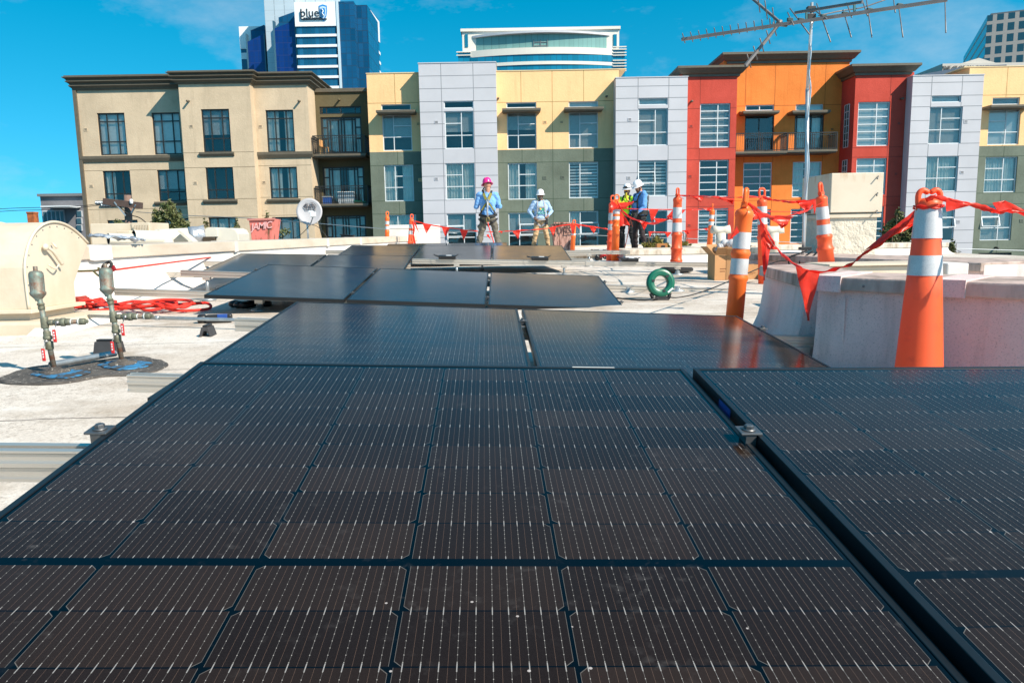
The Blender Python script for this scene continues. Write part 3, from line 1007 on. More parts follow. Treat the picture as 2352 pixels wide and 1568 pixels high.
# ================= the coloured block =================
CO = thing('apartment_building', (5, 45, 0), 'long apartment block of grey metal, yellow, green, red and orange fronts', 'building')
YG, YY, YR, YOr = 43.5, 44.4, 44.15, 45.9
e_y0 = xw(z2, 142, 720, YY); e_g1a = xw(z2, 515, 720, YG); e_g1b = xw(z2, 1066, 720, YG); e_g2a = xw(z2, 1921, 720, YG); e_g2b = W(1577.6, 339, YG).x
e_r1b = W(1689.8, 339, YR).x; e_o1 = W(1930.6, 342, YOr).x; e_r2a = W(1958, 342, YR).x; e_r2b = W(2075, 342, YG).x
e_g3a = W(2088, 342, YG).x; e_g3b = W(2249, 342, YG).x
ztop = lambda fn, x, y, Y: W(*fn(x, y), Y).z
zsplit = ztop(z2, 1400, 719, YY)
zY1 = ztop(z2, 300, 172, YY); zY2 = ztop(z2, 1500, 150, YY); zG1 = ztop(z2, 780, 96, YG); zG2 = ztop(z2, 2100, 202, YG); zG3 = ztop(z3, 1870, 240, YG)
zYR = ztop(z3, 2250, 185, YY)
# ---- yellow over green, left
ya = [rectw(z2, r, YY) for r in ((224, 395, 440, 436), (230, 470, 452, 728))]
ga = [rectw(z2, r, YY) for r in ((243, 833, 465, 1093), (262, 1194, 486, 1455))]
def jy(fn, ys, Y, x=1400): return tuple(W(*fn(x, y), Y).z for y in ys)
m_jy = mat('joint_yellow', (0.36, 0.24, 0.09), 0.9); m_jg = mat('joint_green', (0.06, 0.09, 0.06), 0.9); m_jr = mat('joint_red', (0.25, 0.03, 0.02), 0.9)
m_jo = mat('joint_orange', (0.40, 0.10, 0.015), 0.9); m_jgm = mat('joint_grey', (0.20, 0.215, 0.235), 0.8)
m_capy = mat('cap_yellow', (0.74, 0.56, 0.30), 0.6)
def cap(par, x0, x1, z, Y, m, d=8, t=0.05):
    MB(par.location).box(x0 - 0.03, x1 + 0.03, Y - 0.03, Y + d, z, z + t).build('parapet_cap', m, par)
segment(CO, 'yellow_wall', m_yellow, e_y0, e_g1a + .3, zsplit, zY1, YY, 9, ya, m_jy, (xw(z2, 328, 400, YY),), jy(z2, (384, 560), YY, 330)[:1])
segment(CO, 'green_wall', m_green, e_y0 + .002, e_g1a + .298, 0, zsplit - 0.002, YY + 0.002, 8.9, ga, m_jg, (xw(z2, 345, 800, YY),), jy(z2, (836, 1092, 1185), YY, 330))
cap(CO, e_y0, e_g1a + .2, zY1, YY, m_capy)
# ---- yellow over green, middle
yb = [rectw(z2, r, YY) for r in ((1130, 381, 1348, 419), (1134, 455, 1350, 716), (1581, 374, 1796, 414), (1582, 450, 1794, 708))]
gb = [rectw(z2, r, YY) for r in ((1141, 820, 1353, 1080), (1145, 1179, 1357, 1440), (1583, 812, 1796, 1070), (1585, 1167, 1797, 1430))]
segment(CO, 'yellow_wall', m_yellow, e_g1b - .3, e_g2a + .3, zsplit, zY2, YY, 9, yb, m_jy, (xw(z2, 1238, 400, YY), xw(z2, 1463, 400, YY), xw(z2, 1690, 400, YY)), jy(z2, (376,), YY))
segment(CO, 'green_wall', m_green, e_g1b - .298, e_g2a + .298, 0, zsplit - 0.002, YY + 0.002, 8.9, gb, m_jg, (xw(z2, 1245, 800, YY), xw(z2, 1467, 800, YY), xw(z2, 1690, 800, YY)), jy(z2, (812, 1077, 1168), YY))
cap(CO, e_g1b, e_g2a + .7, zY2, YY, m_capy)
# ---- yellow over green, far right
xe = e_g3b + 9
yc = [rectw(z3, r, YY) for r in ((2150, 379, 2318, 421), (2130, 452, 2311, 672))]
gc = [rectw(z3, r, YY) for r in ((2107, 751, 2292, 970), (2083, 1053, 2262, 1271), (2060, 1352, 2250, 1590))]
zs3 = ztop(z3, 2200, 680, YY)
segment(CO, 'yellow_wall', m_yellow, e_g3b - .3, xe, zs3, zYR, YY, 9, yc, m_jy, (xw(z3, 2238, 300, YY),), jy(z3, (362,), YY, 2200))
segment(CO, 'green_wall', m_green, e_g3b - .298, xe - .002, 0, zs3 - 0.002, YY + 0.002, 8.9, gc, m_jg, (xw(z3, 2220, 720, YY),), jy(z3, (745, 975, 1045, 1330), YY, 2200))
cap(CO, W(2215, 153, YY).x, xe, zYR, YY, m_capy)
# ---- grey metal bays
g1 = [rectw(z2, r, YG) for r in ((677, 371, 893, 421), (682, 444, 898, 713), (689, 820, 906, 1080), (699, 1186, 917, 1450))]
g2 = [rectw(z2, r, YG) for r in ((2087, 352, 2298, 397), (2085, 425, 2298, 690), (2085, 800, 2293, 1056), (2084, 1163, 2292, 1430))]
g3 = [rectw(z3, r, YG) for r in ((1768, 366, 1951, 406), (1756, 436, 1948, 666), (1736, 746, 1923, 966), (1716, 1063, 1901, 1276))]
segment(CO, 'grey_bay_wall', m_greymetal, e_g1a, e_g1b, 0, zG1, YG, 9, g1, m_jgm, (xw(z2, 672, 600, YG) - .02, xw(z2, 897, 600, YG) + .02), jy(z2, (186, 278, 371, 447, 533, 625, 714, 820, 911, 998, 1085, 1181, 1270, 1355), YG, 800))
segment(CO, 'grey_bay_wall', m_greymetal, e_g2a, e_g2b, 0, zG2, YG, 9, g2, m_jgm, (xw(z2, 2084, 600, YG) - .02, xw(z2, 2300, 600, YG) + .02), jy(z2, (262, 348, 435, 520, 605, 693, 797, 887, 972, 1059, 1160, 1245, 1330), YG, 2190))
segment(CO, 'grey_bay_wall', m_greymetal, e_g3a, e_g3b, 0, zG3, YG, 9, g3, m_jgm, (xw(z3, 1752, 600, YG) - .02, xw(z3, 1937, 600, YG) + .02), jy(z3, (283, 366, 434, 520, 598, 667, 745, 820, 893, 970, 1058, 1130, 1210, 1290, 1360, 1430, 1500), YG, 1830))
for a, c, z in ((e_g1a, e_g1b, zG1), (e_g2a, e_g2b, zG2), (e_g3a, e_g3b, zG3)):
    cap(CO, a, c, z, YG, m_greymetal, 3)
# ---- red towers
r1 = [rectw(z3, r, YR) for r in ((315, 416, 499, 690), (310, 770, 490, 1000), (303, 1073, 487, 1290))]
r2 = [rectw(z3, r, YR) for r in ((1308, 406, 1494, 680), (1297, 759, 1475, 985), (1288, 1062, 1456, 1290))]
zR1 = ztop(z3, 380, 230, YR); zR2 = ztop(z3, 1450, 222, YR)
segment(CO, 'red_wall', m_red, e_g2b - .3, e_r1b, 0, zR1, YR, 8, r1, m_jr, (xw(z3, 318, 500, YR) - .05,), jy(z3, (445, 694, 767, 1006, 1060), YR, 400))
segment(CO, 'red_wall', m_red, e_r2a, e_g3a + .4, 0, zR2, YR, 8, r2, m_jr, (xw(z3, 1500, 500, YR),), jy(z3, (690, 750, 1000, 1055), YR, 1400))
# ---- orange centre
zO1 = ztop(z3, 850, 140, YOr)
oo = [rectw(z3, r, YOr) for r in ((600, 425, 779, 459), (597, 484, 773, 716), (915, 421, 1086, 459), (910, 484, 1084, 712), (587, 786, 761, 1003), (897, 781, 1071, 1001), (580, 1080, 752, 1290), (884, 1076, 1055, 1290))]
segment(CO, 'orange_wall', m_orange, e_r1b - .3, e_r2a + .3, 0, zO1, YOr, 8, oo, m_jo, (xw(z3, 597, 600, YOr) - .04, xw(z3, 785, 300, YOr), xw(z3, 1100, 300, YOr)), jy(z3, (428, 1020), YOr, 800))
# windows
window(CO, ya[0], YY, [], [], m_wframe, 'none', 0.05)
window(CO, ya[1], YY, *L_WHITE, m_wframe, 'blindhalf', 0.055)
window(CO, ga[0], YY, *L_WHITE, m_wframe, 'curtgap', 0.055)
window(CO, ga[1], YY, *L_WHITE, m_wframe, 'curt', 0.055)
for h, lay, md in zip(yb, (L_TR, L_WHITE, L_TR, L_WHITE), ('none', 'blindhalf', 'shade', 'blind')): window(CO, h, YY, lay[0], lay[1], m_wframe, md, 0.055)
for h, md, op in zip(gb, ('curtgap', 'blindhalf', 'stripe', 'curtl'), (None, (0.4, 1, 0.40, 0.68), None, (0.4, 1, 0.38, 0.68))): window(CO, h, YY, *L_WHITE, m_wframe, md, 0.055, open_pane=op)
for h, lay, md, op in zip(yc, (L_TR, L_WHITE_R), ('blind', 'shade'), (None, None)): window(CO, h, YY, lay[0], lay[1], m_wframe, md, 0.055)
window(CO, gc[0], YY, *L_WHITE_R, m_wframe, 'curt', 0.055)
window(CO, gc[1], YY, *L_WHITE_R, m_wframe, 'blind', 0.055, open_pane=(0.02, 0.58, 0.40, 0.66))
window(CO, gc[2], YY, [(0.5, 0, 1), (0.16, 0, 1), (0.84, 0, 1), (0.36, 0, 1), (0.64, 0, 1)], [(0.9, 0, 1), (0.45, 0.16, 0.84)], m_dark, 'blindhalf', 0.09)
for h, lay, md in zip(g1, (L_TR, L_WHITE_R, L_WHITE_R, L_WHITE_R), ('none', 'blindhalf', 'curt', 'blindhalf')): window(CO, h, YG, lay[0], lay[1], m_wframe, md, 0.055, open_pane=(0.02, 0.58, 0.38, 0.66) if md == 'blindhalf' and h is g1[3] else None)
for h, lay, md, op in zip(g2, (L_TR, L_WHITE_R, L_WHITE_R, L_WHITE_R), ('shade', 'blind', 'stripe', 'none'), (None, None, (0.0, 0.57, 0.36, 0.68), None)): window(CO, h, YG, lay[0], lay[1], m_wframe, md, 0.055, open_pane=op)
for h, lay, md, op in zip(g3, (L_TR, L_WHITE, L_WHITE, L_WHITE), ('shade', 'blind', 'curt', 'blindhalf'), (None, None, None, (0.38, 1, 0.4, 0.68))): window(CO, h, YG, lay[0], lay[1], m_wframe, md, 0.055, open_pane=op)
for h in (g1[0], g2[0], g3[0]):
    zz = h[2]
    MB(CO.location).box(h[0] + .01, h[1] - .01, YG + 0.03, YG + 0.12, zz - 0.17, zz - 0.004).build('spandrel_panel', m_wframe, CO)
for h, lay, md in zip(r1, (L_GRID, L_GRID5, L_GRID5), ('blind', 'none', 'stripe')): window(CO, h, YR, lay[0], lay[1], m_wframe, md, 0.06)
for h, lay, md in zip(r2, (L_GRID, L_GRID5, L_GRID5), ('shade', 'shade', 'none')): window(CO, h, YR, lay[0], lay[1], m_wframe, md, 0.06)
for i, (h, md) in enumerate(zip(oo, ('none', 'none', 'shade', 'curtgap', 'none', 'curtgap', 'stripe', 'none'))):
    lay = [([(0.5, 0, 1)], []), ([(0.5, 0, 1)], [(0.04, 0, 1), (0.95, 0, 1)]), ([(0.5, 0, 1)], []), ([(0.5, 0, 1), (0.08, 0, 1), (0.92, 0, 1), (0.42, 0, 1), (0.58, 0, 1)], [(0.08, 0, 1), (0.92, 0, 1)]), L_GRID5, L_GRID5, L_GRID5, L_GRID5][i]
    window(CO, h, YOr, lay[0], lay[1], m_dark if i in (1, 3) else m_wframe, md, 0.07 if i in (1, 3) else 0.06)
# side slot windows of the right red tower
for (y0_, y1_) in ((422, 690), (770, 985)):
    za, zb_ = ztop(z3, 1240, y1_, 45.0), ztop(z3, 1240, y0_, 45.0)
    b = MB(CO.location)
    for i in range(7):
        z = za + (zb_ - za) * i / 6
        b.box(e_r2a - 0.03, e_r2a + 0.01, 44.75, 45.35, z - 0.02, z + 0.02)
    for yy in (44.75, 45.05, 45.35):
        b.box(e_r2a - 0.032, e_r2a + 0.01, yy - 0.02, yy + 0.02, za, zb_)
    so = b.build('side_window', m_wframe, CO)
    MB(CO.location).box(e_r2a - 0.012, e_r2a - 0.003, 44.75, 45.35, za, zb_).build('glass', mat('side_glass', (0.05, 0.09, 0.10), 0.06, 0, 0.1), so)
# canopies
for r in ((187, 437, 470, 463),): shelf_canopy(CO, z2, r, YY)
for r in ((1100, 424, 1380, 450), (1551, 416, 1835, 441)): shelf_canopy(CO, z2, r, YY)
shelf_canopy(CO, z3, (2137, 424, 2420, 446), YY)
shelf_canopy(CO, z3, (583, 462, 812, 482), YOr); shelf_canopy(CO, z3, (893, 459, 1132, 480), YOr)
bb1 = balcony(CO, z3, (539, 601, 862, 725), YOr, 1.35)
bb2 = balcony(CO, z3, (866, 597, 1176, 715), YOr, 1.35)
bb3 = balcony(CO, z3, (2010, 1480, 2600, 1580), YY, 1.1)
# drape hanging in the dark balcony door
# cornices
cpf = [(0.0, 0.0), (0.08, 0.0), (0.08, 0.22), (0.20, 0.30), (0.34, 0.62), (0.44, 0.78), (0.44, 1.0), (0.0, 1.0)]
def crn(x0, x1, Y, fn, x, yb, yt, back=5):
    cornice(CO, [(x0, Y + back), (x0, Y), (x1, Y), (x1, Y + back)], ztop(fn, x, yb, Y), ztop(fn, x, yt, Y), prof=cpf)
crn(W(1571, 180, YR).x, e_r1b + .05, YR, z3, 380, 247, 186, 3)
crn(W(1672, 150, YOr).x, W(1952, 150, YOr).x, YOr, z3, 850, 162, 98, 4)
crn(e_r2a, e_g3a + 0.15, YR, z3, 1450, 238, 174, 3)
MB(CO.location).box(W(1672, 150, YOr).x, W(1952, 150, YOr).x, YOr + 0.02, YOr + 6, zO1 - 2.4, zO1).build('orange_wall', m_orange, CO)
vents(CO, z2, [(494, 536), (508, 940)], YY, m_yellow); vents(CO, z2, [(1411, 523), (1530, 523)], YY, m_yellow); vents(CO, z2, [(1408, 925), (1539, 923)], YY, m_green)
vents(CO, z2, [(626, 523), (625, 933), (637, 1295), (2023, 504), (2016, 926)], YG, m_greymetal)
vents(CO, z3, [(257, 557), (251, 872), (245, 1178)], YR, m_red); vents(CO, z3, [(1560, 541), (1542, 857)], YR, m_red)
vents(CO, z3, [(1142, 577)], YOr, m_orange); vents(CO, z3, [(1981, 529), (1957, 846), (1933, 1156)], YG, m_greymetal); vents(CO, z3, [(2330, 1150)], YY, m_green)
spout(CO, z2, [(1072, 352), (1853, 339)], YY, m_trim); spout(CO, z3, [(258, 402), (1573, 386)], YR, m_trim); spout(CO, z3, [(562, 472)], YOr, m_trim); spout(CO, z3, [(2165, 1318)], YY, m_dark)

# ================= far buildings =================
FB = thing('low_building', (-45, 72, 0), 'low grey sided building at far left with a white awning over glazing', 'building')
a = W(92, 452, 72); c = W(215, 452, 72)
m_sid = mat('grey_siding', (0.17, 0.17, 0.185), 0.8, 0, 0.15, 3.0)
MB(FB.location).box(a.x, c.x, 72, 82, 0, a.z).build('wall', m_sid, FB)
MB(FB.location).box(a.x - .1, c.x, 71.7, 82, a.z, a.z + 0.25).build('roof_edge', m_joint, FB)
p = W(98, 483, 71.9); q = W(150, 510, 71.9)
f = MB(FB.location).box(p.x, q.x, 71.8, 71.99, q.z - 4, p.z).build('window', mat('pale_frame', (0.45, 0.47, 0.5), 0.6), FB)
for k in range(5):
    x0 = p.x + 0.1 + (q.x - p.x) * k / 5
    MB(FB.location).box(x0, x0 + (q.x - p.x) / 5 - 0.15, 71.76, 71.8, q.z - 3.9, p.z - 0.15).build('pane', mat('pane_teal', (0.04, 0.09, 0.12), 0.08), f)
p = W(105, 475, 71); q = W(172, 478, 71)
MB(FB.location).box(p.x, q.x, 70.2, 71.98, p.z - 0.12, p.z + .05).build('awning', m_wframe, FB)
for k in range(3):
    p = W(176, 484 + k * 16, 71.9)
    f = MB(FB.location).box(p.x, p.x + 0.5, 71.85, 71.99, p.z - 0.6, p.z).build('window', mat('pale_frame', (0.45, 0.47, 0.5), 0.6), FB)
    MB(FB.location).box(p.x + .06, p.x + 0.44, 71.8, 71.85, p.z - 0.54, p.z - .06).build('pane', mat('pane_teal', (0.04, 0.09, 0.12), 0.08), f)

def tower_mat(name, glass, band_, pitch, bandw, mull=1.5, rough=0.08, gmetal=0.0, var=0.5, axis=0, spec=0.8):
    """curtain wall: floors every `pitch` m with a solid band of bandw, mullions every mull m"""
    g = NB(name)
    v = g.obj()
    s = g.n('ShaderNodeSeparateXYZ'); g.l(v, s.inputs[0])
    fz = g.math('FRACT', g.math('DIVIDE', s.outputs[2], pitch))
    u = g.math('ADD', s.outputs[0], g.math('MULTIPLY', s.outputs[1], 1.0))
    fx = g.math('FRACT', g.math('DIVIDE', u, mull))
    solid = g.math('LESS_THAN', fz, bandw)
    fz2 = g.math('FRACT', g.math('DIVIDE', s.outputs[2], pitch / 2))
    ml = g.math('MAXIMUM', g.math('LESS_THAN', fx, 0.09), g.math('LESS_THAN', fz2, 0.06))
    cb = g.n('ShaderNodeCombineXYZ')
    g.l(g.math('FLOOR', g.math('DIVIDE', u, mull)), cb.inputs[0]); g.l(g.math('FLOOR', g.math('DIVIDE', s.outputs[2], pitch)), cb.inputs[1])
    wn = g.n('ShaderNodeTexWhiteNoise'); g.l(cb.outputs[0], wn.inputs['Vector'])
    gc_ = g.mix(g.math('MULTIPLY', wn.outputs['Value'], var), glass, tuple(min(1, x * 2.2 + 0.01) for x in glass))
    gc_ = g.mix(g.math('MULTIPLY', ml, 0.6), gc_, tuple(x * 0.45 + 0.02 for x in glass))
    g.l(g.mix(solid, gc_, band_), g.b.inputs['Base Color'])
    g.l(g.math('ADD', g.math('MULTIPLY', solid, 0.5), rough), g.b.inputs['Roughness'])
    g.b.inputs['Specular IOR Level'].default_value = spec
    return g.m
def za(x, y): return (516.8 + x * .415, y * .415)
D = 260.0
BT = thing('office_tower', (W(*za(500, 300), D).x, D, 0), 'tall glass office tower with white bands and a rooftop health insurer sign', 'tower')
m_tw = tower_mat('tower_banded', (0.010, 0.085, 0.16), (0.78, 0.80, 0.80), 1, 1)
def tband(name, glass, pitch, bw, z_off=0, mull=1.5, **k):
    return tower_mat(name, glass, (0.76, 0.78, 0.78), pitch, bw, mull, **k)
pz = W(*za(500, 180), D).z - W(*za(500, 238), D).z           # one floor
m_white = mat('tower_white', (0.76, 0.78, 0.78), 0.6, 0, 0.04, 0.05)
def tb(name, r, Y, depth, m, slant=None, par=None):
    """block given by its front face in the photo; slant lowers the left top corner"""
    a = W(*za(r[0], r[1]), Y); c = W(*za(r[2], r[1]), Y)
    par = par or BT
    b = MB(par.location)
    zt = a.z
    if slant:
        zl = W(*za(r[0], slant), Y).z
        b.prism([(a.x, Y, 0), (c.x, Y, 0), (c.x, Y, zt), (a.x, Y, zl)], (0, depth, 0))
    else:
        b.box(a.x, c.x, Y, Y + depth, 0, zt)
    return b.build(name, m, par)
m_grid = tower_mat('tower_core_grid', (0.42, 0.50, 0.55), (0.42, 0.50, 0.55), 3.4, 0.05, 3.4, 0.4, var=0.05)
m_cobalt = tower_mat('tower_cobalt', (0.003, 0.022, 0.13), (0.003, 0.022, 0.13), 3.9, 0.05, 1.5, 0.10, var=0.25, spec=0.5)
m_teal = tower_mat('tower_teal', (0.004, 0.055, 0.13), (0.004, 0.045, 0.10), 3.9, 0.06, 1.6, 0.16, var=0.45, spec=0.3)
m_slate = mat('tower_slate', (0.05, 0.12, 0.17), 0.3, 0, 0.1)
tb('rear_wing', (80, 155, 240, 155), D + 14, 30, tower_mat('tower_rearband', (0.006, 0.06, 0.13), (0.76, 0.78, 0.78), pz * 2, 0.32, 2.0, var=0.2))
a = W(*za(80, 155), D + 14); c = W(*za(175, 272), D + 14)
MB(BT.location).box(a.x - .1, c.x + 6, D + 13.6, D + 20, c.z, a.z + .3).build('white_crown', m_white, BT)
tb('glass_fin', (115, 190, 216, 190), D + 6, 20, m_cobalt, slant=235)
tb('glass_fin', (140, 140, 216, 140), D + 10, 20, m_teal, slant=170)
tb('core', (211, -60, 386, -60), D + 4, 24, m_grid)
tb('core', (386, 0, 620, 0), D + 8, 20, m_grid)
tb('glass_fin', (265, 118, 388, 118), D - 4, 20, m_cobalt, slant=160)
tb('glass_fin', (294, 66, 388, 66), D + 1, 20, m_teal, slant=98)
for r in ((262, 116, 270, 116), (383, 116, 390, 116), (113, 188, 119, 188), (212, 188, 218, 188)):
    tb('fin_edge', r, D - 4.4 if r[0] > 220 else D + 5.5, 2, m_slate)
# the banded sign block
x0 = W(*za(386, 100), D - 6).x; x1 = W(*za(612, 100), D - 6).x
bs = MB(BT.location)
ztopb = W(*za(500, 12), D - 6).z; zsb = W(*za(500, 146), D - 6).z
bs.box(x0, x1 + 0.3, D - 6, D + 20, zsb, ztopb)
for k in range(12):
    zt = W(*za(500, 190 + k * 57.6), D - 6).z; zl = W(*za(500, 204 + k * 57.6), D - 6).z
    bs.box(x0, x1 + .3, D - 6, D + 20, zl, zt)
wb = bs.build('white_bands', m_white, BT)
MB(BT.location).box(x0 + .2, x1 - .1, D - 5.6, D + 19.6, 0, zsb).build('glass_bands', tower_mat('tower_bandglass', (0.006, 0.07, 0.14), (0.006, 0.07, 0.14), 400, 0.001, 1.35, 0.08, var=0.5, spec=0.5), BT)
MB(BT.location).box(x1 + .3, x1 + .9, D - 6.2, D - 2, 0, W(*za(612, 10), D).z).build('edge_strip', mat('strip_pale', (0.5, 0.62, 0.68), 0.5), BT)
tb('glass_tower_front', (617, 10, 712, 10), D - 5, 20, m_teal)
tb('glass_tower_front', (712, 30, 786, 30), D - 2, 20, m_teal)
# right flank seen edge-on, with slanting white bands
xa = W(*za(786, 60), D - 2).x; xb = W(*za(848, 60), D + 45).x
b = MB(BT.location)
zA = W(*za(786, 30), D - 2).z; zB = W(*za(836, 110), D + 45).z
b.add([(xa, D - 2, 0), (xb, D + 45, 0), (xb, D + 45, zB), (xa, D - 2, zA), (xb - 6, D + 45, 0), (xb - 6, D + 45, zB)], [(0, 1, 2, 3), (1, 4, 5, 2), (4, 0, 3, 5), (3, 2, 5)])
fl = b.build('flank', m_teal, BT)
b = MB(BT.location)
nv = Vector((47, -(xb - xa), 0)).normalized() * 0.15
def flank(t, z): return Vector((xa + (xb - xa) * t, D - 2 + 47 * t, z)) + nv
for k, (u0, v0, v1, u2, v2, v3) in enumerate(((803, 60, 195, 836, 118, 235), (808, 232, 247, 841, 290, 305), (810, 290, 305, 843, 345, 360), (812, 345, 360, 845, 398, 412), (814, 400, 415, 847, 452, 466))):
    Yl, Yr = D + 8, D + 43
    q = [flank(0.2, W(*za(u0, v0), Yl).z), flank(0.2, W(*za(u0, v1), Yl).z), flank(0.98, W(*za(u2, v3), Yr).z), flank(0.98, W(*za(u2, v2), Yr).z)]
    b.prism(q, nv)
b.build('flank_bands', m_white, BT)
# sign
m_sign = mat('sign_black', (0.01, 0.012, 0.02), 0.5)
def sg(x, y): return W(*za(x, y), D - 6.4)
sgn = MB(BT.location)
p0, p1, p2 = sg(418, 60), sg(418, 108), sg(562, 108)
sgn.box(p0.x - .12, p0.x + .12, D - 6.5, D - 6.01, p1.z, p0.z)
sgn.box(p0.x + .12, p2.x, D - 6.5, D - 6.01, p1.z - .12, p1.z + .12)
so = sgn.build('roof_sign', m_sign, BT)
p = sg(467, 72)
text_mesh('blue', 3.5, 'sign_lettering', m_sign, Vector((p.x, D - 6.1, p.z)) - BT.location, parent=so, ext=0.06, sx=1.05, bold=0.0)
p = sg(483, 101)
text_mesh('california', 1.5, 'sign_lettering', m_sign, Vector((p.x, D - 6.1, p.z)) - BT.location, parent=so, ext=0.06, sx=1.12, spacing=1.0, bold=0.03)
p = sg(542, 72)
sh = [(-1, 1.15), (0, 1.35), (1, 1.15), (1.02, 0.3), (0.75, -0.55), (0, -1.35), (-0.75, -0.55), (-1.02, 0.3)]
def shield(k, y0, m_, nm):
    MB(BT.location).prism([(p.x + a_ * 1.3 * k, D - 6.02 - y0, p.z + b_ * 1.95 * k) for a_, b_ in sh], (0, -0.15, 0)).build(nm, m_, so)
shield(1.0, 0.0, mat('shield_blue', (0.02, 0.22, 0.55), 0.4), 'shield_emblem')
shield(0.78, 0.2, mat('shield_pale', (0.5, 0.66, 0.78), 0.4), 'shield_emblem')
shield(0.56, 0.4, mat('shield_blue', (0.02, 0.22, 0.55), 0.4), 'shield_emblem')
MB(BT.location).tube([(p.x + 0.25 * math.sin(q_ * 1.9), D - 6.8, p.z - 1.1 + q_ * 0.37) for q_ in range(7)], 0.16, 6).build('serpent_mark', m_white, so)

# centre tower with the bowed front
D2 = 210.0
CT = thing('office_tower', (W(1244, 110, D2).x, D2, 0), 'wide cream office tower with a bowed glass front and teal window bands', 'tower')
m_ct = mat('tower_cream', (0.70, 0.66, 0.58), 0.6, 0, 0.06, 0.1)
m_ctg = tower_mat('tower_bowglass', (0.006, 0.15, 0.25), (0.006, 0.15, 0.25), 400, 0.0005, 1.6, 0.07, var=0.3, spec=0.5)
m_ctp = tower_mat('tower_paleglass', (0.16, 0.30, 0.28), (0.16, 0.30, 0.28), 400, 0.0005, 1.5, 0.15, var=0.12, spec=0.4)
def bow(name, xl, xr_, yt, yb, bul, m, Y, n=26, thick=2.0, par=None):
    """curved band bulging towards the street; yt,yb pixel rows of za at the centre"""
    a = W(*za(xl, yt), Y); c = W(*za(xr_, yt), Y)
    zt = W(*za((xl + xr_) / 2, yt), Y - bul).z; zb_ = W(*za((xl + xr_) / 2, yb), Y - bul).z
    b = MB(CT.location); b.smooth = False
    pts = []
    for i in range(n + 1):
        t_ = i / n; x = a.x + (c.x - a.x) * t_
        pts.append((x, Y - bul * (1 - (2 * t_ - 1) ** 2)))
    poly = [(x, y, zb_) for x, y in pts] + [(pts[-1][0], Y + thick, zb_), (pts[0][0], Y + thick, zb_)]
    b.prism(poly, (0, 0, zt - zb_))
    return b.build(name, m, CT)
xa, xb = W(*za(1283, 300), D2).x, W(*za(2220, 300), D2).x
MB(CT.location).box(xa + .3, xb - .3, D2 + 0.5, D2 + 25, 0, W(*za(1750, 277), D2).z).build('body', m_ctg, CT)
xu0, xu1 = W(*za(1311, 200), D2).x, W(*za(2186, 200), D2).x
MB(CT.location).box(xu0, xu1, D2 + 1.5, D2 + 22, W(*za(1750, 280), D2).z, W(*za(1750, 160), D2).z).build('crown_block', m_ct, CT)
b = MB(CT.location).box(xu0 - .4, xu1 + .3, D2 + 1.0, D2 + 23, W(*za(1750, 163), D2).z, W(*za(1750, 147), D2).z)
b.build('crown_rim', m_ct, CT)
for xx in (1328, 2150):
    a, c = W(*za(xx, 192), D2 + 1.4), W(*za(xx + 18, 262), D2 + 1.4)
    MB(CT.location).box(a.x, c.x, D2 + 1.3, D2 + 1.5, c.z, a.z).build('window', m_ctg, CT)
bow('glass_crown', 1390, 2112, 186, 262, 3.2, m_ctp, D2 + 1.4)
bow('crown_canopy', 1368, 2130, 168, 180, 4.6, m_greymetal, D2 + 1.3)
b = MB(CT.location)
p = W(*za(1713, 180), D2 - 9); q = W(*za(1793, 255), D2 - 9)
for k in range(3):
    xx = p.x + (q.x - p.x) * k / 2
    b.box(xx - .07, xx + .07, D2 - 2.0, D2 - 1.5, q.z - 1, p.z)
for z in (p.z - .8, (p.z + q.z) / 2):
    b.box(p.x + .25, q.x - .25, D2 - 1.95, D2 - 1.6, z, z + .16)
b.build('window_frame', m_joint, CT)
rows = [(262, 299, m_ct), (299, 339, m_ctg), (339, 357, m_ct), (357, 396, m_ctg), (396, 414, m_ct), (414, 452, m_ctg), (452, 470, m_ct), (470, 508, m_ctg)]
for yt, yb, m_ in rows:
    bow('cream_band' if m_ is m_ct else 'window_band', 1358, 2148, yt, yb, 3.0 if m_ is m_ct else 2.7, m_, D2 + .4)
for (xl, xr_) in ((1283, 1358), (2148, 2220)):
    b = MB(CT.location)
    a, c = W(*za(xl, 300), D2 + .2).x, W(*za(xr_, 300), D2 + .2).x
    for y in ((279, 297, 340) if xl < 1300 else (265, 279, 297, 312, 340, 356, 372, 398)):
        z = W(*za(1750, y + 4), D2).z
        b.box(a - .1, c + .1, D2 + .1, D2 + .6, z, z + 0.24)
    b.build('side_bands', m_ct, CT)

# right tower
def zt_(x, y): return (1493 + x * .3653, y * .3653)
D3 = 230.0
m_rt = NB('tower_brown_grid')
g = m_rt
s = g.n('ShaderNodeSeparateXYZ'); g.l(g.obj(), s.inputs[0])
u = g.math('ADD', g.math('MULTIPLY', s.outputs[0], 0.904), g.math('MULTIPLY', s.outputs[1], -0.427))
fx = g.math('FRACT', g.math('DIVIDE', u, 2.75)); fz = g.math('FRACT', g.math('DIVIDE', s.outputs[2], 3.15))
win = g.math('MULTIPLY', g.math('GREATER_THAN', fx, 0.38), g.math('GREATER_THAN', fz, 0.30))
g.l(g.mix(win, (0.50, 0.41, 0.35), (0.03, 0.09, 0.12)), g.b.inputs['Base Color'])
g.l(g.math('SUBTRACT', 0.7, g.math('MULTIPLY', win, 0.6)), g.b.inputs['Roughness'])
RT = thing('office_tower', (W(2300, 90, D3).x, D3, 0), 'brown office tower with a grid of dark windows at the right edge', 'tower')
a = W(2268, 36, D3); c = W(2352, 2, D3 - 48)
b = MB(RT.location)
b.prism([(a.x, D3, 0), (a.x + 53, D3 - 25, 0), (a.x + 78, D3 + 28, 0), (a.x + 25, D3 + 53, 0)], (0, 0, a.z))
b.build('tower_shaft', m_rt.m, RT)
b = MB(RT.location)
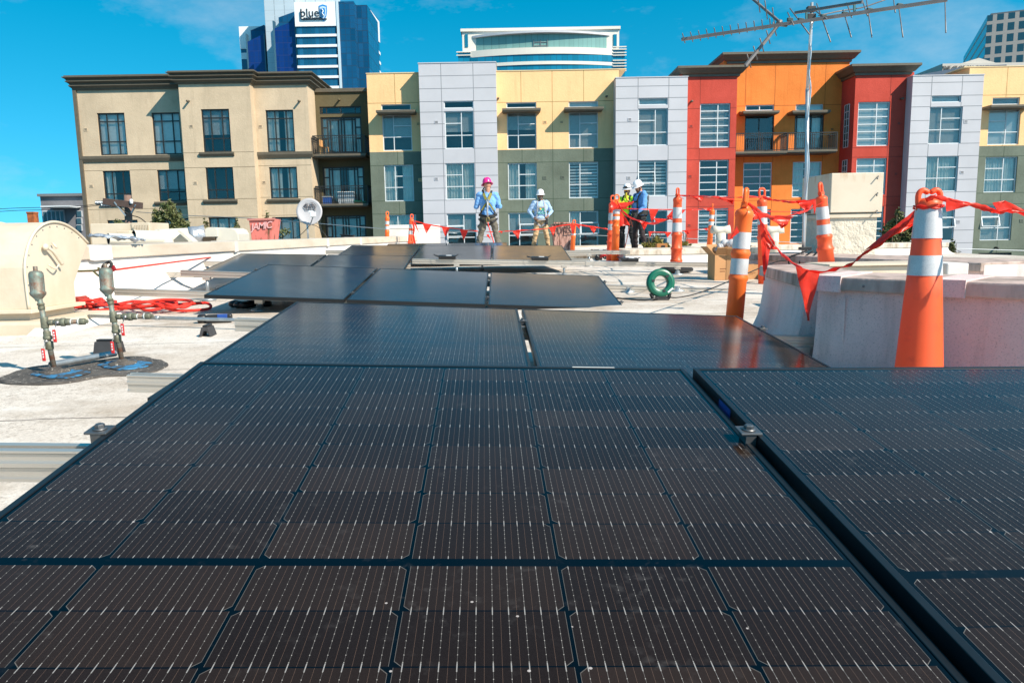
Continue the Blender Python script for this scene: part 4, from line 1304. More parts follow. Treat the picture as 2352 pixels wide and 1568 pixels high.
b.prism([(a.x + 1, D3, a.z + .02), (a.x + 53, D3 - 24, a.z + .02), (a.x + 77, D3 + 28, a.z + .02), (a.x + 25, D3 + 52, a.z + .02)], (0, 0, 0.5))
b.build('roof_slab', m_joint, RT)
# company building with its lettering
D4 = 170.0
a = W(2165, 150, D4); c = W(2268, 139, D4)
KB = thing('office_block', (a.x, D4, 0), 'pale rooftop block with raised company lettering beside the brown tower', 'building')
m_kb = mat('pale_stone', (0.50, 0.47, 0.42), 0.8, 0, 0.1, 0.2)
MB(KB.location).box(a.x, c.x + 14, D4, D4 + 18, 0, a.z + .3).build('block_wall', m_kb, KB)
b = MB(KB.location).prism([(a.x + 4, D4 + 1, a.z + .3), (a.x + 13, D4 + 1, a.z + .3), (a.x + 8.5, D4 + 1, a.z + 1.6)], (0, 6, 0)); b.build('gable', m_kb, KB)
text_mesh('THE CLOROX COMPANY', 1.35, 'sign_lettering', mat('letter_grey', (0.16, 0.15, 0.14), 0.7), Vector(((a.x + c.x) / 2 + 1.2, D4 - 0.2, a.z - 0.75)) - KB.location, parent=KB, ext=0.1, sx=0.82)
D5 = 110.0
a = W(2118, 171, D5); c = W(2215, 157, D5)
SB = thing('rooftop_screen', (a.x, D5, 0), 'dark blue sloping metal roof screen behind the grey bay', 'building')
MB(SB.location).prism([(a.x, D5, 0), (c.x + 6, D5, 0), (c.x + 6, D5, c.z + .4), (c.x, D5, c.z + .2), (a.x, D5, a.z)], (0, 10, 0)).build('screen_wall', tower_mat('blue_screen', (0.035, 0.06, 0.10), (0.035, 0.06, 0.10), 400, 0.0005, 0.9, 0.4, var=0.2), SB)
MB(SB.location).box(a.x - .2, c.x, D5 - .1, D5 + 10, a.z - 1.5, a.z - 1.2).build('gutter', m_joint, SB)
# ================= solar panels =================
def cell_material():
    g = NB('pv_cells')
    uv = g.n('ShaderNodeUVMap'); uv.uv_map = 'UVMap'
    s = g.n('ShaderNodeSeparateXYZ'); g.l(uv.outputs[0], s.inputs[0])
    u, v = s.outputs[0], s.outputs[1]
    PU, PV = 0.1838, 0.0920
    up = g.math('ADD', u, 3 * PU)
    ci = g.math('FLOOR', g.math('DIVIDE', up, PU))
    uc = g.math('SUBTRACT', g.math('SUBTRACT', up, g.math('MULTIPLY', ci, PU)), PU / 2)
    va = g.math('SUBTRACT', g.math('ABSOLUTE', v), 0.0085)
    ri = g.math('FLOOR', g.math('DIVIDE', va, PV))
    rf = g.math('SUBTRACT', va, g.math('MULTIPLY', ri, PV))           # 0 at the side towards the centre gap
    inu = g.math('LESS_THAN', g.math('ABSOLUTE', uc), 0.0897)
    inv = g.math('LESS_THAN', rf, 0.0900)
    rng = g.math('MULTIPLY', g.math('GREATER_THAN', va, 0.0), g.math('LESS_THAN', va, 9 * PV))
    rng = g.math('MULTIPLY', rng, g.math('LESS_THAN', g.math('ABSOLUTE', u), 3 * PU))
    # cut corners alternate from column to column
    par = g.math('MODULO', g.math('ADD', ci, 12.0), 2.0)
    dist_end = g.math('ADD', g.math('MULTIPLY', par, rf), g.math('MULTIPLY', g.math('SUBTRACT', 1.0, par), g.math('SUBTRACT', 0.0911, rf)))
    dist_end = g.math('SUBTRACT', 0.0911, dist_end)
    side = g.math('SUBTRACT', 0.0899, g.math('ABSOLUTE', uc))
    ch = g.math('GREATER_THAN', g.math('ADD', side, dist_end), 0.0085)
    cell = g.math('MULTIPLY', g.math('MULTIPLY', inu, inv), g.math('MULTIPLY', rng, ch))
    # rim line
    inner = g.math('MULTIPLY', g.math('LESS_THAN', g.math('ABSOLUTE', uc), 0.0892), g.math('GREATER_THAN', g.math('ADD', side, dist_end), 0.0096))
    rim = g.math('SUBTRACT', cell, g.math('MULTIPLY', cell, inner))
    # busbars
    BP = 0.01797
    bu = g.math('ADD', uc, 0.08985)
    bf = g.math('ABSOLUTE', g.math('SUBTRACT', g.math('MULTIPLY', g.math('FRACT', g.math('DIVIDE', bu, BP)), BP), BP / 2))
    endd = g.math('MINIMUM', rf, g.math('SUBTRACT', 0.0911, rf))
    wire = g.math('LESS_THAN', bf, 0.00020)
    pad = g.math('MULTIPLY', g.math('LESS_THAN', bf, 0.00055), g.math('LESS_THAN', endd, 0.0058))
    dotf = g.math('ABSOLUTE', g.math('SUBTRACT', g.math('FRACT', g.math('DIVIDE', rf, 0.0112)), 0.5))
    dot = g.math('MULTIPLY', g.math('LESS_THAN', bf, 0.00045), g.math('LESS_THAN', dotf, 0.055))
    bf2 = g.math('ABSOLUTE', g.math('SUBTRACT', g.math('MULTIPLY', g.math('FRACT', g.math('ADD', g.math('DIVIDE', bu, BP), 0.5)), BP), BP / 2))
    thin = g.math('LESS_THAN', bf2, 0.00012)
    cb = g.n('ShaderNodeCombineXYZ'); g.l(ci, cb.inputs[0]); g.l(g.math('ADD', ri, g.math('MULTIPLY', g.math('GREATER_THAN', v, 0.0), 20.0)), cb.inputs[1])
    oi = g.n('ShaderNodeObjectInfo'); g.l(g.math('MULTIPLY', oi.outputs['Random'], 40.0), cb.inputs[2])
    wn = g.n('ShaderNodeTexWhiteNoise'); g.l(cb.outputs[0], wn.inputs['Vector'])
    ccol = g.mix(wn.outputs['Value'], (0.0085, 0.0045, 0.0030), (0.0220, 0.0132, 0.0090))
    gr_ = g.noise(1500, 2, 0.7, g.obj())
    ccol = g.mix(g.math('MULTIPLY', g.ramp(gr_, 0.45, 0.75), 0.3), ccol, (0.045, 0.036, 0.032))
    c = g.mix(cell, (0.0008, 0.0020, 0.0040), ccol)
    c = g.mix(g.math('MULTIPLY', g.math('MULTIPLY', thin, cell), 0.35), c, (0.35, 0.22, 0.16))
    wirec = g.math('MULTIPLY', wire, cell)
    vw = g.noise(9.0, 2, 0.6, g.obj())
    c = g.mix(g.math('MULTIPLY', wirec, g.math('ADD', 0.16, g.math('MULTIPLY', g.ramp(vw, 0.4, 0.7), 0.40))), c, (0.40, 0.38, 0.36))
    c = g.mix(g.math('MULTIPLY', g.math('MULTIPLY', dot, cell), 0.7), c, (0.45, 0.42, 0.38))
    c = g.mix(g.math('MULTIPLY', pad, g.math('MULTIPLY', inu, rng)), c, (0.26, 0.25, 0.24))
    c = g.mix(g.math('MULTIPLY', rim, 0.28), c, (0.35, 0.33, 0.30))
    # dust and dried drops
    d1 = g.noise(5.0, 6, 0.7, g.obj()); d2 = g.noise(45.0, 3, 0.6, g.obj())
    dust = g.math('MULTIPLY', g.ramp(d1, 0.5, 0.8), g.ramp(d2, 0.55, 0.8))
    c = g.mix(g.math('MULTIPLY', dust, 0.24), c, (0.35, 0.33, 0.32))
    vo = g.n('ShaderNodeTexVoronoi'); vo.inputs['Scale'].default_value = 24.0; g.l(g.obj(), vo.inputs['Vector'])
    spot = g.math('MULTIPLY', g.math('LESS_THAN', vo.outputs['Distance'], 0.045), g.math('GREATER_THAN', g.noise(3.0, 2, 0.5, g.obj()), 0.57))
    c = g.mix(g.math('MULTIPLY', spot, 0.6), c, (0.55, 0.5, 0.48))
    g.l(c, g.b.inputs['Base Color'])
    rr = g.math('ADD', 0.115, g.math('MULTIPLY', g.ramp(g.noise(3.0, 5, 0.65, g.obj()), 0.3, 0.8), 0.05))
    g.l(rr, g.b.inputs['Roughness'])
    g.b.inputs['IOR'].default_value = 1.27
    return g.m
m_pv = cell_material()
m_frame = mat('panel_frame_black', (0.012, 0.015, 0.018), 0.38, 0.3, 0.2, 20, spec=0.5)
m_back = mat('panel_backsheet', (0.03, 0.03, 0.032), 0.7)
PWid, PLen, PTh = 1.134, 1.722, 0.030

def proto_panel():
    t = thing('solar_panel', (0, 0, 0), 'x', 'solar panel', 'solar panels on the roof racks')
    b = MB()
    w, l = PWid / 2, PLen / 2
    fr_ = 0.011
    for sx in (-1, 1):
        b.box(min(sx * w, sx * (w - fr_)), max(sx * w, sx * (w - fr_)), -l, l, -PTh, 0)
        b.box(min(sx * (w - fr_), sx * (w - 0.030)), max(sx * (w - fr_), sx * (w - 0.030)), -l, l, -PTh, -PTh + 0.002)
    for sy in (-1, 1):
        b.box(-w + fr_, w - fr_, min(sy * l, sy * (l - fr_)), max(sy * l, sy * (l - fr_)), -PTh + .0003, -0.0003)
    fo = b.build('frame', m_frame, t, bevel=0.0016, bseg=2)
    g_ = MB().box(-w + fr_, w - fr_, -l + fr_, l - fr_, -0.0065, -0.0018)
    go = g_.build('glass', [m_pv], t)
    uvl = go.data.uv_layers.new(name='UVMap')
    for lp in go.data.loops:
        co = go.data.vertices[lp.vertex_index].co
        uvl.data[lp.index].uv = (co.x, co.y)
    MB().box(-w + fr_, w - fr_, -l + fr_, l - fr_, -0.0095, -0.0067).build('backsheet', m_back, t)
    MB().box(-0.10, 0.10, 0.02, 0.09, -0.025, -0.0097).build('junction_box', m_black, t, bevel=0.003)
    return t
PP = proto_panel()
def axes(yaw, ut, vt):
    u = Vector((math.cos(yaw) * math.cos(ut), math.sin(yaw) * math.cos(ut), math.sin(ut)))
    v = Vector((-math.sin(yaw) * math.cos(vt), math.cos(yaw) * math.cos(vt), math.sin(vt)))
    v = (v - u * u.dot(v)).normalized()
    return u, v, u.cross(v)
used = [False]
def put_panel(org, ax, off, label):
    u, v, n = ax
    c = Vector(org) + Vector((0, 0, ZC)) + u * (off + PWid / 2) - v * (PLen / 2)
    m = Matrix((u, v, n)).transposed()
    if not used[0]:
        o = PP; used[0] = True
    else:
        o = copy_tree(PP)
    o.rotation_euler = m.to_euler()
    o.location = c
    o['label'] = label
    return o
ROWS = {
 1: ((-0.7245, 1.703, -0.2753), axes(0.0364, -0.0310, 0.113)),
 '1b': ((0.4175, 1.6905, -0.3085), axes(0.0365, -0.0185, 0.113)),
 2: ((-1.1008, 3.8052, -0.3122), axes(0.0343, -0.0532, 0.075)),
 3: ((-2.519, 7.758, -0.2464), axes(0.0166, -0.0527, 0.106)),
 4: ((-3.6157, 10.0459, -0.166), axes(0.0437, -0.0316, 0.1138)),
 5: ((-1.4418, 12.294, -0.124), axes(0.0203, -0.0179, 0.116)),
 6: ((-2.35, 14.45, -0.105), axes(0.0203, -0.005, 0.116)),
}
ROWS[1] = ((-0.7245, 1.703, -0.2753), axes(0.0364, -0.0375, 0.113))
put_panel(*ROWS[1], 0.0, 'large solar panel filling the foreground, its cell lines seen closest')
p1b = put_panel(*ROWS['1b'], 0.0, 'nearest solar panel on the right, cut by the right edge, below the large traffic cone')
GAP = 0.022
L2 = ['left panel of the second row, reaching up from the foreground panel to a long gap', 'right panel of the second row, reflecting yellow, red and the orange posts']
for k in range(2): put_panel(*ROWS[2], k * (PWid + GAP), L2[k])
L3 = ['left panel of the row of three, its near corner jutting over the roof', 'middle panel of the row of three', 'right panel of the row of three, nearest the green reel']
for k in range(3): put_panel(*ROWS[3], k * (PWid + GAP), L3[k])
L4 = ['panel of the fourth row nearest the left parapet, pale-edged at its left', 'panel of the fourth row ending at the long bare rail']
for k in range(2): put_panel(*ROWS[4], k * (PWid + GAP), L4[k])
L5 = ['left panel of the back row of three, reflecting yellow', 'panel in front of the worker in the pink hard hat', 'panel at the right end of the back row, its right edge beside the tool belts']
for k in range(3): put_panel(*ROWS[5], (k - 1) * (PWid + GAP), L5[k])
L6 = ['farthest solar panel on the left, only its upper edge showing', 'farthest solar panel beside the pink-hatted worker, only its upper edge showing']
for k in range(2): put_panel(*ROWS[6], k * (PWid + GAP), L6[k])
# blue sticker on the side of the near right panel, pale sticker on the front panel rim
u, v, n = ROWS['1b'][1]
m_blue = mat('sticker_blue', (0.01, 0.06, 0.28), 0.5)
o = MB().box(-PWid / 2 - 0.0009, -PWid / 2 - 0.0003, PLen / 2 - 0.27, PLen / 2 - 0.20, -0.024, -0.006).build('sticker', m_blue, p1b, label='small blue sticker on the side of the frame')
MB().box(0.30, 0.40, PLen / 2 - 0.0075, PLen / 2 - 0.0025, 0.0001, 0.0004).build('sticker', mat('sticker_white', (0.6, 0.6, 0.58), 0.5), PP, label='narrow white sticker on the far frame edge')

# ---- rails
m_rail = mat('rail_aluminium', (0.66, 0.62, 0.56), 0.36, 0.75, 0.14, 1.5, 0.08, 60, stretch=(0.3, 6, 6))
m_zinc = mat('clamp_metal', (0.20, 0.205, 0.21), 0.42, 0.8, 0.4, 30)
def rail(row, s, a, b_, label, feet=(), clamps=(), hh=0.058, drop=0.0, group='aluminium mounting rails'):
    """rail under row at distance s from its far edge, running from u=a to u=b_"""
    org, ax = ROWS[row]
    u, v, n = ax
    o = Vector(org) + Vector((0, 0, ZC)) - v * s - n * (PTh + hh / 2 + 0.001 + drop)
    A, B = o + u * a, o + u * b_
    t = thing('mounting_rail', A, label, 'rail', group)
    m = MB(A)
    w = 0.019
    prof = [(-w, -hh / 2), (w, -hh / 2), (w, -hh / 2 + 0.006), (w - 0.006, -hh / 2 + 0.010), (w - 0.006, -0.006), (w, -0.002), (w, 0.006), (w - 0.005, 0.010), (w - 0.005, hh / 2 - 0.008), (w, hh / 2 - 0.004), (w, hh / 2), (0.006, hh / 2), (0.006, hh / 2 - 0.012), (-0.006, hh / 2 - 0.012), (-0.006, hh / 2),
            (-w, hh / 2), (-w, hh / 2 - 0.004), (-w + 0.005, hh / 2 - 0.008), (-w + 0.005, 0.010), (-w, 0.006), (-w, -0.002), (-w + 0.006, -0.006), (-w + 0.006, -hh / 2 + 0.010), (-w, -hh / 2 + 0.006)]
    m.prism([A + v * p_ + n * q_ for p_, q_ in prof], B - A)
    m.build('beam', m_rail, t)
    for f in feet:
        P = o + u * f - n * (hh / 2)
        zb_ = zr(P.x, P.y)
        c = MB(A)
        c.lathe([(0.016, zb_ - P.z + 0.02), (0.016, 0.01)], (P.x, P.y, P.z), seg=12)
        c.lathe([(0.075, zb_ - P.z - 0.01), (0.075, zb_ - P.z + 0.012), (0.035, zb_ - P.z + 0.018), (0.028, zb_ - P.z + 0.05)], (P.x, P.y, P.z), seg=18)
        c.build('foot_post', m_galv, t)
        MB(A).obox(P - n * 0.012 + v * 0.0, u * 0.035, v * 0.028, n * 0.018).build('foot_bracket', m_rail, t, bevel=0.002)
    for q_ in clamps:
        P = o + u * q_ + n * (hh / 2 + PTh)
        c = MB(A)
        c.obox(P + n * 0.003, u * 0.019, v * 0.019, n * 0.0022)
        c.obox(P - n * 0.010, u * 0.0098, v * 0.017, n * 0.0115)
        co = c.build('panel_clamp', m_zinc, t, bevel=0.001)
        h = MB(A).lathe([(0.0085, 0.0055), (0.0085, 0.013), (0.0065, 0.0145)], P, n, 6, smooth=False)
        h.lathe([(0.012, 0.0055), (0.012, 0.0072)], P, n, 16)
        h.build('clamp_bolt', m_zinc, co)
    return t, A, B, u, v, n, o
G0 = PWid + GAP / 2
rail(1, 0.44, -0.9, 1.14, 'rail under the foreground panel, sticking out at the left beside its end clamp', (-0.7, ), (-0.012, ))
rail('1b', 0.40, -0.03, 1.6, 'rail under the near right panel, its bolted clamp holding both nearest panels', (0.5,), (-0.011,))
rail(1, 1.35, -0.6, 2.4, 'rail under the near part of the foreground panel', (-0.3,), ())
rail(2, 0.34, -0.2, 2.62, 'rail under the upper second row, its bare right end against the grey parapet', (1.1, 2.5), (G0, 2.302))
rail(2, 1.36, -0.22, 2.5, 'rail under the near part of the second row, a stub left of the foreground panel', (0.5,), (G0,))
rail(3, 0.36, -0.75, 5.1, 'long rail under the row of three, running out right past the green reel', (-0.5, 3.7, 4.2), (-0.012, G0, 2 * G0 + GAP / 2, 3.46))
rail(3, 1.42, -0.87, 3.6, 'rail under the near edge of the row of three, reaching left behind the valves', (0.35, ), (-0.012, G0, 2 * G0 + GAP / 2, 3.46))
rail(4, 0.55, -0.5, 2.31, 'rail under the fourth row, its bare left end reaching towards the parapet', (1.0,), (G0, ), hh=0.058)
r4 = rail(4, 0.50, 2.33, 6.35, 'long bare rail carrying black power boxes in front of the back row', (2.9, 4.3, 5.8), (), hh=0.062, drop=-0.062)
rail(4, 1.40, -1.0, 3.0, 'rail under the near edge of the fourth row by the left parapet', (-0.6,), ())
rail(5, 0.38, -1.5, 3.35, 'rail behind the back row of three, ending beside the orange posts', (2.7,), (G0 - 1.15, G0, 2.3), hh=0.06)
rail(5, 1.30, -0.4, 2.6, 'rail under the near part of the back row of three', (1.0,), (G0,))
rail(6, 0.42, 2.34, 4.25, 'farthest rail, short and bare, running behind the tool belts', (3.2,), (), drop=0.13)
# splice sleeve on the bare rail
t, A, B, u, v, n, o = r4
MB(A).obox(o + u * 4.75, u * 0.17, v * 0.022, n * 0.033).build('splice_sleeve', m_rail, t, bevel=0.002)

# power optimisers lying on the rails
def optimiser(P, u, v, n, label, seed, s=1.0):
    rnd = random.Random(seed)
    t = thing('power_optimiser', P, label, 'electrical box', 'black power boxes with cable tails on the rails')
    b = MB(P).obox(P + n * 0.024 + u * 0.03, u * 0.095 * s, v * 0.05, n * 0.022)
    b.build('housing', m_black, t, bevel=0.006)
    MB(P).obox(P + n * 0.0475 + u * 0.05, u * 0.035, v * 0.03, n * 0.0014).build('label_plate', mat('plate_grey', (0.55, 0.58, 0.6), 0.4), t)
    for k in range(3):
        pts = []
        a0 = P + u * (-0.05 if k < 2 else 0.12) + n * 0.02
        L_ = (0.09 if k < 2 else 0.05)
        for i in range(7):
            q = i / 6
            pts.append(a0 - u * (L_ * math.sin(q * math.pi) * (1 if k < 2 else -1)) + v * (0.05 * (k - 1) * q - 0.04 * q) + n * (0.012 + 0.03 * math.sin(q * math.pi) * (0.6 + rnd.random() * .5)))
        MB(P).tube(smooth_path(pts, 3), 0.0045, 6).build('cable_tail', m_black, t)
    return t
for k, (uu, lb) in enumerate(((2.75, 'black power box with looped cable on the bare rail below the pink-hatted worker'), (3.95, 'black power box with pale plate on the bare rail below the white-hatted worker'), (5.13, 'black power box on the bare rail at the foot of the pair of orange posts'))):
    optimiser(o + u * uu + n * 0.032, u, v, n, lb, 3 + k, 1.15)
org, (u6, v6, n6) = ROWS[6]
q0 = Vector(org) + Vector((0, 0, ZC)) - v6 * 0.42 - n6 * 0.0 + u6 * 4.0
optimiser(q0 - n6 * 0.158, u6, v6, n6, 'small black power box on the farthest rail left of the orange post pair', 11, 1.1)
# ================= orange delineator posts =================
m_or = mat('post_orange', (1.0, 0.155, 0.05), 0.42, 0, 0.10, 12.0, c2=(0.66, 0.11, 0.05), p=(0.56, 0.80))
m_or2 = mat('post_orange_yellow', (1.0, 0.22, 0.04), 0.38, 0, 0.10, 12.0, c2=(0.70, 0.14, 0.04), p=(0.58, 0.82))
for m_p in (m_or, m_or2):                       # hollow thin-walled plastic lets some light through
    nt_ = m_p.node_tree
    bs_ = nt_.nodes['Principled BSDF']
    tl_ = nt_.nodes.new('ShaderNodeBsdfTranslucent'); tl_.inputs[0].default_value = (1.0, 0.17, 0.05, 1)
    mx_ = nt_.nodes.new('ShaderNodeMixShader'); mx_.inputs[0].default_value = 0.3
    nt_.links.new(bs_.outputs[0], mx_.inputs[1]); nt_.links.new(tl_.outputs[0], mx_.inputs[2])
    nt_.links.new(mx_.outputs[0], [n for n in nt_.nodes if n.type == 'OUTPUT_MATERIAL'][0].inputs[0])
m_band = NB('reflective_band'); g = m_band
vo = g.n('ShaderNodeTexVoronoi'); vo.inputs['Scale'].default_value = 260.0; g.l(g.obj(), vo.inputs['Vector'])
no = g.ramp(g.noise(14, 4, 0.6, g.obj()), 0.4, 0.8)
g.l(g.mix(g.math('MULTIPLY', no, 0.4), g.mix(vo.outputs['Distance'], (0.68, 0.67, 0.66), (0.50, 0.50, 0.51)), (0.36, 0.34, 0.33)), g.b.inputs['Base Color'])
g.b.inputs['Roughness'].default_value = 0.4; g.b.inputs['Metallic'].default_value = 0.15
m_band = g.m
m_rub = mat('black_rubber', (0.02, 0.02, 0.02), 0.85, 0, 0.3, 10, 0.3, 60)
def post(base, top, r, label, bands=((0.62, 0.72), (0.77, 0.87)), handle_rz=0.0, base_kind=None, mm=None, taper=1.12, rings=(0.30, 0.50), group='orange delineator posts', hk='loop', sticker=False):
    """base, top: world points of the post foot and of the handle top"""
    base, top = Vector(base), Vector(top)
    ax = (top - base)
    H = ax.length
    ax.normalize()
    hh = 0.115 if hk else 0.0
    Hb = H - hh
    mm = mm or m_or
    t = thing('delineator_post', base, label, 'safety post', group)
    def rad(h): return r * (taper + (1 - taper) * h / Hb)
    prof = [(rad(0), 0.0)]
    for q in sorted(rings):
        h = q * Hb
        prof += [(rad(h - .012), h - 0.02), (rad(h) * 1.13, h - 0.008), (rad(h) * 1.13, h + 0.008), (rad(h + .02) * 0.97, h + 0.022)]
    prof += [(rad(Hb * .93), Hb * 0.93), (rad(Hb) * 1.1, Hb * 0.945), (rad(Hb) * 1.1, Hb * 0.965), (rad(Hb) * 0.95, Hb * .985), (rad(Hb) * 0.5, Hb)]
    prof = sorted(prof, key=lambda p: p[1])
    MB(base).lathe(prof, base, ax, 28).build('post_body', mm, t)
    for a, b_ in bands:
        MB(base).lathe([(rad(a * Hb) * 1.008 + .0006, a * Hb), (rad(b_ * Hb) * 1.008 + .0006, b_ * Hb)], base, ax, 28, cap=False).build('reflective_band', m_band, t)
    u = Vector((math.cos(handle_rz), math.sin(handle_rz), 0)); u = (u - ax * u.dot(ax)).normalized()
    w = ax.cross(u)
    P = base + ax * Hb
    hb = MB(base)
    hb.lathe([(r * 0.55, -0.03), (r * 0.5, 0.02)], P, ax, 14)
    hw = r * 0.72
    hb.obox(P + ax * 0.022, u * hw, w * 0.016, ax * 0.014)
    pts = [P + ax * 0.03 - u * hw * 0.8, P + ax * 0.085 - u * hw * 0.85, P + ax * (hh - 0.008) - u * hw * 0.45, P + ax * (hh - 0.008) + u * hw * 0.45, P + ax * 0.085 + u * hw * 0.85, P + ax * 0.03 + u * hw * 0.8]
    hb.tube(smooth_path(pts, 4), 0.0125, 8)
    hb.build('handle', mm, t)
    if base_kind == 'hex':
        b = MB(base)
        z0 = zr(base.x, base.y) + 0.02
        b.lathe([(0.235, 0.0), (0.235, 0.035), (0.20, 0.055), (0.10, 0.065)], (base.x, base.y, z0), (0, 0, 1), 8, smooth=False)
        b.build('rubber_base', m_rub, t)
    elif base_kind == 'disc':
        MB(base).lathe([(r * 1.9, 0.0), (r * 1.9, 0.03), (r * 1.2, 0.05)], (base.x, base.y, zr(base.x, base.y)), (0, 0, 1), 20).build('rubber_base', m_rub, t)
    if sticker:
        MB(base).obox(base + ax * H * 0.33 + Vector((0, -rad(.3) * 1.03, 0)), (0.018, 0, 0), (0, 0.002, 0), (0, 0, 0.016)).build('sticker', m_wframe, t)
    return t
def onroof(px, py, Y):
    p = W(px, py, Y); return Vector((p.x, p.y, zr(p.x, p.y)))
def basept(px, py, tx, ty, Y):
    """foot on the roof below pixel (px,py) keeping the lean seen in the photo"""
    a, b = W(tx, ty, Y), W(px, py, Y)
    k = (zr(a.x, Y) - a.z) / (b.z - a.z)
    return a + (b - a) * k, a
fA = basept(1553, 620, 1557, 432, 10.2); post(fA[0], fA[1], 0.056, 'orange post standing on a black hexagonal rubber base behind the green reel', ((0.54, 0.66), (0.715, 0.86)), 0.9, 'hex', taper=1.4, rings=(0.16, 0.32, 0.50))
fB = basept(1687, 729, 1715, 433, 4.4); post(fB[0], fB[1], 0.049, 'big yellow-orange post leaning right in front of the cardboard boxes', ((0.50, 0.62), (0.695, 0.82)), 1.1, None, m_or2, 1.05, rings=(0.47, 0.66))
fC = basept(1753, 655, 1750, 432, 8.2); post(fC[0], fC[1], 0.050, 'orange post with a small white sticker, just right of the leaning yellow-orange post', ((0.70, 0.79), (0.83, 0.91)), 0.1, None, taper=1.05, rings=(0.55,), sticker=True)
pD = W(1898, 606, 6.7); tD = W(1884, 420, 6.7); post(pD, tD, 0.046, 'orange post with scuffed reflective bands, in front of the cream duct housing', ((0.44, 0.58), (0.66, 0.84)), 0.8, None, taper=1.55, rings=(0.22, 0.40))
fE = basept(1402, 602, 1408, 449, 13.2); post(fE[0], fE[1], 0.061, 'left post of the touching pair, red-orange with broad dull bands', ((0.54, 0.64), (0.70, 0.82)), 0.3, None, taper=1.25, rings=(0.15, 0.35, 0.47))
fF = basept(1412, 602, 1417, 447, 12.9); post(fF[0], fF[1], 0.060, 'right post of the touching pair, smooth yellow-orange with small bands', ((0.70, 0.76), (0.80, 0.87)), 0.0, None, m_or2, 1.12, rings=(0.60, 0.69))
fG = basept(1629, 571, 1637, 468, 15.5); post(fG[0], fG[1], 0.050, 'distant orange post behind the T-shaped vent, before the red front', ((0.66, 0.74), (0.80, 0.88)), 1.4, None, m_or2, 1.15, rings=(0.6, 0.76))
fH = basept(889, 564, 889.5, 486, 18.5); post(fH[0], fH[1], 0.050, 'orange post farthest left, standing alone before the green front', ((0.68, 0.76), (0.80, 0.88)), 0.3, None, m_or2, 1.1, rings=(0.62,))
fI = basept(943, 562, 946, 492, 18.0); post(fI[0], fI[1], 0.052, 'orange cone-shaped post that the pennant line starts from at left', ((0.60, 0.70), (0.76, 0.86)), 0.4, None, taper=1.5, rings=(0.4,))
fJ = basept(1315, 573, 1319, 505, 17.5); post(fJ[0], fJ[1], 0.050, 'short orange post right of the worker with hands on hips, beside the graffiti hood', ((0.66, 0.72),), 0.1, None, m_or2, 1.1, rings=(0.62,))
fK = basept(1849, 566, 1852, 496, 18.0); post(fK[0], fK[1], 0.050, 'orange and white post far back behind the antenna mast', ((0.60, 0.72), (0.78, 0.88)), 0.4, None, taper=1.4, rings=(0.3,))

# ---- the large tapered cone on the right
cx_, cy_ = 1.590, 2.86
zb0 = zr(cx_, cy_)
CN = thing('traffic_cone', (cx_, cy_, zb0), 'tall tapered orange traffic cone with two wide silver bands in the right foreground', 'traffic cone')
def coneR(z):
    """radius by height above the roof"""
    return 0.0925 - 0.0665 * z
Hc = 0.715
b = MB(CN.location)
pr = [(coneR(z), z) for z in (0.0, 0.1, 0.2, 0.3, 0.4, 0.474)]
pr += [(coneR(0.476) * 0.972, 0.477), (coneR(0.72) * .985, 0.72), (coneR(.73), 0.734), (0.0440, 0.736), (0.0450, 0.741), (0.0440, 0.750), (0.040, 0.759), (0.032, 0.766), (0.02, 0.769)]
b.lathe(pr, CN.location, (0, 0, 1), 48)
b.build('cone_body', m_or, CN)
for za_, zc_ in ((0.478, 0.554), (0.618, 0.732)):
    MB(CN.location).lathe([(coneR(za_) + .0012, za_), (coneR(zc_) + .0012, zc_)], CN.location, (0, 0, 1), 48, cap=False).build('reflective_band', m_band, CN)
MB(CN.location).lathe([(0.155, 0.0), (0.155, 0.025), (0.14, 0.04), (0.10, 0.045)], CN.location, (0, 0, 1), 6, smooth=False).build('rubber_base', m_rub, CN)
P = Vector(CN.location) + Vector((0, 0, 0.745))
for s_, lb in ((-1, None), (1, None)):
    hb = MB(CN.location)
    pts = [P + Vector((s_ * 0.036, 0, -0.02)), P + Vector((s_ * 0.041, 0, 0.012)), P + Vector((s_ * 0.040, 0, 0.040)), P + Vector((s_ * 0.026, 0, 0.053)), P + Vector((s_ * 0.010, 0, 0.047))]
    hb.tube(smooth_path(pts, 5), [0.0105] * 21, 10)
    hb.ell(P + Vector((s_ * 0.010, 0, 0.047)), 0.0108, 10, 6)
    hb.build('handle_hook', m_or, CN)

# ================= pennant lines =================
m_tape = NB('pennant_plastic'); g = m_tape
g.l(g.mix(g.ramp(g.noise(8, 4, 0.6, g.obj()), 0.4, 0.7), (0.92, 0.055, 0.03), (0.95, 0.10, 0.055)), g.b.inputs['Base Color'])
g.b.inputs['Roughness'].default_value = 0.33
g.b.inputs['Specular IOR Level'].default_value = 0.6
_tl = g.n('ShaderNodeBsdfTranslucent'); _tl.inputs[0].default_value = (0.98, 0.08, 0.035, 1)
_ms = g.n('ShaderNodeMixShader'); _ms.inputs[0].default_value = 0.5
g.l(g.b.outputs[0], _ms.inputs[1]); g.l(_tl.outputs[0], _ms.inputs[2])
_out = [n for n in g.t.nodes if n.type == 'OUTPUT_MATERIAL'][0]
g.l(_ms.outputs[0], _out.inputs[0])
g.bump(g.noise(18, 4, 0.6, g.obj()), 0.5, 0.01)
m_tape = g.m
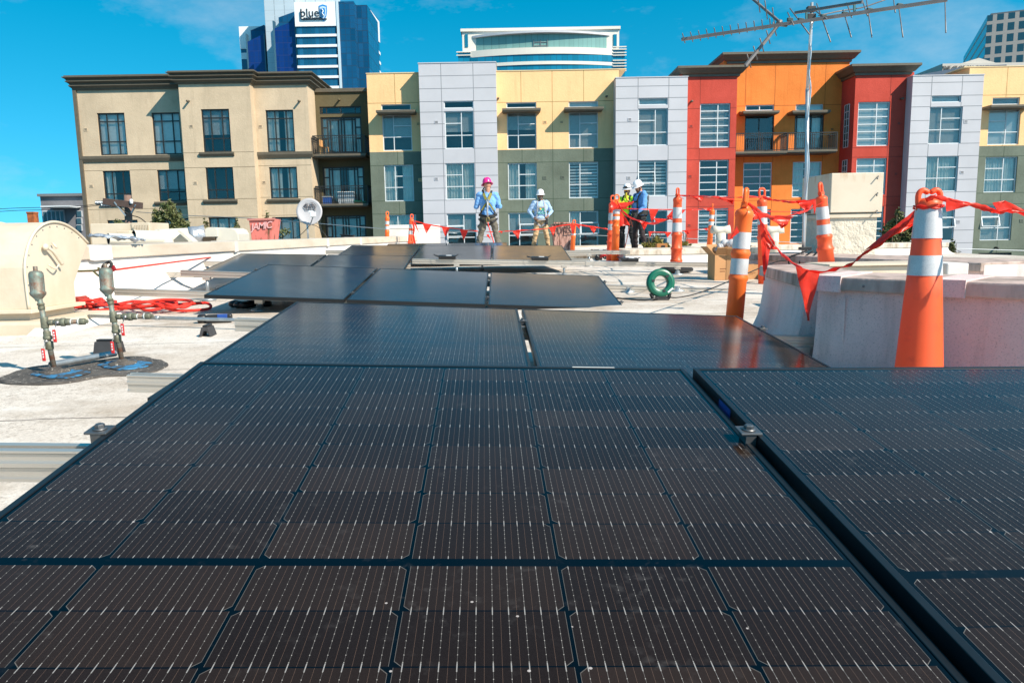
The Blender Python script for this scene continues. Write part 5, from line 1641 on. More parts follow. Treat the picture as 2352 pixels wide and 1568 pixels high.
def pennant_line(label, pts, flags=(), w=0.018, sag=None, seed=0, n=5, twist=1.7, wvar=0.0):
    """pts: list of (px,py,Y); flags: list of (anchor a (px,py,Y), anchor b, tip)"""
    P = [W(*p) if len(p) == 3 else Vector(p[:3]) for p in pts]
    t = thing('pennant_line', P[0], label, 'bunting', 'red pennant lines strung between the posts')
    path = smooth_path(P, n)
    b = MB(P[0])
    K = len(path)
    vs, fs = [], []
    for i, p in enumerate(path):
        d = (path[min(i + 1, K - 1)] - path[max(i - 1, 0)]).normalized()
        a = seed + twist * noise.noise(Vector((i * 0.21, seed * 1.7, 0))) * 2
        up = Vector((0, 0, 1)); sd = d.cross(up).normalized(); up = sd.cross(d)
        wv = w * (1 + wvar * noise.noise(Vector((i * 0.33, seed, 4))))
        x = (up * math.cos(a) + sd * math.sin(a)) * wv / 2
        y = (up * -math.sin(a) + sd * math.cos(a)) * w * 0.06
        vs += [p + x + y, p + x * 0.2 + y * 2.2, p - x + y, p - x - y, p - x * 0.2 - y * 0.8, p + x - y]
    for i in range(K - 1):
        for k in range(6):
            k2 = (k + 1) % 6
            fs.append((i * 6 + k, i * 6 + k2, i * 6 + 6 + k2, i * 6 + 6 + k))
    fs += [(5, 4, 3, 2, 1, 0), tuple((K - 1) * 6 + k for k in range(6))]
    b.smooth = True
    b.add(vs, fs)
    b.build('tape', m_tape, t)
    for j, fl in enumerate(flags):
        A, B, C_ = [W(*q) if len(q) == 3 else Vector(q) for q in fl[:3]]
        N = 9
        fb = MB(P[0]); fb.smooth = True
        nr = (B - A).cross(C_ - A).normalized()
        size = (B - A).length
        rowsv = []
        for r_ in range(N + 1):
            q = r_ / N
            l_, rr_ = A.lerp(C_, q), B.lerp(C_, q)
            row = []
            for k in range(5):
                x = l_.lerp(rr_, k / 4)
                x = x + nr * size * 0.28 * noise.noise(Vector((k * 0.55 + j * 3, q * 2.4, seed + j))) * (0.3 + q)
                row.append(x)
            rowsv.append(row)
        vs = [v_ for r_ in rowsv for v_ in r_]
        M_ = len(vs)
        th = nr * 0.0006
        vs = [v_ + th for v_ in vs] + [v_ - th for v_ in vs]
        fs = []
        for r_ in range(N):
            for k in range(4):
                a = r_ * 5 + k
                fs.append((a, a + 1, a + 6, a + 5)); fs.append((M_ + a + 5, M_ + a + 6, M_ + a + 1, M_ + a))
        fb.add(vs, fs)
        fb.build('flag', m_tape, t)
    return t
def d5(x, y): return (1320.7 + x * .2443, 402 + y * .2443)
def d3r(x, y): return (1722.7 + x * .3039, 373.2 + y * .3039)
def f2(p, Y): a = z2(*p); return (a[0], a[1], Y)
def f5(p, Y): a = d5(*p); return (a[0], a[1], Y)
def fr_(p, Y): a = d3r(*p); return (a[0], a[1], Y)
# far left line
pennant_line('pennant line from the left posts past the worker in the pink hard hat', [f2(p, 18.2) for p in ((447, 1232), (500, 1247), (585, 1266), (700, 1284), (820, 1299), (925, 1311))],
    [[f2(q, 18.2) for q in tr] for tr in (((525, 1256), (588, 1268), (552, 1328)), ((662, 1278), (722, 1288), (690, 1354)), ((793, 1296), (855, 1305), (822, 1378)), ((455, 1240), (475, 1250), (502, 1330)))], 0.030, seed=1)
pennant_line('pennant line hanging down the side of the left cone-shaped post', [f2(p, 17.9) for p in ((452, 1240), (463, 1290), (458, 1340), (470, 1400))], (), 0.045, seed=4)
pennant_line('pennant line between the pink-hatted worker and the short post by the graffiti hood', [f2(p, 18.8) for p in ((985, 1318), (1090, 1313), (1170, 1309), (1230, 1305), (1310, 1301), (1380, 1296), (1440, 1288), (1530, 1270), (1610, 1260))],
    [[f2(q, 18.8) for q in tr] for tr in (((1172, 1308), (1234, 1305), (1216, 1368)), ((1440, 1286), (1492, 1278), (1470, 1348)), ((985, 1340), (1000, 1330), (1022, 1376)), ((1088, 1312), (1108, 1312), (1092, 1330)))], 0.030, seed=2)
pennant_line('pennant line from the short post by the graffiti hood to the touching pair of posts', [f2(p, 16.6) for p in ((1600, 1255), (1640, 1262), (1700, 1272), (1760, 1280), (1800, 1286), (1870, 1297))],
    [[f2(q, 16.6) for q in tr] for tr in (((1730, 1277), (1785, 1284), (1762, 1330)), ((1628, 1262), (1660, 1268), (1662, 1298)), ((1590, 1262), (1632, 1264), (1614, 1345)))], 0.034, seed=3)
# mid lines
pennant_line('taut pennant line running level past the worker in the blue hoodie towards the mast', [f5(p, y) for p, y in (((400, 312), 12.8), ((560, 320), 12.9), ((740, 324), 13.0), ((930, 326), 13.1), ((1130, 327), 12.5), ((1300, 322), 14.8), ((1540, 332), 15), ((1760, 340), 15.5), ((2165, 352), 17))],
    [[f5(q, 11) for q in tr] for tr in (((695, 322), (785, 325), (722, 452)), ((860, 395), (930, 318), (915, 430)), ((1005, 328), (1040, 330), (1000, 372)))] + [[f5(q, 13.5) for q in tr] for tr in (((1205, 318), (1300, 300), (1270, 345)),)], 0.020, seed=5)
pennant_line('sagging pennant line between the touching posts and the post on the rubber base', [f5(p, y) for p, y in (((395, 245), 12.8), ((440, 330), 12.5), ((510, 395), 12.2), ((600, 432), 11.8), ((700, 455), 11.4), ((790, 450), 10.9), ((870, 415), 10.4), ((905, 385), 10.4), ((945, 335), 10.2))],
    [[f5(q, 11.6) for q in tr] for tr in (((610, 432), (685, 455), (652, 520)), ((740, 405), (870, 415), (770, 462)))] + [[f5(q, 12.7) for q in tr] for tr in (((425, 330), (415, 480), (520, 470)), ((345, 235), (420, 300), (330, 350)))], 0.032, seed=6, wvar=0.8)
pennant_line('pennant ribbon streaming from the touching posts across the hi-vis shirt', [f5(p, 12.8) for p in ((400, 260), (450, 300), (500, 285), (552, 252))], [[f5(q, 12.8) for q in ((420, 262), (440, 312), (552, 250))]], 0.045, seed=7, wvar=0.6)
pennant_line('low far pennant line between the blue-hooded worker and the distant post', [f5(p, 16) for p in ((690, 535), (780, 538), (910, 540), (1000, 528), (1060, 522), (1160, 512), (1255, 503))],
    [[f5(q, 16) for q in tr] for tr in (((842, 538), (910, 540), (868, 590)), ((1022, 526), (1090, 520), (1062, 572)), ((1215, 508), (1255, 500), (1240, 524)), ((695, 536), (728, 538), (702, 590)))], 0.022, seed=8)
pennant_line('bunched pennant line from the rubber-based post across to the sticker-marked post', [f5(p, y) for p, y in (((965, 190), 10.2), ((1050, 197), 9.6), ((1170, 200), 8.9), ((1290, 205), 8.2), ((1400, 207), 7.4), ((1540, 210), 6.5), ((1660, 205), 6.8), ((1770, 215), 8.1))],
    [[f5(q, 8.9) for q in ((1090, 200), (1218, 200), (1180, 255))], [f5(q, 7.6) for q in ((1310, 206), (1500, 225), (1480, 275))], [f5(q, 10.1) for q in ((975, 195), (990, 215), (1032, 230))]], 0.020, seed=9, wvar=0.7)
pennant_line('pennant line with a bunched flag leading up to the post before the duct housing', [f5(p, y) for p, y in (((1765, 210), 8.1), ((1850, 232), 7.9), ((1960, 248), 7.6), ((2060, 255), 7.3), ((2180, 240), 7.0), ((2300, 222), 6.8), ((2330, 200), 6.7))],
    [[f5(q, 7.2) for q in ((2070, 250), (2270, 232), (2180, 350))], [f5(q, 7.0) for q in ((2230, 245), (2285, 235), (2250, 375))]], 0.026, seed=10, wvar=0.9)
pennant_line('sagging pennant line between the leaning yellow-orange post and the post before the duct housing', [f5(p, y) for p, y in (((1625, 262), 4.4), ((1700, 320), 4.7), ((1780, 378), 5.1), ((1880, 395), 5.5), ((1990, 388), 5.9), ((2100, 360), 6.2), ((2200, 325), 6.45), ((2330, 255), 6.65))],
    [[f5(q, 5.5) for q in ((1795, 382), (2060, 390), (1950, 502))], [f5(q, 4.8) for q in ((1675, 330), (1815, 390), (1665, 430))]], 0.022, seed=11, wvar=0.8)
pennant_line('long pennant line sagging from the leaning post over the parapet up to the big cone', [f5((1630, 268), 4.38), f5((1690, 330), 4.3), f5((1745, 430), 4.2), f5((1800, 520), 4.1), f5((1900, 690), 3.95), fr_((250, 700), 3.75), fr_((330, 765), 3.6), fr_((430, 812), 3.45), fr_((540, 828), 3.3), fr_((650, 805), 3.2), fr_((760, 770), 3.12), fr_((860, 690), 3.05), fr_((990, 610), 3.0), fr_((1110, 520), 2.95), fr_((1220, 420), 2.92), fr_((1320, 300), 2.88), fr_((1400, 255), 2.82)],
    [[fr_(q, 3.44) for q in ((345, 785), (528, 832), (437, 1195))], [f5(q, 4.1) for q in ((1740, 430), (1850, 640), (1775, 990))], [f5(q, 4.0) for q in ((1760, 540), (1900, 700), (1815, 700))], [fr_(q, 2.98) for q in ((860, 668), (1312, 305), (1300, 440))], [f5(q, 4.3) for q in ((1520, 480), (1545, 540), (1450, 610))]], 0.014, seed=12, n=6, wvar=1.1)
pennant_line('pennant line running from the big cone out of the picture on the right', [fr_((1330, 285), 2.80), fr_((1400, 262), 2.78), fr_((1480, 280), 2.8), fr_((1560, 300), 2.8), fr_((1690, 322), 2.8), fr_((1790, 350), 2.78), fr_((1870, 372), 2.75), fr_((1960, 368), 2.7), fr_((2071, 392), 2.65), fr_((2300, 470), 2.55), fr_((2700, 520), 2.4)],
    [[fr_(q, 2.8) for q in ((1478, 262), (1484, 372), (1700, 318))], [fr_(q, 2.72) for q in ((1832, 305), (1870, 368), (1930, 288))], [fr_(q, 2.72) for q in ((1925, 288), (1870, 368), (2110, 372))]], 0.018, seed=13, n=6, wvar=0.6)
# knot of tape round the cone top
pts = [P + Vector((0.050 * math.cos(a), 0.050 * math.sin(a), -0.010 + 0.006 * math.sin(a * 2.3))) for a in [2.2 + k * 0.33 for k in range(30)]]
b = MB(P); b.tube(pts, [0.0032 + 0.0014 * math.sin(k * 1.9) for k in range(30)], 7)
tag(b.build('tape_knot', m_tape), 'crumpled red tape wound round the neck of the big cone', 'tape')

# ================= antenna =================
m_mast = mat('mast_galvanised', (0.60, 0.63, 0.65), 0.35, 0.6, 0.25, 4.0)
m_ant = mat('antenna_aluminium', (0.20, 0.18, 0.17), 0.5, 0.3, 0.3, 9.0)
def ta(x, y, Y=8.6): return W(1493 + x * .3653, y * .3653, Y)
Ym = 8.6
AT = thing('tv_antenna', ta(990, 1590), 'tall rooftop TV antenna on a slim white mast with many rods along its booms', 'antenna')
mb_, mt_ = W(1845, 580, Ym), ta(1018, 18)
mb_.z = zr(mb_.x, mb_.y)
o_ = AT.location
mid = ta(990, 560)
MB(o_).tube([mb_, ta(985, 1050), mid], 0.021, 12).build('mast', m_mast, AT)
MB(o_).tube([mid - Vector((0, 0, .05)), ta(1012, 190), mt_], [0.019, 0.017, 0.016], 12).build('mast_top', m_mast, AT)
def boom(a, c, w=0.022, nm='boom'):
    return MB(o_).beam(a, c, w, w).build(nm, m_ant, AT)
def rod(a, c, r=0.006):
    return MB(o_).tube([a, c], r, 6).build('rod', m_ant, AT)
B0, B1 = ta(198, 250), ta(1870, 0, 7.6)
boom(B0, B1, 0.030)
boom(ta(815, 140), ta(640, -10, 9.0), 0.024); boom(ta(815, 150), ta(598, 415, 8.2), 0.026)
MB(o_).lathe([(0.028, -0.03), (0.028, 0.03)], ta(812, 145), (0, 1, 0), 16).build('hub_plate', m_ant, AT)
boom(ta(912, 82), ta(1335, 14, 8.0), 0.026, 'upper_boom')
for x, y in ((983, 95), (1285, 50)):
    MB(o_).beam(ta(x, y - 34, 8.55), ta(x, y + 34, 8.55), 0.02, 0.02).build('boom_strut', mat('strut_teal', (0.02, 0.13, 0.14), 0.5), AT)
for y in (60, 107):
    MB(o_).obox(ta(1012, y), (0.045, 0, 0), (0, 0.03, 0), (0, 0, 0.028)).build('mast_clamp', m_dark, AT, bevel=0.004)
# short rods along the left boom: they run towards the viewer, foreshortened
for k in range(12):
    t_ = k / 11.0
    x = 212 + (755 - 212) * t_; y = 248 - (248 - 155) * t_
    c = ta(x, y)
    d = Vector((0.035, 0.085, -0.03))
    rod(c + d * 1.0 + Vector((0, 0, .01)), c - d * 1.0 + Vector((0, 0, .01)))
for k in range(5):
    t_ = (k + 0.4) / 5
    c = ta(800 + (598 - 800) * t_, 165 + (415 - 165) * t_, 8.6 - 0.35 * t_)
    d = Vector((0.075, 0.10, -0.105))
    rod(c - d * 0.55, c + d * 0.55)
for k in range(3):
    t_ = (k + 0.5) / 3
    c = ta(800 + (660 - 800) * t_, 130 + (0 - 130) * t_, 8.7)
    rod(c - Vector((0.05, 0.1, -0.07)), c + Vector((0.05, 0.1, -0.07)))
for (x0, y0, x1, y1) in ((880, 55, 1000, 215), (865, 80, 902, 160), (1048, 25, 1135, 265), (1237, 20, 1268, 110), (1222, 92, 1265, 235), (1330, -10, 1368, 102), (1360, -5, 1395, 235), (1530, -10, 1542, 80), (1562, 30, 1590, 235), (1855, 5, 1860, 207), (1040, 70, 1110, 120)):
    rod(ta(x0, y0, 8.75), ta(x1, y1, 7.9), 0.0068)
for x, y in ((880, 126), (948, 128), (1090, 105), (1225, 88), (1380, 65), (1570, 36), (845, 158)):
    MB(o_).obox(ta(x, y, 8.2), (0.028, 0, -0.004), (0, 0.02, 0), (0, 0, 0.016)).build('rod_holder', mat('holder_dark', (0.02, 0.05, 0.045), 0.5), AT, bevel=0.003)
MB(o_).tube(smooth_path([ta(1090, 118, 8.3), ta(1160, 108, 8.2), ta(1225, 92, 8.2), ta(1300, 90, 8.15), ta(1380, 68, 8.1), ta(1480, 60, 8.0), ta(1570, 38, 8.0)], 4), 0.004, 5).build('lead_wire', m_black, AT)
MB(o_).tube(smooth_path([ta(1060, 100, 8.4), ta(1200, 70, 8.6), ta(1330, 50, 8.6), ta(1480, 0, 8.6)], 4), 0.007, 5).build('phasing_bar', m_ant, AT)
MB(o_).tube(smooth_path([ta(1040, 115, 8.4), ta(1018, 160, 8.5), ta(1003, 250, 8.56), ta(1012, 330, 8.56), ta(1000, 450, 8.56), W(1862, 210, 8.55), W(1853, 300, 8.56), W(1858, 380, 8.55), W(1848, 480, 8.56), W(1846, 560, 8.55)], 6), 0.0075, 6).build('coax_cable', m_mast, AT)
MB(o_).obox(W(1849, 487, 8.6), (0.055, 0, 0), (0, 0.035, 0), (0, 0, 0.02)).build('mast_bracket', m_black, AT, bevel=0.004)
MB(o_).obox(W(1849, 571, 8.6), (0.065, 0, 0), (0, 0.035, 0), (0, 0, 0.018)).build('mast_bracket', m_black, AT, bevel=0.004)
for k, pp in enumerate((((1855, 575), (1835, 583), (1815, 590), (1812, 605), (1822, 612)), ((1868, 577), (1850, 588), (1838, 600), (1836, 612)), ((1880, 576), (1868, 588), (1850, 604)))):
    MB(o_).tube(smooth_path([W(a, c, 8.4 - k * .1) for a, c in pp], 5), 0.010, 6).build('loose_cable', m_black, AT)

# ================= duct housing =================
DH = thing('duct_housing', W(1950, 603, 8.9), 'big cream sheet-metal duct housing on a wrinkled stucco-coated shaft', 'duct')
def dp(x, y, Y): return W(1493 + x * .3662, 86.1 + y * .3662, Y)
Yd = 8.8
a, c = dp(1140, 852, Yd), dp(1445, 1095, Yd)
bk = dp(990, 872, Yd + 1.05)
b = MB(DH.location)
zt, zb_ = a.z, c.z
bx = W(1857, 420, Yd + 0.55).x
b.prism([(a.x, Yd, zb_), (c.x + 0.02, Yd, zb_), (c.x + 0.02, Yd + 0.9, zb_), (bx, Yd + 0.75, zb_)], (0, 0, zt - zb_))
g = NB('duct_cream')
v = g.obj()
sepx = g.n('ShaderNodeSeparateXYZ'); g.l(v, sepx.inputs[0])
b0 = g.mix(g.ramp(g.noise(2.0, 5, 0.6, v), 0.4, 0.8), (0.60, 0.53, 0.42), (0.53, 0.45, 0.34))
drip = g.math('MULTIPLY', g.ramp(g.noise(3.0, 6, 0.7, g.obj((4, 4, 0.8))), 0.5, 0.72), g.ramp(sepx.outputs[2], 0.92, 1.22))
b0 = g.mix(g.math('MULTIPLY', drip, 0.7), b0, (0.42, 0.20, 0.06))
g.l(b0, g.b.inputs['Base Color']); g.b.inputs['Roughness'].default_value = 0.55
g.bump(g.noise(2.2, 3, 0.5, v), 0.15, 0.03)
m_duct = g.m
b.build('upper_box', m_duct, DH, bevel=0.008)
b = MB(DH.location)
q0 = dp(1140, 1100, Yd + 0.05); q1 = dp(1413, 1375, Yd + 0.05)
zlo = zr(q0.x, Yd) - 0.02
b.prism([(q0.x - 0.02, Yd + 0.05, zlo), (q1.x + 0.0, Yd + 0.05, zlo), (q1.x + 0.0, Yd + 0.85, zlo), (bx + 0.04, Yd + 0.7, zlo)], (0, 0, zb_ - zlo - 0.002))
b.build('lower_shaft', mat('stucco_cream_rough', (0.60, 0.55, 0.45), 0.85, 0, 0.12, 3.0, 1.0, 5.5, bdist=0.06), DH, bevel=0.01)
b = MB(DH.location)
for i in range(2): pass
b.prism([(q0.x - 0.05, Yd + 0.02, zb_ - .06), (q1.x + 0.03, Yd + 0.02, zb_ - .06), (q1.x + 0.03, Yd + 0.88, zb_ - .06), (bx + 0.01, Yd + 0.73, zb_ - .06)], (0, 0, 0.045))
b.build('flashing_lip', m_cream, DH, bevel=0.004)
for x, y in ((1432, 870), (1428, 975), (1425, 1085)):
    p = dp(x, y, Yd - 0.01)
    MB(DH.location).tube([p, p + Vector((-0.025, -0.03, -0.035))], 0.008, 6).build('bolt', m_zinc, DH)
# T-shaped vents
def tvent(P, s, label):
    t = thing('vent_pipe', P, label, 'vent pipe', 'T-topped white vent pipes')
    b = MB(P)
    b.lathe([(0.085 * s, 0), (0.085 * s, 0.36 * s), (0.089 * s, 0.365 * s), (0.089 * s, 0.40 * s), (0.085 * s, 0.405 * s), (0.085 * s, 0.52 * s)], P, (0, 0, 1), 24)
    b.build('riser', m_cream2, t)
    c = MB(P); Q = P + Vector((0, 0, 0.57 * s))
    pts = [Q + Vector((-0.16 * s, -.02, 0.012 * s)), Q + Vector((-0.06 * s, 0, -0.005)), Q + Vector((0.06 * s, 0, -0.005)), Q + Vector((0.16 * s, -.02, 0.012 * s))]
    c.tube(pts, [0.075 * s, 0.068 * s, 0.068 * s, 0.075 * s], 20)
    c.build('tee_cap', m_cream2, t)
    return t
m_cream2 = mat('pvc_offwhite', (0.62, 0.58, 0.49), 0.45, 0, 0.08, 4)
pv = onroof(1655, 576, 12.6); tvent(pv, 0.95, 'T-topped white vent pipe behind the cardboard boxes')
pv = onroof(1776, 582, 12.2); tvent(pv, 0.93, 'T-topped white vent pipe partly behind the orange post with the sticker')
# ================= left hood =================
def zx(x, y): return (x * .2686, 459.4 + y * .2686)     # zoom of the left middle of the photo
HX = -3.40
HD = thing('exhaust_hood', (HX, 5.2, zr(HX, 5.2)), 'big cream gooseneck exhaust hood on its curb at the left edge of the roof', 'exhaust hood')
prof = [(5.22, -.455), (5.215, -.30), (5.22, -.16), (5.25, -.07), (5.30, .015), (5.37, .085), (5.46, .135), (5.56, .160), (5.66, .162), (5.76, .145), (5.86, .108), (5.95, .06), (6.04, .0), (5.90, -.17), (5.80, -.30), (5.80, -.455)]
prof = [(y, z + ZC) for y, z in prof]
b = MB(HD.location)
b.prism([(HX, y, z) for y, z in prof], (-2.2, 0, 0))
b.build('hood_shell', m_cream, HD, bevel=0.006)
# rolled rim round the end face
b = MB(HD.location)
b.tube([Vector((HX + 0.004, y, z)) for y, z in smooth_path([(y, z, 0) for y, z in [(p_[0], p_[1]) for p_ in prof[:13]]], 3) for _ in (0,)] if False else [Vector((HX + 0.004, q.x, q.y)) for q in smooth_path([Vector((p_[0], p_[1], 0)) for p_ in prof[:13]], 3)], 0.010, 8)
b.build('rolled_rim', m_cream, HD)
b = MB(HD.location)
b.box(HX - 2.2, HX + 0.05, 5.17, 5.84, ZC - 0.478, ZC - 0.452)
b.build('base_flange', m_cream, HD, bevel=0.004)
b = MB(HD.location); b.box(HX - 2.2, HX - 0.01, 5.24, 5.78, ZC - 0.53, ZC - 0.479); b.build('hood_neck', m_cream, HD)
for sx_ in (0.42, 0.95):
    b = MB(HD.location)
    b.tube([Vector((HX - sx_, q.x, q.y)) for q in smooth_path([Vector((p_[0] - (0.004 if p_[0] < 5.3 else 0), p_[1] + 0.003, 0)) for p_ in prof[:13]], 2)], 0.006, 6)
    b.build('standing_seam', m_cream, HD)
for k_ in range(1, 12):
    p_ = prof[k_]
    ctr = Vector((0, 5.55, ZC - 0.12)); q_ = Vector((0, p_[0], p_[1])); q_ = q_ + (ctr - q_).normalized() * 0.035
    MB(HD.location).lathe([(0.006, 0), (0.004, 0.004)], Vector((HX, q_.y, q_.z)), (1, 0, 0), 8).build('screw', m_joint, HD)
# stay rod and lever on the end face
b = MB(HD.location)
p = Vector((HX + 0.02, 5.50, ZC - 0.05)); 
b.tube(smooth_path([p + Vector((0, -.06, .04)), p + Vector((.02, 0, 0)), p + Vector((.02, .06, -.06)), p + Vector((.02, .10, -.10))], 4), 0.012, 8)
b.tube(smooth_path([p + Vector((.01, -.05, -.10)), p + Vector((.02, .01, -.13)), p + Vector((.02, .06, -.10))], 4), 0.006, 6)
b.ell(p + Vector((0.01, -0.06, 0.03)), (0.02, 0.03, 0.025), 10, 6)
b.tube([p + Vector((0, .04, .06)), p + Vector((.03, .04, .02))], 0.008, 6)
b.build('damper_lever', m_cream, HD)
# curb
b = MB(HD.location)
xr1 = -3.17
b.box(HX - 2.3, xr1, 5.10, 5.95, zr(-3.2, 5.1) - 0.03, ZC - 0.53)
b.build('curb', m_cream, HD, bevel=0.02)
b = MB(HD.location)
b.prism([(xr1 + 0.09, 5.02, zr(-3, 5) - .01), (xr1, 5.12, ZC - 0.56), (xr1 - 0.12, 5.13, ZC - 0.55), (xr1 - 0.16, 5.02, zr(-3, 5) - .01)], (0, 0.9, 0))
b.build('felt_flashing', m_feltw, HD, bevel=0.01)

# ================= old copper relief valves =================
m_cop = NB('copper_patina'); g = m_cop
v = g.obj()
c_ = g.mix(g.ramp(g.noise(16, 6, 0.7, v), 0.40, 0.62), (0.17, 0.075, 0.045), (0.17, 0.24, 0.21))
c_ = g.mix(g.math('MULTIPLY', g.ramp(g.noise(30, 5, 0.7, g.obj((1, 1, 0.3))), 0.55, 0.72), 0.6), c_, (0.30, 0.36, 0.33))
g.l(c_, g.b.inputs['Base Color']); g.b.inputs['Roughness'].default_value = 0.6; g.b.inputs['Metallic'].default_value = 0.35
g.bump(g.noise(40, 4, 0.6, v), 0.4, 0.002)
m_cop = g.m
m_brass = mat('fitting_bronze', (0.12, 0.11, 0.07), 0.55, 0.4, 0.4, 20, 0.3, 60, c2=(0.20, 0.22, 0.17))
m_solder = mat('solder_white', (0.55, 0.58, 0.56), 0.7, 0, 0.3, 30)
m_redh = mat('handle_red', (0.55, 0.02, 0.02), 0.4, 0, 0.2, 12)
m_steel = mat('lever_steel', (0.42, 0.42, 0.42), 0.35, 0.8, 0.2, 20)
def valve(base, label, turn=0.0):
    t = thing('relief_valve', base, label, 'pipe valve', 'old copper valves on the roof')
    B = Vector(base)
    sc_ = 1.0
    def at(h, x=0.0): return B + Vector((x - 0.055 * h / .53, 0.0, h))
    MB(B).tube([at(-0.01), at(0.42)], 0.0125, 14).build('riser_pipe', m_cop, t)
    b = MB(B)
    for h, r_, l in ((0.150, .0185, .040), (0.188, .021, .018), (0.205, .017, .03), (0.262, .0175, .055), (0.335, .0155, .02), (0.352, .017, .012)):
        MB(B).lathe([(r_ * .9, -l / 2), (r_, -l / 2 + .004), (r_, l / 2 - .004), (r_ * .9, l / 2)], at(h), (0, 0, 1), 18).build('pipe_fitting', m_brass, t)
    b = MB(B)
    b.lathe([(0.014, 0.368), (0.016, 0.376), (0.034, 0.398), (0.0355, 0.404), (0.036, 0.410), (0.032, 0.413), (0.0325, 0.49), (0.031, 0.503), (0.024, 0.512), (0.010, 0.515), (0.010, 0.534), (0.0085, 0.536)], B + Vector((-0.055 * .43 / .53, 0, 0)), (0, 0, 1), 26)
    b.build('valve_bonnet', m_cop, t)
    # side branch
    Pb = at(0.262)
    e = Vector((math.cos(turn), math.sin(turn), 0))
    MB(B).tube([Pb, Pb + e * 0.185], 0.0115, 12).build('side_branch', m_cop, t)
    b = MB(B)
    for d, r_, l in ((0.03, .0145, .02), (0.062, .018, .03), (0.085, .021, .022), (0.108, .017, .02), (0.172, .0165, .03)):
        MB(B).lathe([(r_ * .9, -l / 2), (r_, -l / 2 + .003), (r_, l / 2 - .003), (r_ * .9, l / 2)], Pb + e * d, e, 16).build('branch_fitting', m_brass, t)
    MB(B).lathe([(.010, 0), (.010, .014), (.006, .016)], Pb + e * 0.185, e, 6, smooth=False).build('end_plug', m_brass, t)
    b = MB(B)
    for d in (0.048, 0.122, 0.155):
        b.lathe([(.0135, -.003), (.0138, 0), (.0135, .003)], Pb + e * d, e, 14)
    b.lathe([(.0168, -.004), (.0168, .004)], Pb + e * 0.158, e, 14)
    b.build('solder_rings', m_solder, t)
    for (Q, dy, sgn) in ((Pb + e * 0.068, 0, 1), (at(0.172), 0, -1)):
        h = MB(B)
        s = Vector((0.012 * sgn, -0.024, 0))
        h.lathe([(.008, 0), (.008, .024)], Q, (0, -1, 0), 10)
        pts = [Q + Vector((0, -.026, .006)), Q + Vector((-.004, -.030, -.02)), Q + Vector((-.010, -.034, -.035))]
        h.beam(pts[0], pts[1], 0.012, 0.002); h.beam(pts[1], pts[2], 0.012, 0.002)
        hl_ = h.build('lever', m_steel, t)
        g_ = MB(B)
        q0, q1 = Q + Vector((-.010, -.035, -.032)), Q + Vector((-.008, -.036, -.094))
        g_.obox((q0 + q1) / 2, (0.0085, 0, 0), (0, 0.003, 0), ((q1 - q0) / 2))
        g_.build('lever_grip', m_redh, hl_, bevel=0.003)
        for k in range(3):
            zt = q0.lerp(q1, 0.22 + 0.22 * k)
            MB(B).obox(zt + Vector((0, -.0034, 0)), (0.003, 0, 0), (0, 0.0004, 0), (0, 0, 0.0045)).build('grip_mark', m_wframe, hl_)
    return t
vb1 = W(128, 862, 3.5); vb1.z = zr(vb1.x, vb1.y)
# distance at which the roof passes under the foot pixel
def floor_pt(px, py):
    lo, hi = 1.0, 40.0
    for _ in range(50):
        m_ = (lo + hi) / 2
        p_ = W(px, py, m_)
        if p_.z < zr(p_.x, p_.y): hi = m_
        else: lo = m_
    return W(px, py, lo)
v1 = floor_pt(128, 862); v2 = floor_pt(283, 843)
valve(v1, 'old copper valve nearest the left edge, red lever handles, in front of the cream hood', 0.12)
valve(v2, 'second old copper valve with red levers, standing before the heap of red rope', 0.05)
# tar patch with blue paint
g = NB('tar_patch'); v = g.obj()
n_ = g.noise(6, 6, 0.75, v)
c_ = g.mix(g.ramp(g.noise(60, 3, 0.7, v), 0.60, 0.68), g.mix(g.ramp(n_, 0.4, 0.7), (0.045, 0.041, 0.038), (0.13, 0.115, 0.10)), (0.42, 0.39, 0.34))
g.l(c_, g.b.inputs['Base Color']); g.b.inputs['Roughness'].default_value = 0.85
g.bump(g.noise(14, 5, 0.7, v), 0.6, 0.01); m_tar = g.m
m_bpaint = mat('blue_paint', (0.03, 0.20, 0.40), 0.7, 0, 0.3, 22, 0.2, 40, c2=(0.05, 0.05, 0.05), p=(0.42, 0.54))
def blob(name, pts, h, m, lab=None, cat=None, jit=0.015, parent=None, seed=0, zoff=0.004):
    """thin irregular sheet lying on the roof, outline through the points"""
    P_ = smooth_path([Vector((p.x, p.y, 0)) for p in pts] + [Vector((pts[0].x, pts[0].y, 0))], 6)[:-1]
    c = sum(P_, Vector()) / len(P_)
    org = parent.location if parent else Vector((c.x, c.y, zr(c.x, c.y)))
    b = MB(org)
    vs, fs = [], []
    n = len(P_)
    for k, s_ in enumerate((1.0, 0.985, 0.6, 0.25)):
        for i, p in enumerate(P_):
            q = c + (p - c) * s_
            q += Vector((noise.noise(q * 9 + Vector((seed, 0, 0))), noise.noise(q * 9 + Vector((0, seed, 5))), 0)) * jit
            vs.append(Vector((q.x, q.y, zr(q.x, q.y) + zoff + (0 if k == 0 else h * (1 + 0.6 * noise.noise(q * 5))))))
    for k in range(3):
        for i in range(n):
            j = (i + 1) % n
            fs.append((k * n + i, k * n + j, (k + 1) * n + j, (k + 1) * n + i))
    fs.append(tuple(3 * n + i for i in range(n)))
    a_ = sum((P_[i].x * P_[(i + 1) % n].y - P_[(i + 1) % n].x * P_[i].y) for i in range(n))
    if a_ < 0: fs = [f[::-1] for f in fs]
    b.add(vs, fs)
    o = b.build(name, m, parent)
    if lab: tag(o, lab, cat)
    return o
TP = thing('tar_patch', floor_pt(200, 855), 'black tar patch with smears of blue paint round the feet of the two valves', 'roof patch')
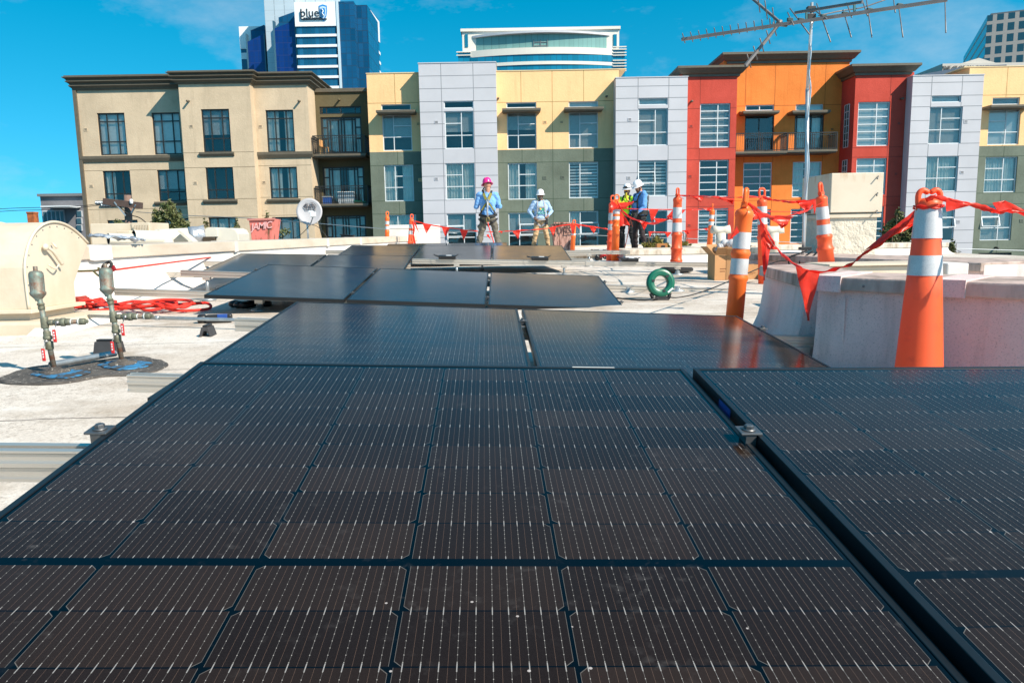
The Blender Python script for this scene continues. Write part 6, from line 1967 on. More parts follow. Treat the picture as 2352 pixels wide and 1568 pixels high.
blob('tar_sheet', [floor_pt(*p_) for p_ in ((-10, 878), (60, 848), (150, 838), (215, 832), (290, 824), (345, 825), (389, 838), (360, 856), (290, 866), (235, 868), (170, 880), (90, 886), (20, 884))], 0.008, m_tar, parent=TP, jit=0.02)
blob('paint_smear', [floor_pt(*p_) for p_ in ((70, 868), (110, 856), (170, 857), (212, 858), (190, 870), (150, 876), (100, 874))], 0.004, m_bpaint, parent=TP, seed=3, zoff=0.015, jit=0.03)
blob('paint_smear', [floor_pt(*p_) for p_ in ((225, 845), (260, 834), (320, 835), (358, 842), (330, 850), (290, 856), (250, 853))], 0.004, m_bpaint, parent=TP, seed=6, zoff=0.015, jit=0.03)
for q_ in (v1, v2):
    MB(TP.location).lathe([(0.07, 0.008), (0.066, 0.026), (0.03, 0.032), (0.018, 0.044)], q_, (0, 0, 1), 24).build('pipe_flashing', m_tar, TP)
# loose grey pipe between them
a, c = floor_pt(118, 858), floor_pt(266, 828)
a += Vector((0, 0, 0.045)); c += Vector((0, 0, 0.04))
tube_ = MB(a)
tube_.tube([a, c], 0.0165, 16, cap=False); tube_.tube([a, c], 0.0135, 16, cap=False)
d_ = (c - a).normalized()
tube_.lathe([(0.0135, 0), (0.0168, 0)], a, d_, 16, cap=False)
tag(tube_.build('loose_pipe', m_galv), 'loose length of grey galvanised pipe lying between the two copper valves', 'pipe')

# long conduit on rubber blocks
a, c = floor_pt(205, 748), floor_pt(640, 772)
a = W(205, 742, 5.55); c = W(600, 762, 5.1)
a.z = zr(a.x, a.y) + 0.07; c.z = zr(c.x, c.y) + 0.07
CD = thing('roof_conduit', a, 'long thin grey conduit running across the roof from the hood curb to the panels', 'conduit')
MB(a).tube([a, c + (c - a) * 0.3], 0.0125, 12).build('conduit_pipe', m_galv, CD)
m_ = a.lerp(c, 0.42)
MB(a).tube([m_ - (c - a) * 0.012, m_ + (c - a) * 0.012], 0.0155, 12).build('coupling', m_galv, CD)
def block(px, py, s, label, rz=0.0):
    P_ = floor_pt(px, py)
    t = thing('pipe_support', P_, label, 'pipe support', None, rz)
    b = MB()
    w_ = 0.085 * s; h_ = 0.085 * s
    b.prism([(-0.055 * s, -w_, 0), (-0.03 * s, -w_, h_), (0.03 * s, -w_, h_), (0.055 * s, -w_, 0), (0.035 * s, -w_, 0), (0.012 * s, -w_, h_ * 0.6), (-0.012 * s, -w_, h_ * 0.6), (-0.035 * s, -w_, 0)], (0, 2 * w_, 0))
    b.build('rubber_block', mat('rubber_grey', (0.045, 0.045, 0.048), 0.7, 0, 0.3, 12), t, bevel=0.004)
    MB().box(-0.02 * s, 0.02 * s, -w_ * 0.9, w_ * 0.9, h_ + .0005, h_ + 0.012).build('top_pad', m_black, t, bevel=0.002)
    return t
block(478, 771, 0.75, 'small black rubber pipe block under the long conduit', 0.1)
block(252, 812, 0.85, 'black rubber pipe block loose on the roof behind the second valve', 1.45)

# heap of red rope and the taut safety line
m_rope = mat('rope_red', (0.80, 0.03, 0.015), 0.55, 0, 0.25, 60, 0.6, 220)
RP = thing('rope_heap', floor_pt(300, 712), 'tangled heap of bright red safety rope on the roof behind the valves', 'rope')
rnd = random.Random(5)
c0, c1 = floor_pt(185, 712), floor_pt(430, 716)
pts = []
N = 64
for i in range(N):
    q = i / (N - 1)
    base_ = c0.lerp(c1, 0.5 - 0.5 * math.cos(q * math.pi * 3.0))
    pts.append(base_ + Vector((0.16 * math.cos(i * 1.25) + 0.05 * rnd.uniform(-1, 1), 0.17 * math.sin(i * 1.25) + 0.06 * rnd.uniform(-1, 1), 0.02 + 0.085 * rnd.random() * (1 - abs(2 * q - 1) * .4))))
MB(RP.location).tube(smooth_path(pts, 6), 0.0125, 8).build('rope', m_rope, RP)
c2 = floor_pt(188, 708)
pts = [c2 + Vector((0.10 * math.cos(k * 1.5) * (1 - k / 40), 0.06 * math.sin(k * 1.5), 0.02 + 0.004 * k)) for k in range(22)]
MB(RP.location).tube(smooth_path(pts, 5), 0.014, 8).build('rope_knot', mat('rope_dark_red', (0.38, 0.04, 0.025), 0.6, 0, 0.3, 40, 0.6, 200), RP)
MB(RP.location).obox(floor_pt(232, 716) + Vector((0, 0, 0.03)), (0.035, 0.02, 0), (-.012, 0.03, 0), (0, 0, 0.018)).build('rope_tag', mat('tag_navy', (0.02, 0.03, 0.08), 0.5), RP, bevel=0.006)
e0, e1 = floor_pt(222, 719) + Vector((0, 0, .03)), floor_pt(250, 715) + Vector((0, 0, .04))
MB(RP.location).tube([e0, e1], 0.012, 10).build('rope_sleeve', mat('sleeve_clear', (0.6, 0.5, 0.48), 0.3), RP)

AN = thing('anchor_bracket', W(205, 620, 6.6), 'steel anchor plate with shackle and black carabiner on the white parapet wall', 'anchor')
pa = W(201, 622, 6.60)
wallx = lambda y: LA.x + (y - LA.y) * Ld.x / Ld.y
pa.x = wallx(6.6) + 0.02
MB(AN.location).obox(pa, (0.01, 0, 0), (0.006, 0.055, 0), (0, 0, 0.13)).build('anchor_plate', m_steel, AN, bevel=0.003)
pts = [pa + Vector((0.02 + 0.05 * math.sin(k * 0.7), -0.0 + 0.045 * math.cos(k * .7), -0.0)) for k in range(9)]
MB(AN.location).tube(pts, 0.008, 8).build('ring', m_steel, AN)
q0 = W(214, 622, 6.3); q1 = W(240, 628, 6.2); q2 = W(256, 607, 6.1)
MB(AN.location).tube(smooth_path([pa + Vector((.05, -.02, 0)), q0, W(226, 616, 6.25), q1, W(228, 634, 6.2), q0], 4), 0.009, 8).build('shackle', mat('shackle_gold', (0.45, 0.33, 0.12), 0.35, 0.8, 0.2), AN)
MB(AN.location).tube(smooth_path([q1, W(236, 612, 6.15), W(250, 602, 6.1), q2, W(250, 618, 6.1), q1], 4), 0.012, 8).build('carabiner', m_black, AN)
MB(AN.location).obox((q1 + q2) / 2 + Vector((0, 0.02, -.01)), (0.05, 0, 0.02), (0, 0.012, 0), (-.01, 0, 0.022)).build('rope_grab', mat('grab_red', (0.35, 0.02, 0.03), 0.4, 0.3), AN, bevel=0.005)
a_ = W(262, 620, 6.2)
line_pts = [a_, W(400, 602, 8.2), W(552, 582.5, 11.4), W(575, 580.5, 12.5), W(660, 577, 16.0)]
o = MB(a_).tube(line_pts, 0.0085, 8).build('safety_line', m_rope)
tag(o, 'taut red safety line stretched from the anchor along the left parapet', 'rope')
# second thin line end: drill bit tool
TL = thing('hand_tool', floor_pt(498, 742), 'black and blue power tool lying on the roof left of the row-two rail', 'tool')
P_ = Vector(TL.location)
MB(P_).obox(P_ + Vector((0.02, 0, 0.035)), (0.09, 0.02, 0), (-0.008, 0.035, 0), (0, 0, 0.03)).build('tool_body', m_black, TL, bevel=0.01)
MB(P_).lathe([(0.030, 0), (0.034, 0.01), (0.034, 0.05), (0.024, 0.06)], P_ + Vector((-0.13, -.02, 0.036)), (1, 0.2, 0), 16).build('tool_head', m_black, TL)
MB(P_).obox(P_ + Vector((0.05, -0.012, 0.052)), (0.035, 0.008, 0), (-0.006, 0.02, 0), (0, 0, 0.016)).build('tool_grip', m_blue, TL, bevel=0.004)
o = MB(floor_pt(560, 708))
for k in range(7):
    o.ell(floor_pt(530 + k * 12, 708 + 3 * math.sin(k)) + Vector((0, .1, 0.03)), (0.06, 0.05, 0.035), 8, 6)
tag(o.build('tool_bag', m_black), 'black tool bag lying in the shade under the row of three', 'bag')

# ================= things beyond the left parapet =================
def w1(x, y, Y): return W(*z1(x, y), Y)
AC = thing('rooftop_unit', w1(290, 1390, 12.5), 'boxy cream rooftop air unit with a louvred grille at its right end', 'air unit')
Ya = 12.5
a, c = w1(290, 1258, Ya), w1(602, 1400, Ya)
MB(AC.location).box(a.x, c.x, Ya, Ya + 0.8, c.z - .3, a.z).build('unit_body', m_cream, AC, bevel=0.01)
p, q = w1(602, 1255, Ya), w1(728, 1340, Ya)
gb_ = MB(AC.location).box(c.x + .002, q.x, Ya - 0.02, Ya + 0.7, c.z - .3, p.z + 0.01)
gb_.build('grille_section', m_cream, AC, bevel=0.008)
p, q = w1(618, 1270, Ya), w1(716, 1338, Ya)
gr_ = MB(AC.location)
gr_.box(p.x, q.x, Ya - 0.035, Ya - 0.0205, q.z, p.z)
ga_ = gr_.build('grille_back', mat('grille_brown', (0.10, 0.07, 0.03), 0.8), AC)
gr_ = MB(AC.location)
for k in range(8):
    z = q.z + (p.z - q.z) * k / 7
    gr_.box(p.x, q.x, Ya - 0.05, Ya - 0.036, z - 0.006, z + 0.006)
for k in range(9):
    x = p.x + (q.x - p.x) * k / 8
    gr_.box(x - 0.006, x + 0.006, Ya - 0.056, Ya - 0.0505, q.z, p.z)
gr_.build('grille_bars', m_cream, ga_)
p = w1(553, 1345, Ya - .1)
MB(AC.location).obox(p, (0.11, 0, 0), (0, 0.09, 0), (0, 0, 0.085)).build('control_box', m_cream, AC, bevel=0.01)
m_mouth_shade = mat('mouth_shade', (0.035, 0.022, 0.018), 0.9)  # shade inside the open vent mouths, put into the colour of the lining
def elbow(px, py, Y, r, L, label):
    P_ = w1(px, py, Y)
    t = thing('vent_elbow', P_, label, 'vent', 'round cream vent elbows')
    b = MB(P_)
    prof_ = [(r, 0), (r * 1.04, 0.01), (r, 0.02), (r, L)]
    b.lathe(prof_, P_, (0.72, 0.69, -0.04), 24, cap=False)
    MB(P_).lathe([(r * .93, 0.004), (r * .93, L * .9), (r * .2, L * .92)], P_, (0.72, 0.69, -0.04), 24, cap=False).build('duct_inside', m_mouth_shade, t)
    b.lathe([(r * .96, 0), (r * 1.0, 0)], P_, (0.72, 0.69, -0.04), 24, cap=False)
    b.build('duct_shell', m_cream2, t)
    MB(P_).tube(smooth_path([P_ + Vector((L * .65, L * .62, 0)), P_ + Vector((L * .85, L * .8, -.05)), P_ + Vector((L * .95, L * .9, -0.35))], 4), r, 20).build('duct_bend', m_cream2, t)
    return t
elbow(422, 1366, 11.6, 0.085, 0.34, 'round vent elbow, its dark mouth open, nearest the plastic sheet')
elbow(607, 1356, 11.8, 0.115, 0.40, 'larger round vent elbow with dark mouth below the louvred unit')
# long lying duct
DU = thing('roof_duct', w1(770, 1380, 12.2), 'long cream duct lying along the neighbouring roof with a silver-wrapped joint', 'duct')
a, c = w1(740, 1385, 12.4), w1(1010, 1352, 12.6)
MB(DU.location).tube([a, w1(790, 1362, 12.4), c], [0.14, 0.15, 0.15], 20).build('duct_run', m_cream2, DU)
e = w1(1125, 1335, 12.7)
MB(DU.location).tube([c, c.lerp(e, .3), c.lerp(e, .6), e], [0.155, 0.165, 0.15, 0.16], 20).build('wrapped_joint', mat('silver_wrap', (0.5, 0.52, 0.55), 0.35, 0.6, 0.2, 9, 0.8, 12, bdist=0.02), DU)
b = MB(DU.location); p = w1(985, 1390, 12.2)
b.prism([(p.x - .1, 12.2, p.z + .2), (p.x + .12, 12.2, p.z), (p.x + .08, 12.2, p.z - .02), (p.x - .14, 12.2, p.z + .18)], (0, 0.2, 0)); b.build('duct_brace', m_cream2, DU)
GH = thing('gooseneck_hood', w1(1240, 1390, 12.6), 'cream gooseneck hood with a rounded back beyond the parapet, right of the long duct', 'exhaust hood')
a, c = w1(1195, 1290, 12.6), w1(1365, 1390, 12.6)
b = MB(GH.location)
b.prism([(a.x, 12.6, c.z - .1), (c.x, 12.6, c.z - .1), (c.x, 12.6, a.z - .1), (c.x - .04, 12.6, a.z - .03), (c.x - .1, 12.6, a.z), (a.x, 12.6, a.z)], (0, 0.55, 0))
b.build('hood_box', m_cream2, GH, bevel=0.01)
a, c = w1(1120, 1283, 12.55), w1(1210, 1350, 12.55)
b = MB(GH.location)
r_ = (c.x - a.x) / 2
pts = [(a.x, 12.55, c.z)] + [(a.x + r_ - r_ * math.cos(k * math.pi / 8), 12.55, a.z - r_ * 0.5 + r_ * 0.5 * math.sin(k * math.pi / 8)) for k in range(9)] + [(a.x + 2 * r_, 12.55, c.z)]
b.prism(pts, (0, 0.6, 0)); b.build('hood_throat', m_cream2, GH)
a, c = w1(1105, 1352, 12.5), w1(1185, 1385, 12.5)
MB(GH.location).box(a.x, c.x, 12.5, 13.0, c.z - .1, a.z).build('dark_base', mat('screen_brown', (0.05, 0.035, 0.02), 0.8), GH)
# crumpled sheet on the coping
p = W(222, 551, 8.0)
b = MB(p)
vs, fs = [], []
for j in range(9):
    for i in range(15):
        x = i / 14; y = j / 8
        vs.append(p + Vector((x * 0.52 - .1, y * 0.22, 0.075 * (1 - x * .75) + 0.05 * noise.noise(Vector((x * 6, y * 5, 2))) - 0.02)))
for j in range(8):
    for i in range(14):
        q = j * 15 + i; fs.append((q, q + 1, q + 16, q + 15))
b.smooth = True; b.add(vs, fs)
o = b.build('plastic_sheet', mat('sheet_bluegrey', (0.16, 0.20, 0.27), 0.25, 0, 0.6, 9, 0.8, 20, c2=(0.5, 0.55, 0.6), spec=0.8, bdist=0.03))
so_ = o.modifiers.new('thick', 'SOLIDIFY'); so_.thickness = 0.004
tag(o, 'crumpled grey-blue plastic sheet lying on the left coping beside the hood', 'plastic sheet')
# second far parapet of the neighbour
parapet('parapet_wall', (-3.3, 20.2), (-1.9, 20.4), W(800, 520, 20.2).z, W(870, 519, 20.3).z, 'whitish rendered parapet stub beyond the end of the left coping', ch=0.10, cw=0.3, flare=0.02, fh=0.1, mw=m_feltw, mc=m_feltw, over=0.01)
# dish
def dish():
    P_ = w1(1868, 1372, 14.6)
    t = thing('satellite_dish', P_, 'round grey satellite dish with lettering on its face, standing on the left parapet', 'satellite dish')
    Cc = w1(1878, 1172, 14.6)
    nrm = Vector((0.12, -0.97, 0.16)).normalized()
    u = Vector((0, 0, 1)).cross(nrm).normalized(); w_ = nrm.cross(u)
    b = MB(P_)
    Rr = 0.245
    b.smooth = True
    vs, fs = [], []
    RN, SN = 6, 36
    for side_ in (0, 1):
        for i in range(RN + 1):
            r2 = i / RN
            for k in range(SN):
                a = 2 * math.pi * k / SN
                vs.append(Cc + (u * math.cos(a) * 1.0 + w_ * math.sin(a) * 1.06) * Rr * max(r2, 0.001) + nrm * (0.045 * r2 * r2 - 0.010 * side_))
    for i in range(RN):
        for k in range(SN):
            k2 = (k + 1) % SN
            f = (i * SN + k, i * SN + k2, (i + 1) * SN + k2, (i + 1) * SN + k)
            fs.append(f)
            o2 = (RN + 1) * SN
            fs.append(tuple(q + o2 for q in f[::-1]))
    for k in range(SN):
        k2 = (k + 1) % SN
        fs.append((RN * SN + k, RN * SN + k2, (2 * RN + 1) * SN + k2, (2 * RN + 1) * SN + k))
    b.add(vs, fs)
    b.build('reflector', mat('dish_grey', (0.40, 0.40, 0.42), 0.5, 0, 0.08, 4), t)
    m_txt = mat('dish_letters', (0.06, 0.05, 0.055), 0.6)
    rotm = Matrix((u, w_, nrm)).transposed().to_euler()
    o = text_mesh('dish', 0.145, 'lettering', m_txt, Cc + nrm * 0.040 + w_ * 0.11 + u * 0.0 - P_, rot=rotm, ext=0.004, parent=t, sx=0.95, bold=0.001)
    o = text_mesh('NETWORK', 0.035, 'lettering', m_txt, Cc + nrm * 0.03 + w_ * 0.035 + u * 0.02 - P_, rot=rotm, ext=0.003, parent=t, spacing=1.3)
    b = MB(P_)
    b.tube([Cc + nrm * 0.042 + u * (0.13 * math.cos(a)) + w_ * (0.10 + 0.075 * math.sin(a)) for a in [-0.9 + 0.18 * k for k in range(14)]], 0.004, 5)
    b.build('swoosh_mark', m_txt, t)
    A0 = Cc - w_ * 0.22 + nrm * 0.03; A1 = Cc + nrm * 0.24 - w_ * 0.13 + u * 0.10
    A0 = Cc - w_ * 0.25 - nrm * 0.02
    MB(P_).tube([A0, A0 + (A1 - A0) * .5, A1], 0.012, 8).build('feed_arm', m_galv, t)
    hb_ = MB(P_).obox(A1 + w_ * 0.03, u * 0.05, w_ * 0.045, nrm * 0.03); hb_.obox(A1 + w_ * 0.08 - u * 0.04, u * 0.045, w_ * 0.02, nrm * 0.02)
    hb_.build('feed_horn', m_wframe, t, bevel=0.006)
    bk_ = Cc - nrm * 0.06
    MB(P_).tube([P_ - Vector((0, 0, .15)), P_ + Vector((0, 0, (Cc.z - P_.z) * .55)), bk_ - w_ * .06], 0.019, 12).build('dish_mast', m_mast, t)
    for k, (x, y) in enumerate(((1722, 1378), (2040, 1420))):
        q = w1(x, y, 14.4)
        MB(P_).tube(catenary(Cc - w_ * 0.25, q, 0.06 if k == 0 else -0.12, 10), 0.006, 5).build('dish_cable', m_black, t)
dish()
o = thing('plastic_tray', w1(2155, 1350, 17), 'small black tray on the coping right of the dish', 'tray')
p = w1(2155, 1352, 16.6)
MB(o.location).obox(p, (0.13, 0, -.01), (0, 0.1, 0), (0, 0, 0.035)).build('tray_body', m_black, o, bevel=0.01)
MB(o.location).obox(p + Vector((0, 0, .04)), (0.15, 0, -.012), (0, 0.12, 0), (0, 0, 0.008)).build('tray_rim', m_black, o)

# graffiti hoods
m_rust = mat('rust_pink', (0.60, 0.16, 0.13), 0.8, 0, 0.3, 3.0, 0.3, 20, c2=(0.14, 0.06, 0.03), p=(0.52, 0.64), stretch=(2.5, 2.5, 0.7))
GF = thing('graffiti_box', w1(1530, 1350, 21.5), 'flared faded-red metal chimney cap with white graffiti', 'chimney cap')
Yg = 21.5
pl = [w1(1438, 1228, Yg), w1(1622, 1222, Yg), w1(1603, 1400, Yg), w1(1462, 1400, Yg)]
MB(GF.location).prism(pl, (0, 0.6, 0)).build('cap_body', m_rust, GF, bevel=0.01)
MB(GF.location).beam(pl[0] + Vector((-.03, -.02, 0)), pl[1] + Vector((.03, -.02, 0)), 0.06, 0.05).build('cap_rim', mat('rust_rim', (0.55, 0.22, 0.18), 0.7, 0, 0.3), GF)
p = w1(1529, 1275, Yg - .03)
text_mesh('JAMIC', 0.27, 'graffiti', mat('graffiti_white', (0.66, 0.36, 0.35), 0.7), p - GF.location, rot=(R(90), R(-6), 0), ext=0.003, parent=GF, shear=0.25, sx=0.95, spacing=0.85, bold=0.004)
GW = thing('graffiti_board', W(1298, 570, 21.0), 'worn reddish wooden hood with dark scrawled graffiti beside the short orange post', 'chimney cap')
m_wood = mat('worn_wood', (0.44, 0.25, 0.20), 0.85, 0, 0.5, 5.0, 0.5, 16, c2=(0.13, 0.06, 0.045), p=(0.46, 0.60), stretch=(3.5, 3.5, 0.8))
def w2_(x, y, Y): return W(*z2(x, y), Y)
pl = [w2_(1455, 1262, 21), w2_(1500, 1256, 21), w2_(1595, 1257, 21), w2_(1600, 1270, 21), w2_(1600, 1450, 21), w2_(1482, 1450, 21), w2_(1470, 1360, 21)]
MB(GW.location).prism(pl, (0, 0.55, 0)).build('board_body', m_wood, GW, bevel=0.01)
MB(GW.location).beam(pl[1] + Vector((-.1, -.02, 0.02)), pl[2] + Vector((.03, -.02, .02)), 0.05, 0.04).build('board_top', m_wood, GW)
text_mesh('AVES', 0.36, 'graffiti', mat('graffiti_dark', (0.10, 0.05, 0.045), 0.8), w2_(1535, 1303, 20.95) - GW.location, rot=(R(90), R(-3), 0), ext=0.003, parent=GW, shear=0.2, sx=0.9, spacing=0.9)

# utility pole and wires
UP = thing('utility_pole', W(295, 560, 31), 'weathered wooden utility pole with a crossarm and insulators, before the beige block', 'utility pole')
a, c = w1(575, 1400, 31), w1(562, 1050, 31)
m_pole = mat('pole_wood', (0.22, 0.14, 0.11), 0.9, 0, 0.4, 8.0, 0.4, 20, stretch=(4, 4, 0.4))
MB(UP.location).tube([Vector((a.x, 31, 0)), a, c], [0.17, 0.155, 0.14], 12).build('pole', m_pole, UP)
p, q = w1(390, 1096, 30.6), w1(665, 1128, 30.6)
MB(UP.location).beam(p, q, 0.2, 0.26).build('crossarm', mat('arm_wood', (0.09, 0.06, 0.05), 0.9, 0, 0.3, 8), UP, bevel=0.01)
p2, q2 = w1(372, 1124, 31.6), w1(470, 1118, 31.6)
MB(UP.location).beam(p2, q2, 0.16, 0.16).build('crossarm', mat('arm_wood', (0.09, 0.06, 0.05), 0.9), UP)
for xx, yy, x2, y2 in ((465, 1100, 548, 1200), (622, 1120, 590, 1180)):
    MB(UP.location).beam(w1(xx, yy, 30.5), w1(x2, y2, 30.6), 0.05, 0.05).build('brace', m_galv, UP)
for (x0_, y0_) in ((330, 1107), (372, 1124)):
    b = MB(UP.location)
    for k in range(6):
        s_, e_ = w1(x0_ + k * 11, y0_, 30.6), w1(x0_ + k * 11 + 7, y0_, 30.6)
        b.lathe([(0.03, 0), (0.09, 0.02), (0.09, 0.05), (0.03, 0.09)], s_, (1, 0, 0), 12)
    b.build('insulator', m_galv, UP)
p = w1(590, 1115, 30.5)
MB(UP.location).lathe([(0.05, 0), (0.07, 0.03), (0.07, 0.16), (0.03, 0.2)], p, (0, 0, 1), 12).build('pole_lamp_fitting', m_wframe, UP)
def wire(label, pts, r=0.012, m=None, group='overhead wires', sag=None):
    P_ = [W(*p) for p in pts]
    o = MB(P_[0]).tube(smooth_path(P_, 8), r, 5).build('overhead_wire', m or m_black)
    return tag(o, label, 'wire', group)
wire('dark wire at far left, the upper of those crossing the sky beside the low building', ((-250, 497, 31), (0, 480, 31), (120, 476, 31), (200, 472, 31), (243, 463.8, 30.6)), 0.012)
wire('dark wire at far left, the lower of those crossing the sky beside the low building', ((-250, 512, 31), (0, 486, 31), (140, 481, 31), (240, 470, 31)), 0.012)
wire('pale wire running from the pole crossarm across the beige front', ((313, 487, 31), (430, 495, 30), (560, 501, 28), (700, 511, 26), (900, 527, 24.5), (1050, 536, 24.5)), 0.013, m_galv)
wire('pale thin wire low before the green fronts and the windows', ((960, 532, 25), (1200, 533, 25), (1400, 542, 25), (1700, 552, 25), (1900, 560, 25)), 0.012, m_galv)
wire('pale wire crossing the right grey bay behind the big cone', ((1880, 571, 26), (2010, 567, 26), (2150, 570, 26), (2500, 580, 26)), 0.015, m_wframe)
wire('curled dark wire drooping from the left insulators', ((275, 475, 30.6), (295, 492, 30.6), (320, 500, 30.6), (336, 512, 30.6)), 0.02)
for k, (ya_, yb_) in enumerate(((628, 606), (633, 611), (638, 617))):
    wire(('uppermost', 'middle', 'lowest')[k] + ' of three pale wires rising to the right below the last green wall', ((2178, ya_, 20), (2260, (ya_ + yb_) / 2 + 2, 21), (2352, yb_, 22), (2500, yb_ - 14, 24)), 0.012, m_wframe)
# rusty chimney
o = thing('rusty_flue', W(70, 515, 24), 'short rusty square flue at the far left behind the hood', 'flue')
a, c = W(61, 487, 24), W(79, 515, 24)
MB(o.location).box(a.x, c.x, 24, 24.25, c.z - 2, a.z).build('flue_pipe', mat('rust_orange', (0.42, 0.12, 0.03), 0.85, 0, 0.4, 6, 0.4, 20, c2=(0.12, 0.04, 0.02)), o)
MB(o.location).box(a.x - .01, c.x + .01, 23.985, 24.26, a.z - .05, a.z + .005).build('flue_rim', mat('rust_orange', (0, 0, 0)), o)

# ================= green reel, boxes, tools =================
m_reel = mat('reel_green', (0.004, 0.12, 0.07), 0.35, 0, 0.12, 8)
PR = floor_pt(1518, 690)
RE = thing('cable_reel', PR, 'round green fish-tape reel standing upright on the roof in front of the rail', 'cable reel')
ax_ = Vector((0.10, -0.985, 0.14)).normalized()
d_re = PR.y
Rr = 31.5 / 1706 * d_re * 1.04
Cc = PR + Vector((0, 0.03, Rr * 1.22))
b = MB(PR)
b.lathe([(Rr * .50, -0.028), (Rr * .54, -0.034), (Rr * .9, -0.032), (Rr * .98, -0.024), (Rr, 0), (Rr * .98, 0.024), (Rr * .9, 0.032), (Rr * .54, 0.034), (Rr * .50, 0.028), (Rr * .485, 0.0), (Rr * .50, -0.028)], Cc, ax_, 48, cap=False)
b.build('reel_body', m_reel, RE)
b = MB(PR)
b.lathe([(Rr * .74, 0.0335), (Rr * .76, 0.0365), (Rr * .78, 0.0335)], Cc, ax_, 48, cap=False)
b.build('reel_ring', m_reel, RE)
u_ = ax_.orthogonal().normalized(); u_ = Vector((1, 0.10, 0)).normalized(); w_ = ax_.cross(u_) * -1
if w_.z < 0: w_ = -w_
for k in range(3):
    a = 0.8 + k * 2.1
    q = Cc + (u_ * math.cos(a) + w_ * math.sin(a)) * Rr * 0.60 + ax_ * 0.036
    MB(PR).obox(q, u_ * .012, w_ * .01, ax_ * .003).build('reel_catch', m_black, RE)
q = Cc + (u_ * 0.62 + w_ * -0.55) * Rr + ax_ * 0.0345
MB(PR).obox(q, (u_ * .8 + w_ * .6) * 0.03, (w_ * .8 - u_ * .6) * 0.008, ax_ * 0.001).build('sticker', m_wframe, RE)
b = MB(PR)
L_ = [Cc + u_ * (Rr * x) + w_ * (Rr * y) for x, y in ((-.72, -.72), (-.50, -1.12), (0, -1.20), (.50, -1.12), (.66, -.72))]
b.tube(smooth_path(L_, 5), 0.017, 8)
b.obox(Cc - w_ * Rr * 1.0, u_ * Rr * 0.36, w_ * 0.012, ax_ * 0.022)
b.build('reel_handle', m_black, RE)
cpts = [floor_pt(1400, 685), floor_pt(1480, 692), Cc - w_ * Rr * 1.0 + Vector((.02, 0, 0)), W(1560, 683, d_re), W(1620, 668, d_re * 1.03), W(1700, 635, 7.4), W(1740, 618, 7.8), W(1790, 600, 8.4), W(1840, 596, 8.5)]
cpts[0].z += .01; cpts[1].z += .01
o = MB(cpts[0]).tube(smooth_path(cpts, 6), 0.006, 6).build('black_cable', m_black)
tag(o, 'thin black cable running from the green reel up to the antenna mast', 'cable')

m_card = mat('cardboard', (0.50, 0.27, 0.12), 0.85, 0, 0.15, 3, 0.1, 20)
m_cardin = mat('cardboard_inside', (0.60, 0.45, 0.30), 0.85)
def carton(px, py, w_, d_, h_, rz, label, flaps=True, marks=True):
    P_ = floor_pt(px, py)
    t = thing('cardboard_box', P_, label, 'box', 'cardboard boxes behind the leaning post', rz)
    b = MB()
    th = 0.006
    b.box(-w_, w_, -d_, -d_ + th, 0, h_); b.box(-w_, w_, d_ - th, d_, 0, h_); b.box(-w_, -w_ + th, -d_ + th, d_ - th, 0, h_); b.box(w_ - th, w_, -d_ + th, d_ - th, 0, h_); b.box(-w_ + th, w_ - th, -d_ + th, d_ - th, 0, th)
    b.build('carton_walls', m_card, t)
    if flaps:
        for q, (c_, a_, e_) in enumerate((((-w_, 0, h_), (0, d_, 0), (-0.09, 0, 0.09)), ((w_, 0, h_), (0, d_, 0), (0.06, 0, 0.11)), ((0, -d_, h_), (w_, 0, 0), (0, -0.07, 0.08)), ((0, d_, h_), (w_, 0, 0), (0, 0.05, 0.11)))):
            c_, a_, e_ = Vector(c_), Vector(a_), Vector(e_)
            n_ = a_.cross(e_).normalized() * 0.003
            MB().obox(c_ + e_ * 0.52, a_, e_ * 0.5, n_).build('carton_flap', m_card if q != 1 else m_cardin, t)
    if marks:
        for k in range(2):
            MB().box(-w_ * .5, w_ * (.3 - .3 * k), -d_ - 0.001, -d_ - 0.0002, h_ * (.42 - .1 * k), h_ * (.46 - .1 * k)).build('print_mark', mat('print_brown', (0.22, 0.10, 0.04), 0.8), t)
    return t
carton(1656, 642, 0.125, 0.11, 0.30, 0.12, 'open cardboard box, left and largest of the group, clear plastic spilling out')
carton(1688, 642, 0.11, 0.10, 0.29, -0.2, 'second open cardboard box, tucked behind the leaning yellow-orange post')
carton(1722, 640, 0.10, 0.09, 0.17, 0.1, 'low closed-looking cardboard box at the right of the group, deep in shade', flaps=False)
p = floor_pt(1668, 640) + Vector((0, 0, 0.36))
b = MB(p)
for k in range(12):
    b.ell(p + Vector((random.uniform(-.13, .13), random.uniform(-.05, .05), random.uniform(-.03, .07))), (random.uniform(.03, .07), .04, random.uniform(.025, .06)), 7, 5, Matrix.Rotation(random.random() * 3, 3, 'Y'))
gp = NB('clear_plastic'); gp.b.inputs['Base Color'].default_value = (0.75, 0.77, 0.80, 1); gp.b.inputs['Roughness'].default_value = 0.12; gp.b.inputs['Transmission Weight'].default_value = 0.35; gp.b.inputs['Alpha'].default_value = 0.75
tag(b.build('plastic_wrap', gp.m), 'crumpled clear plastic wrap bulging from the cardboard boxes', 'plastic')

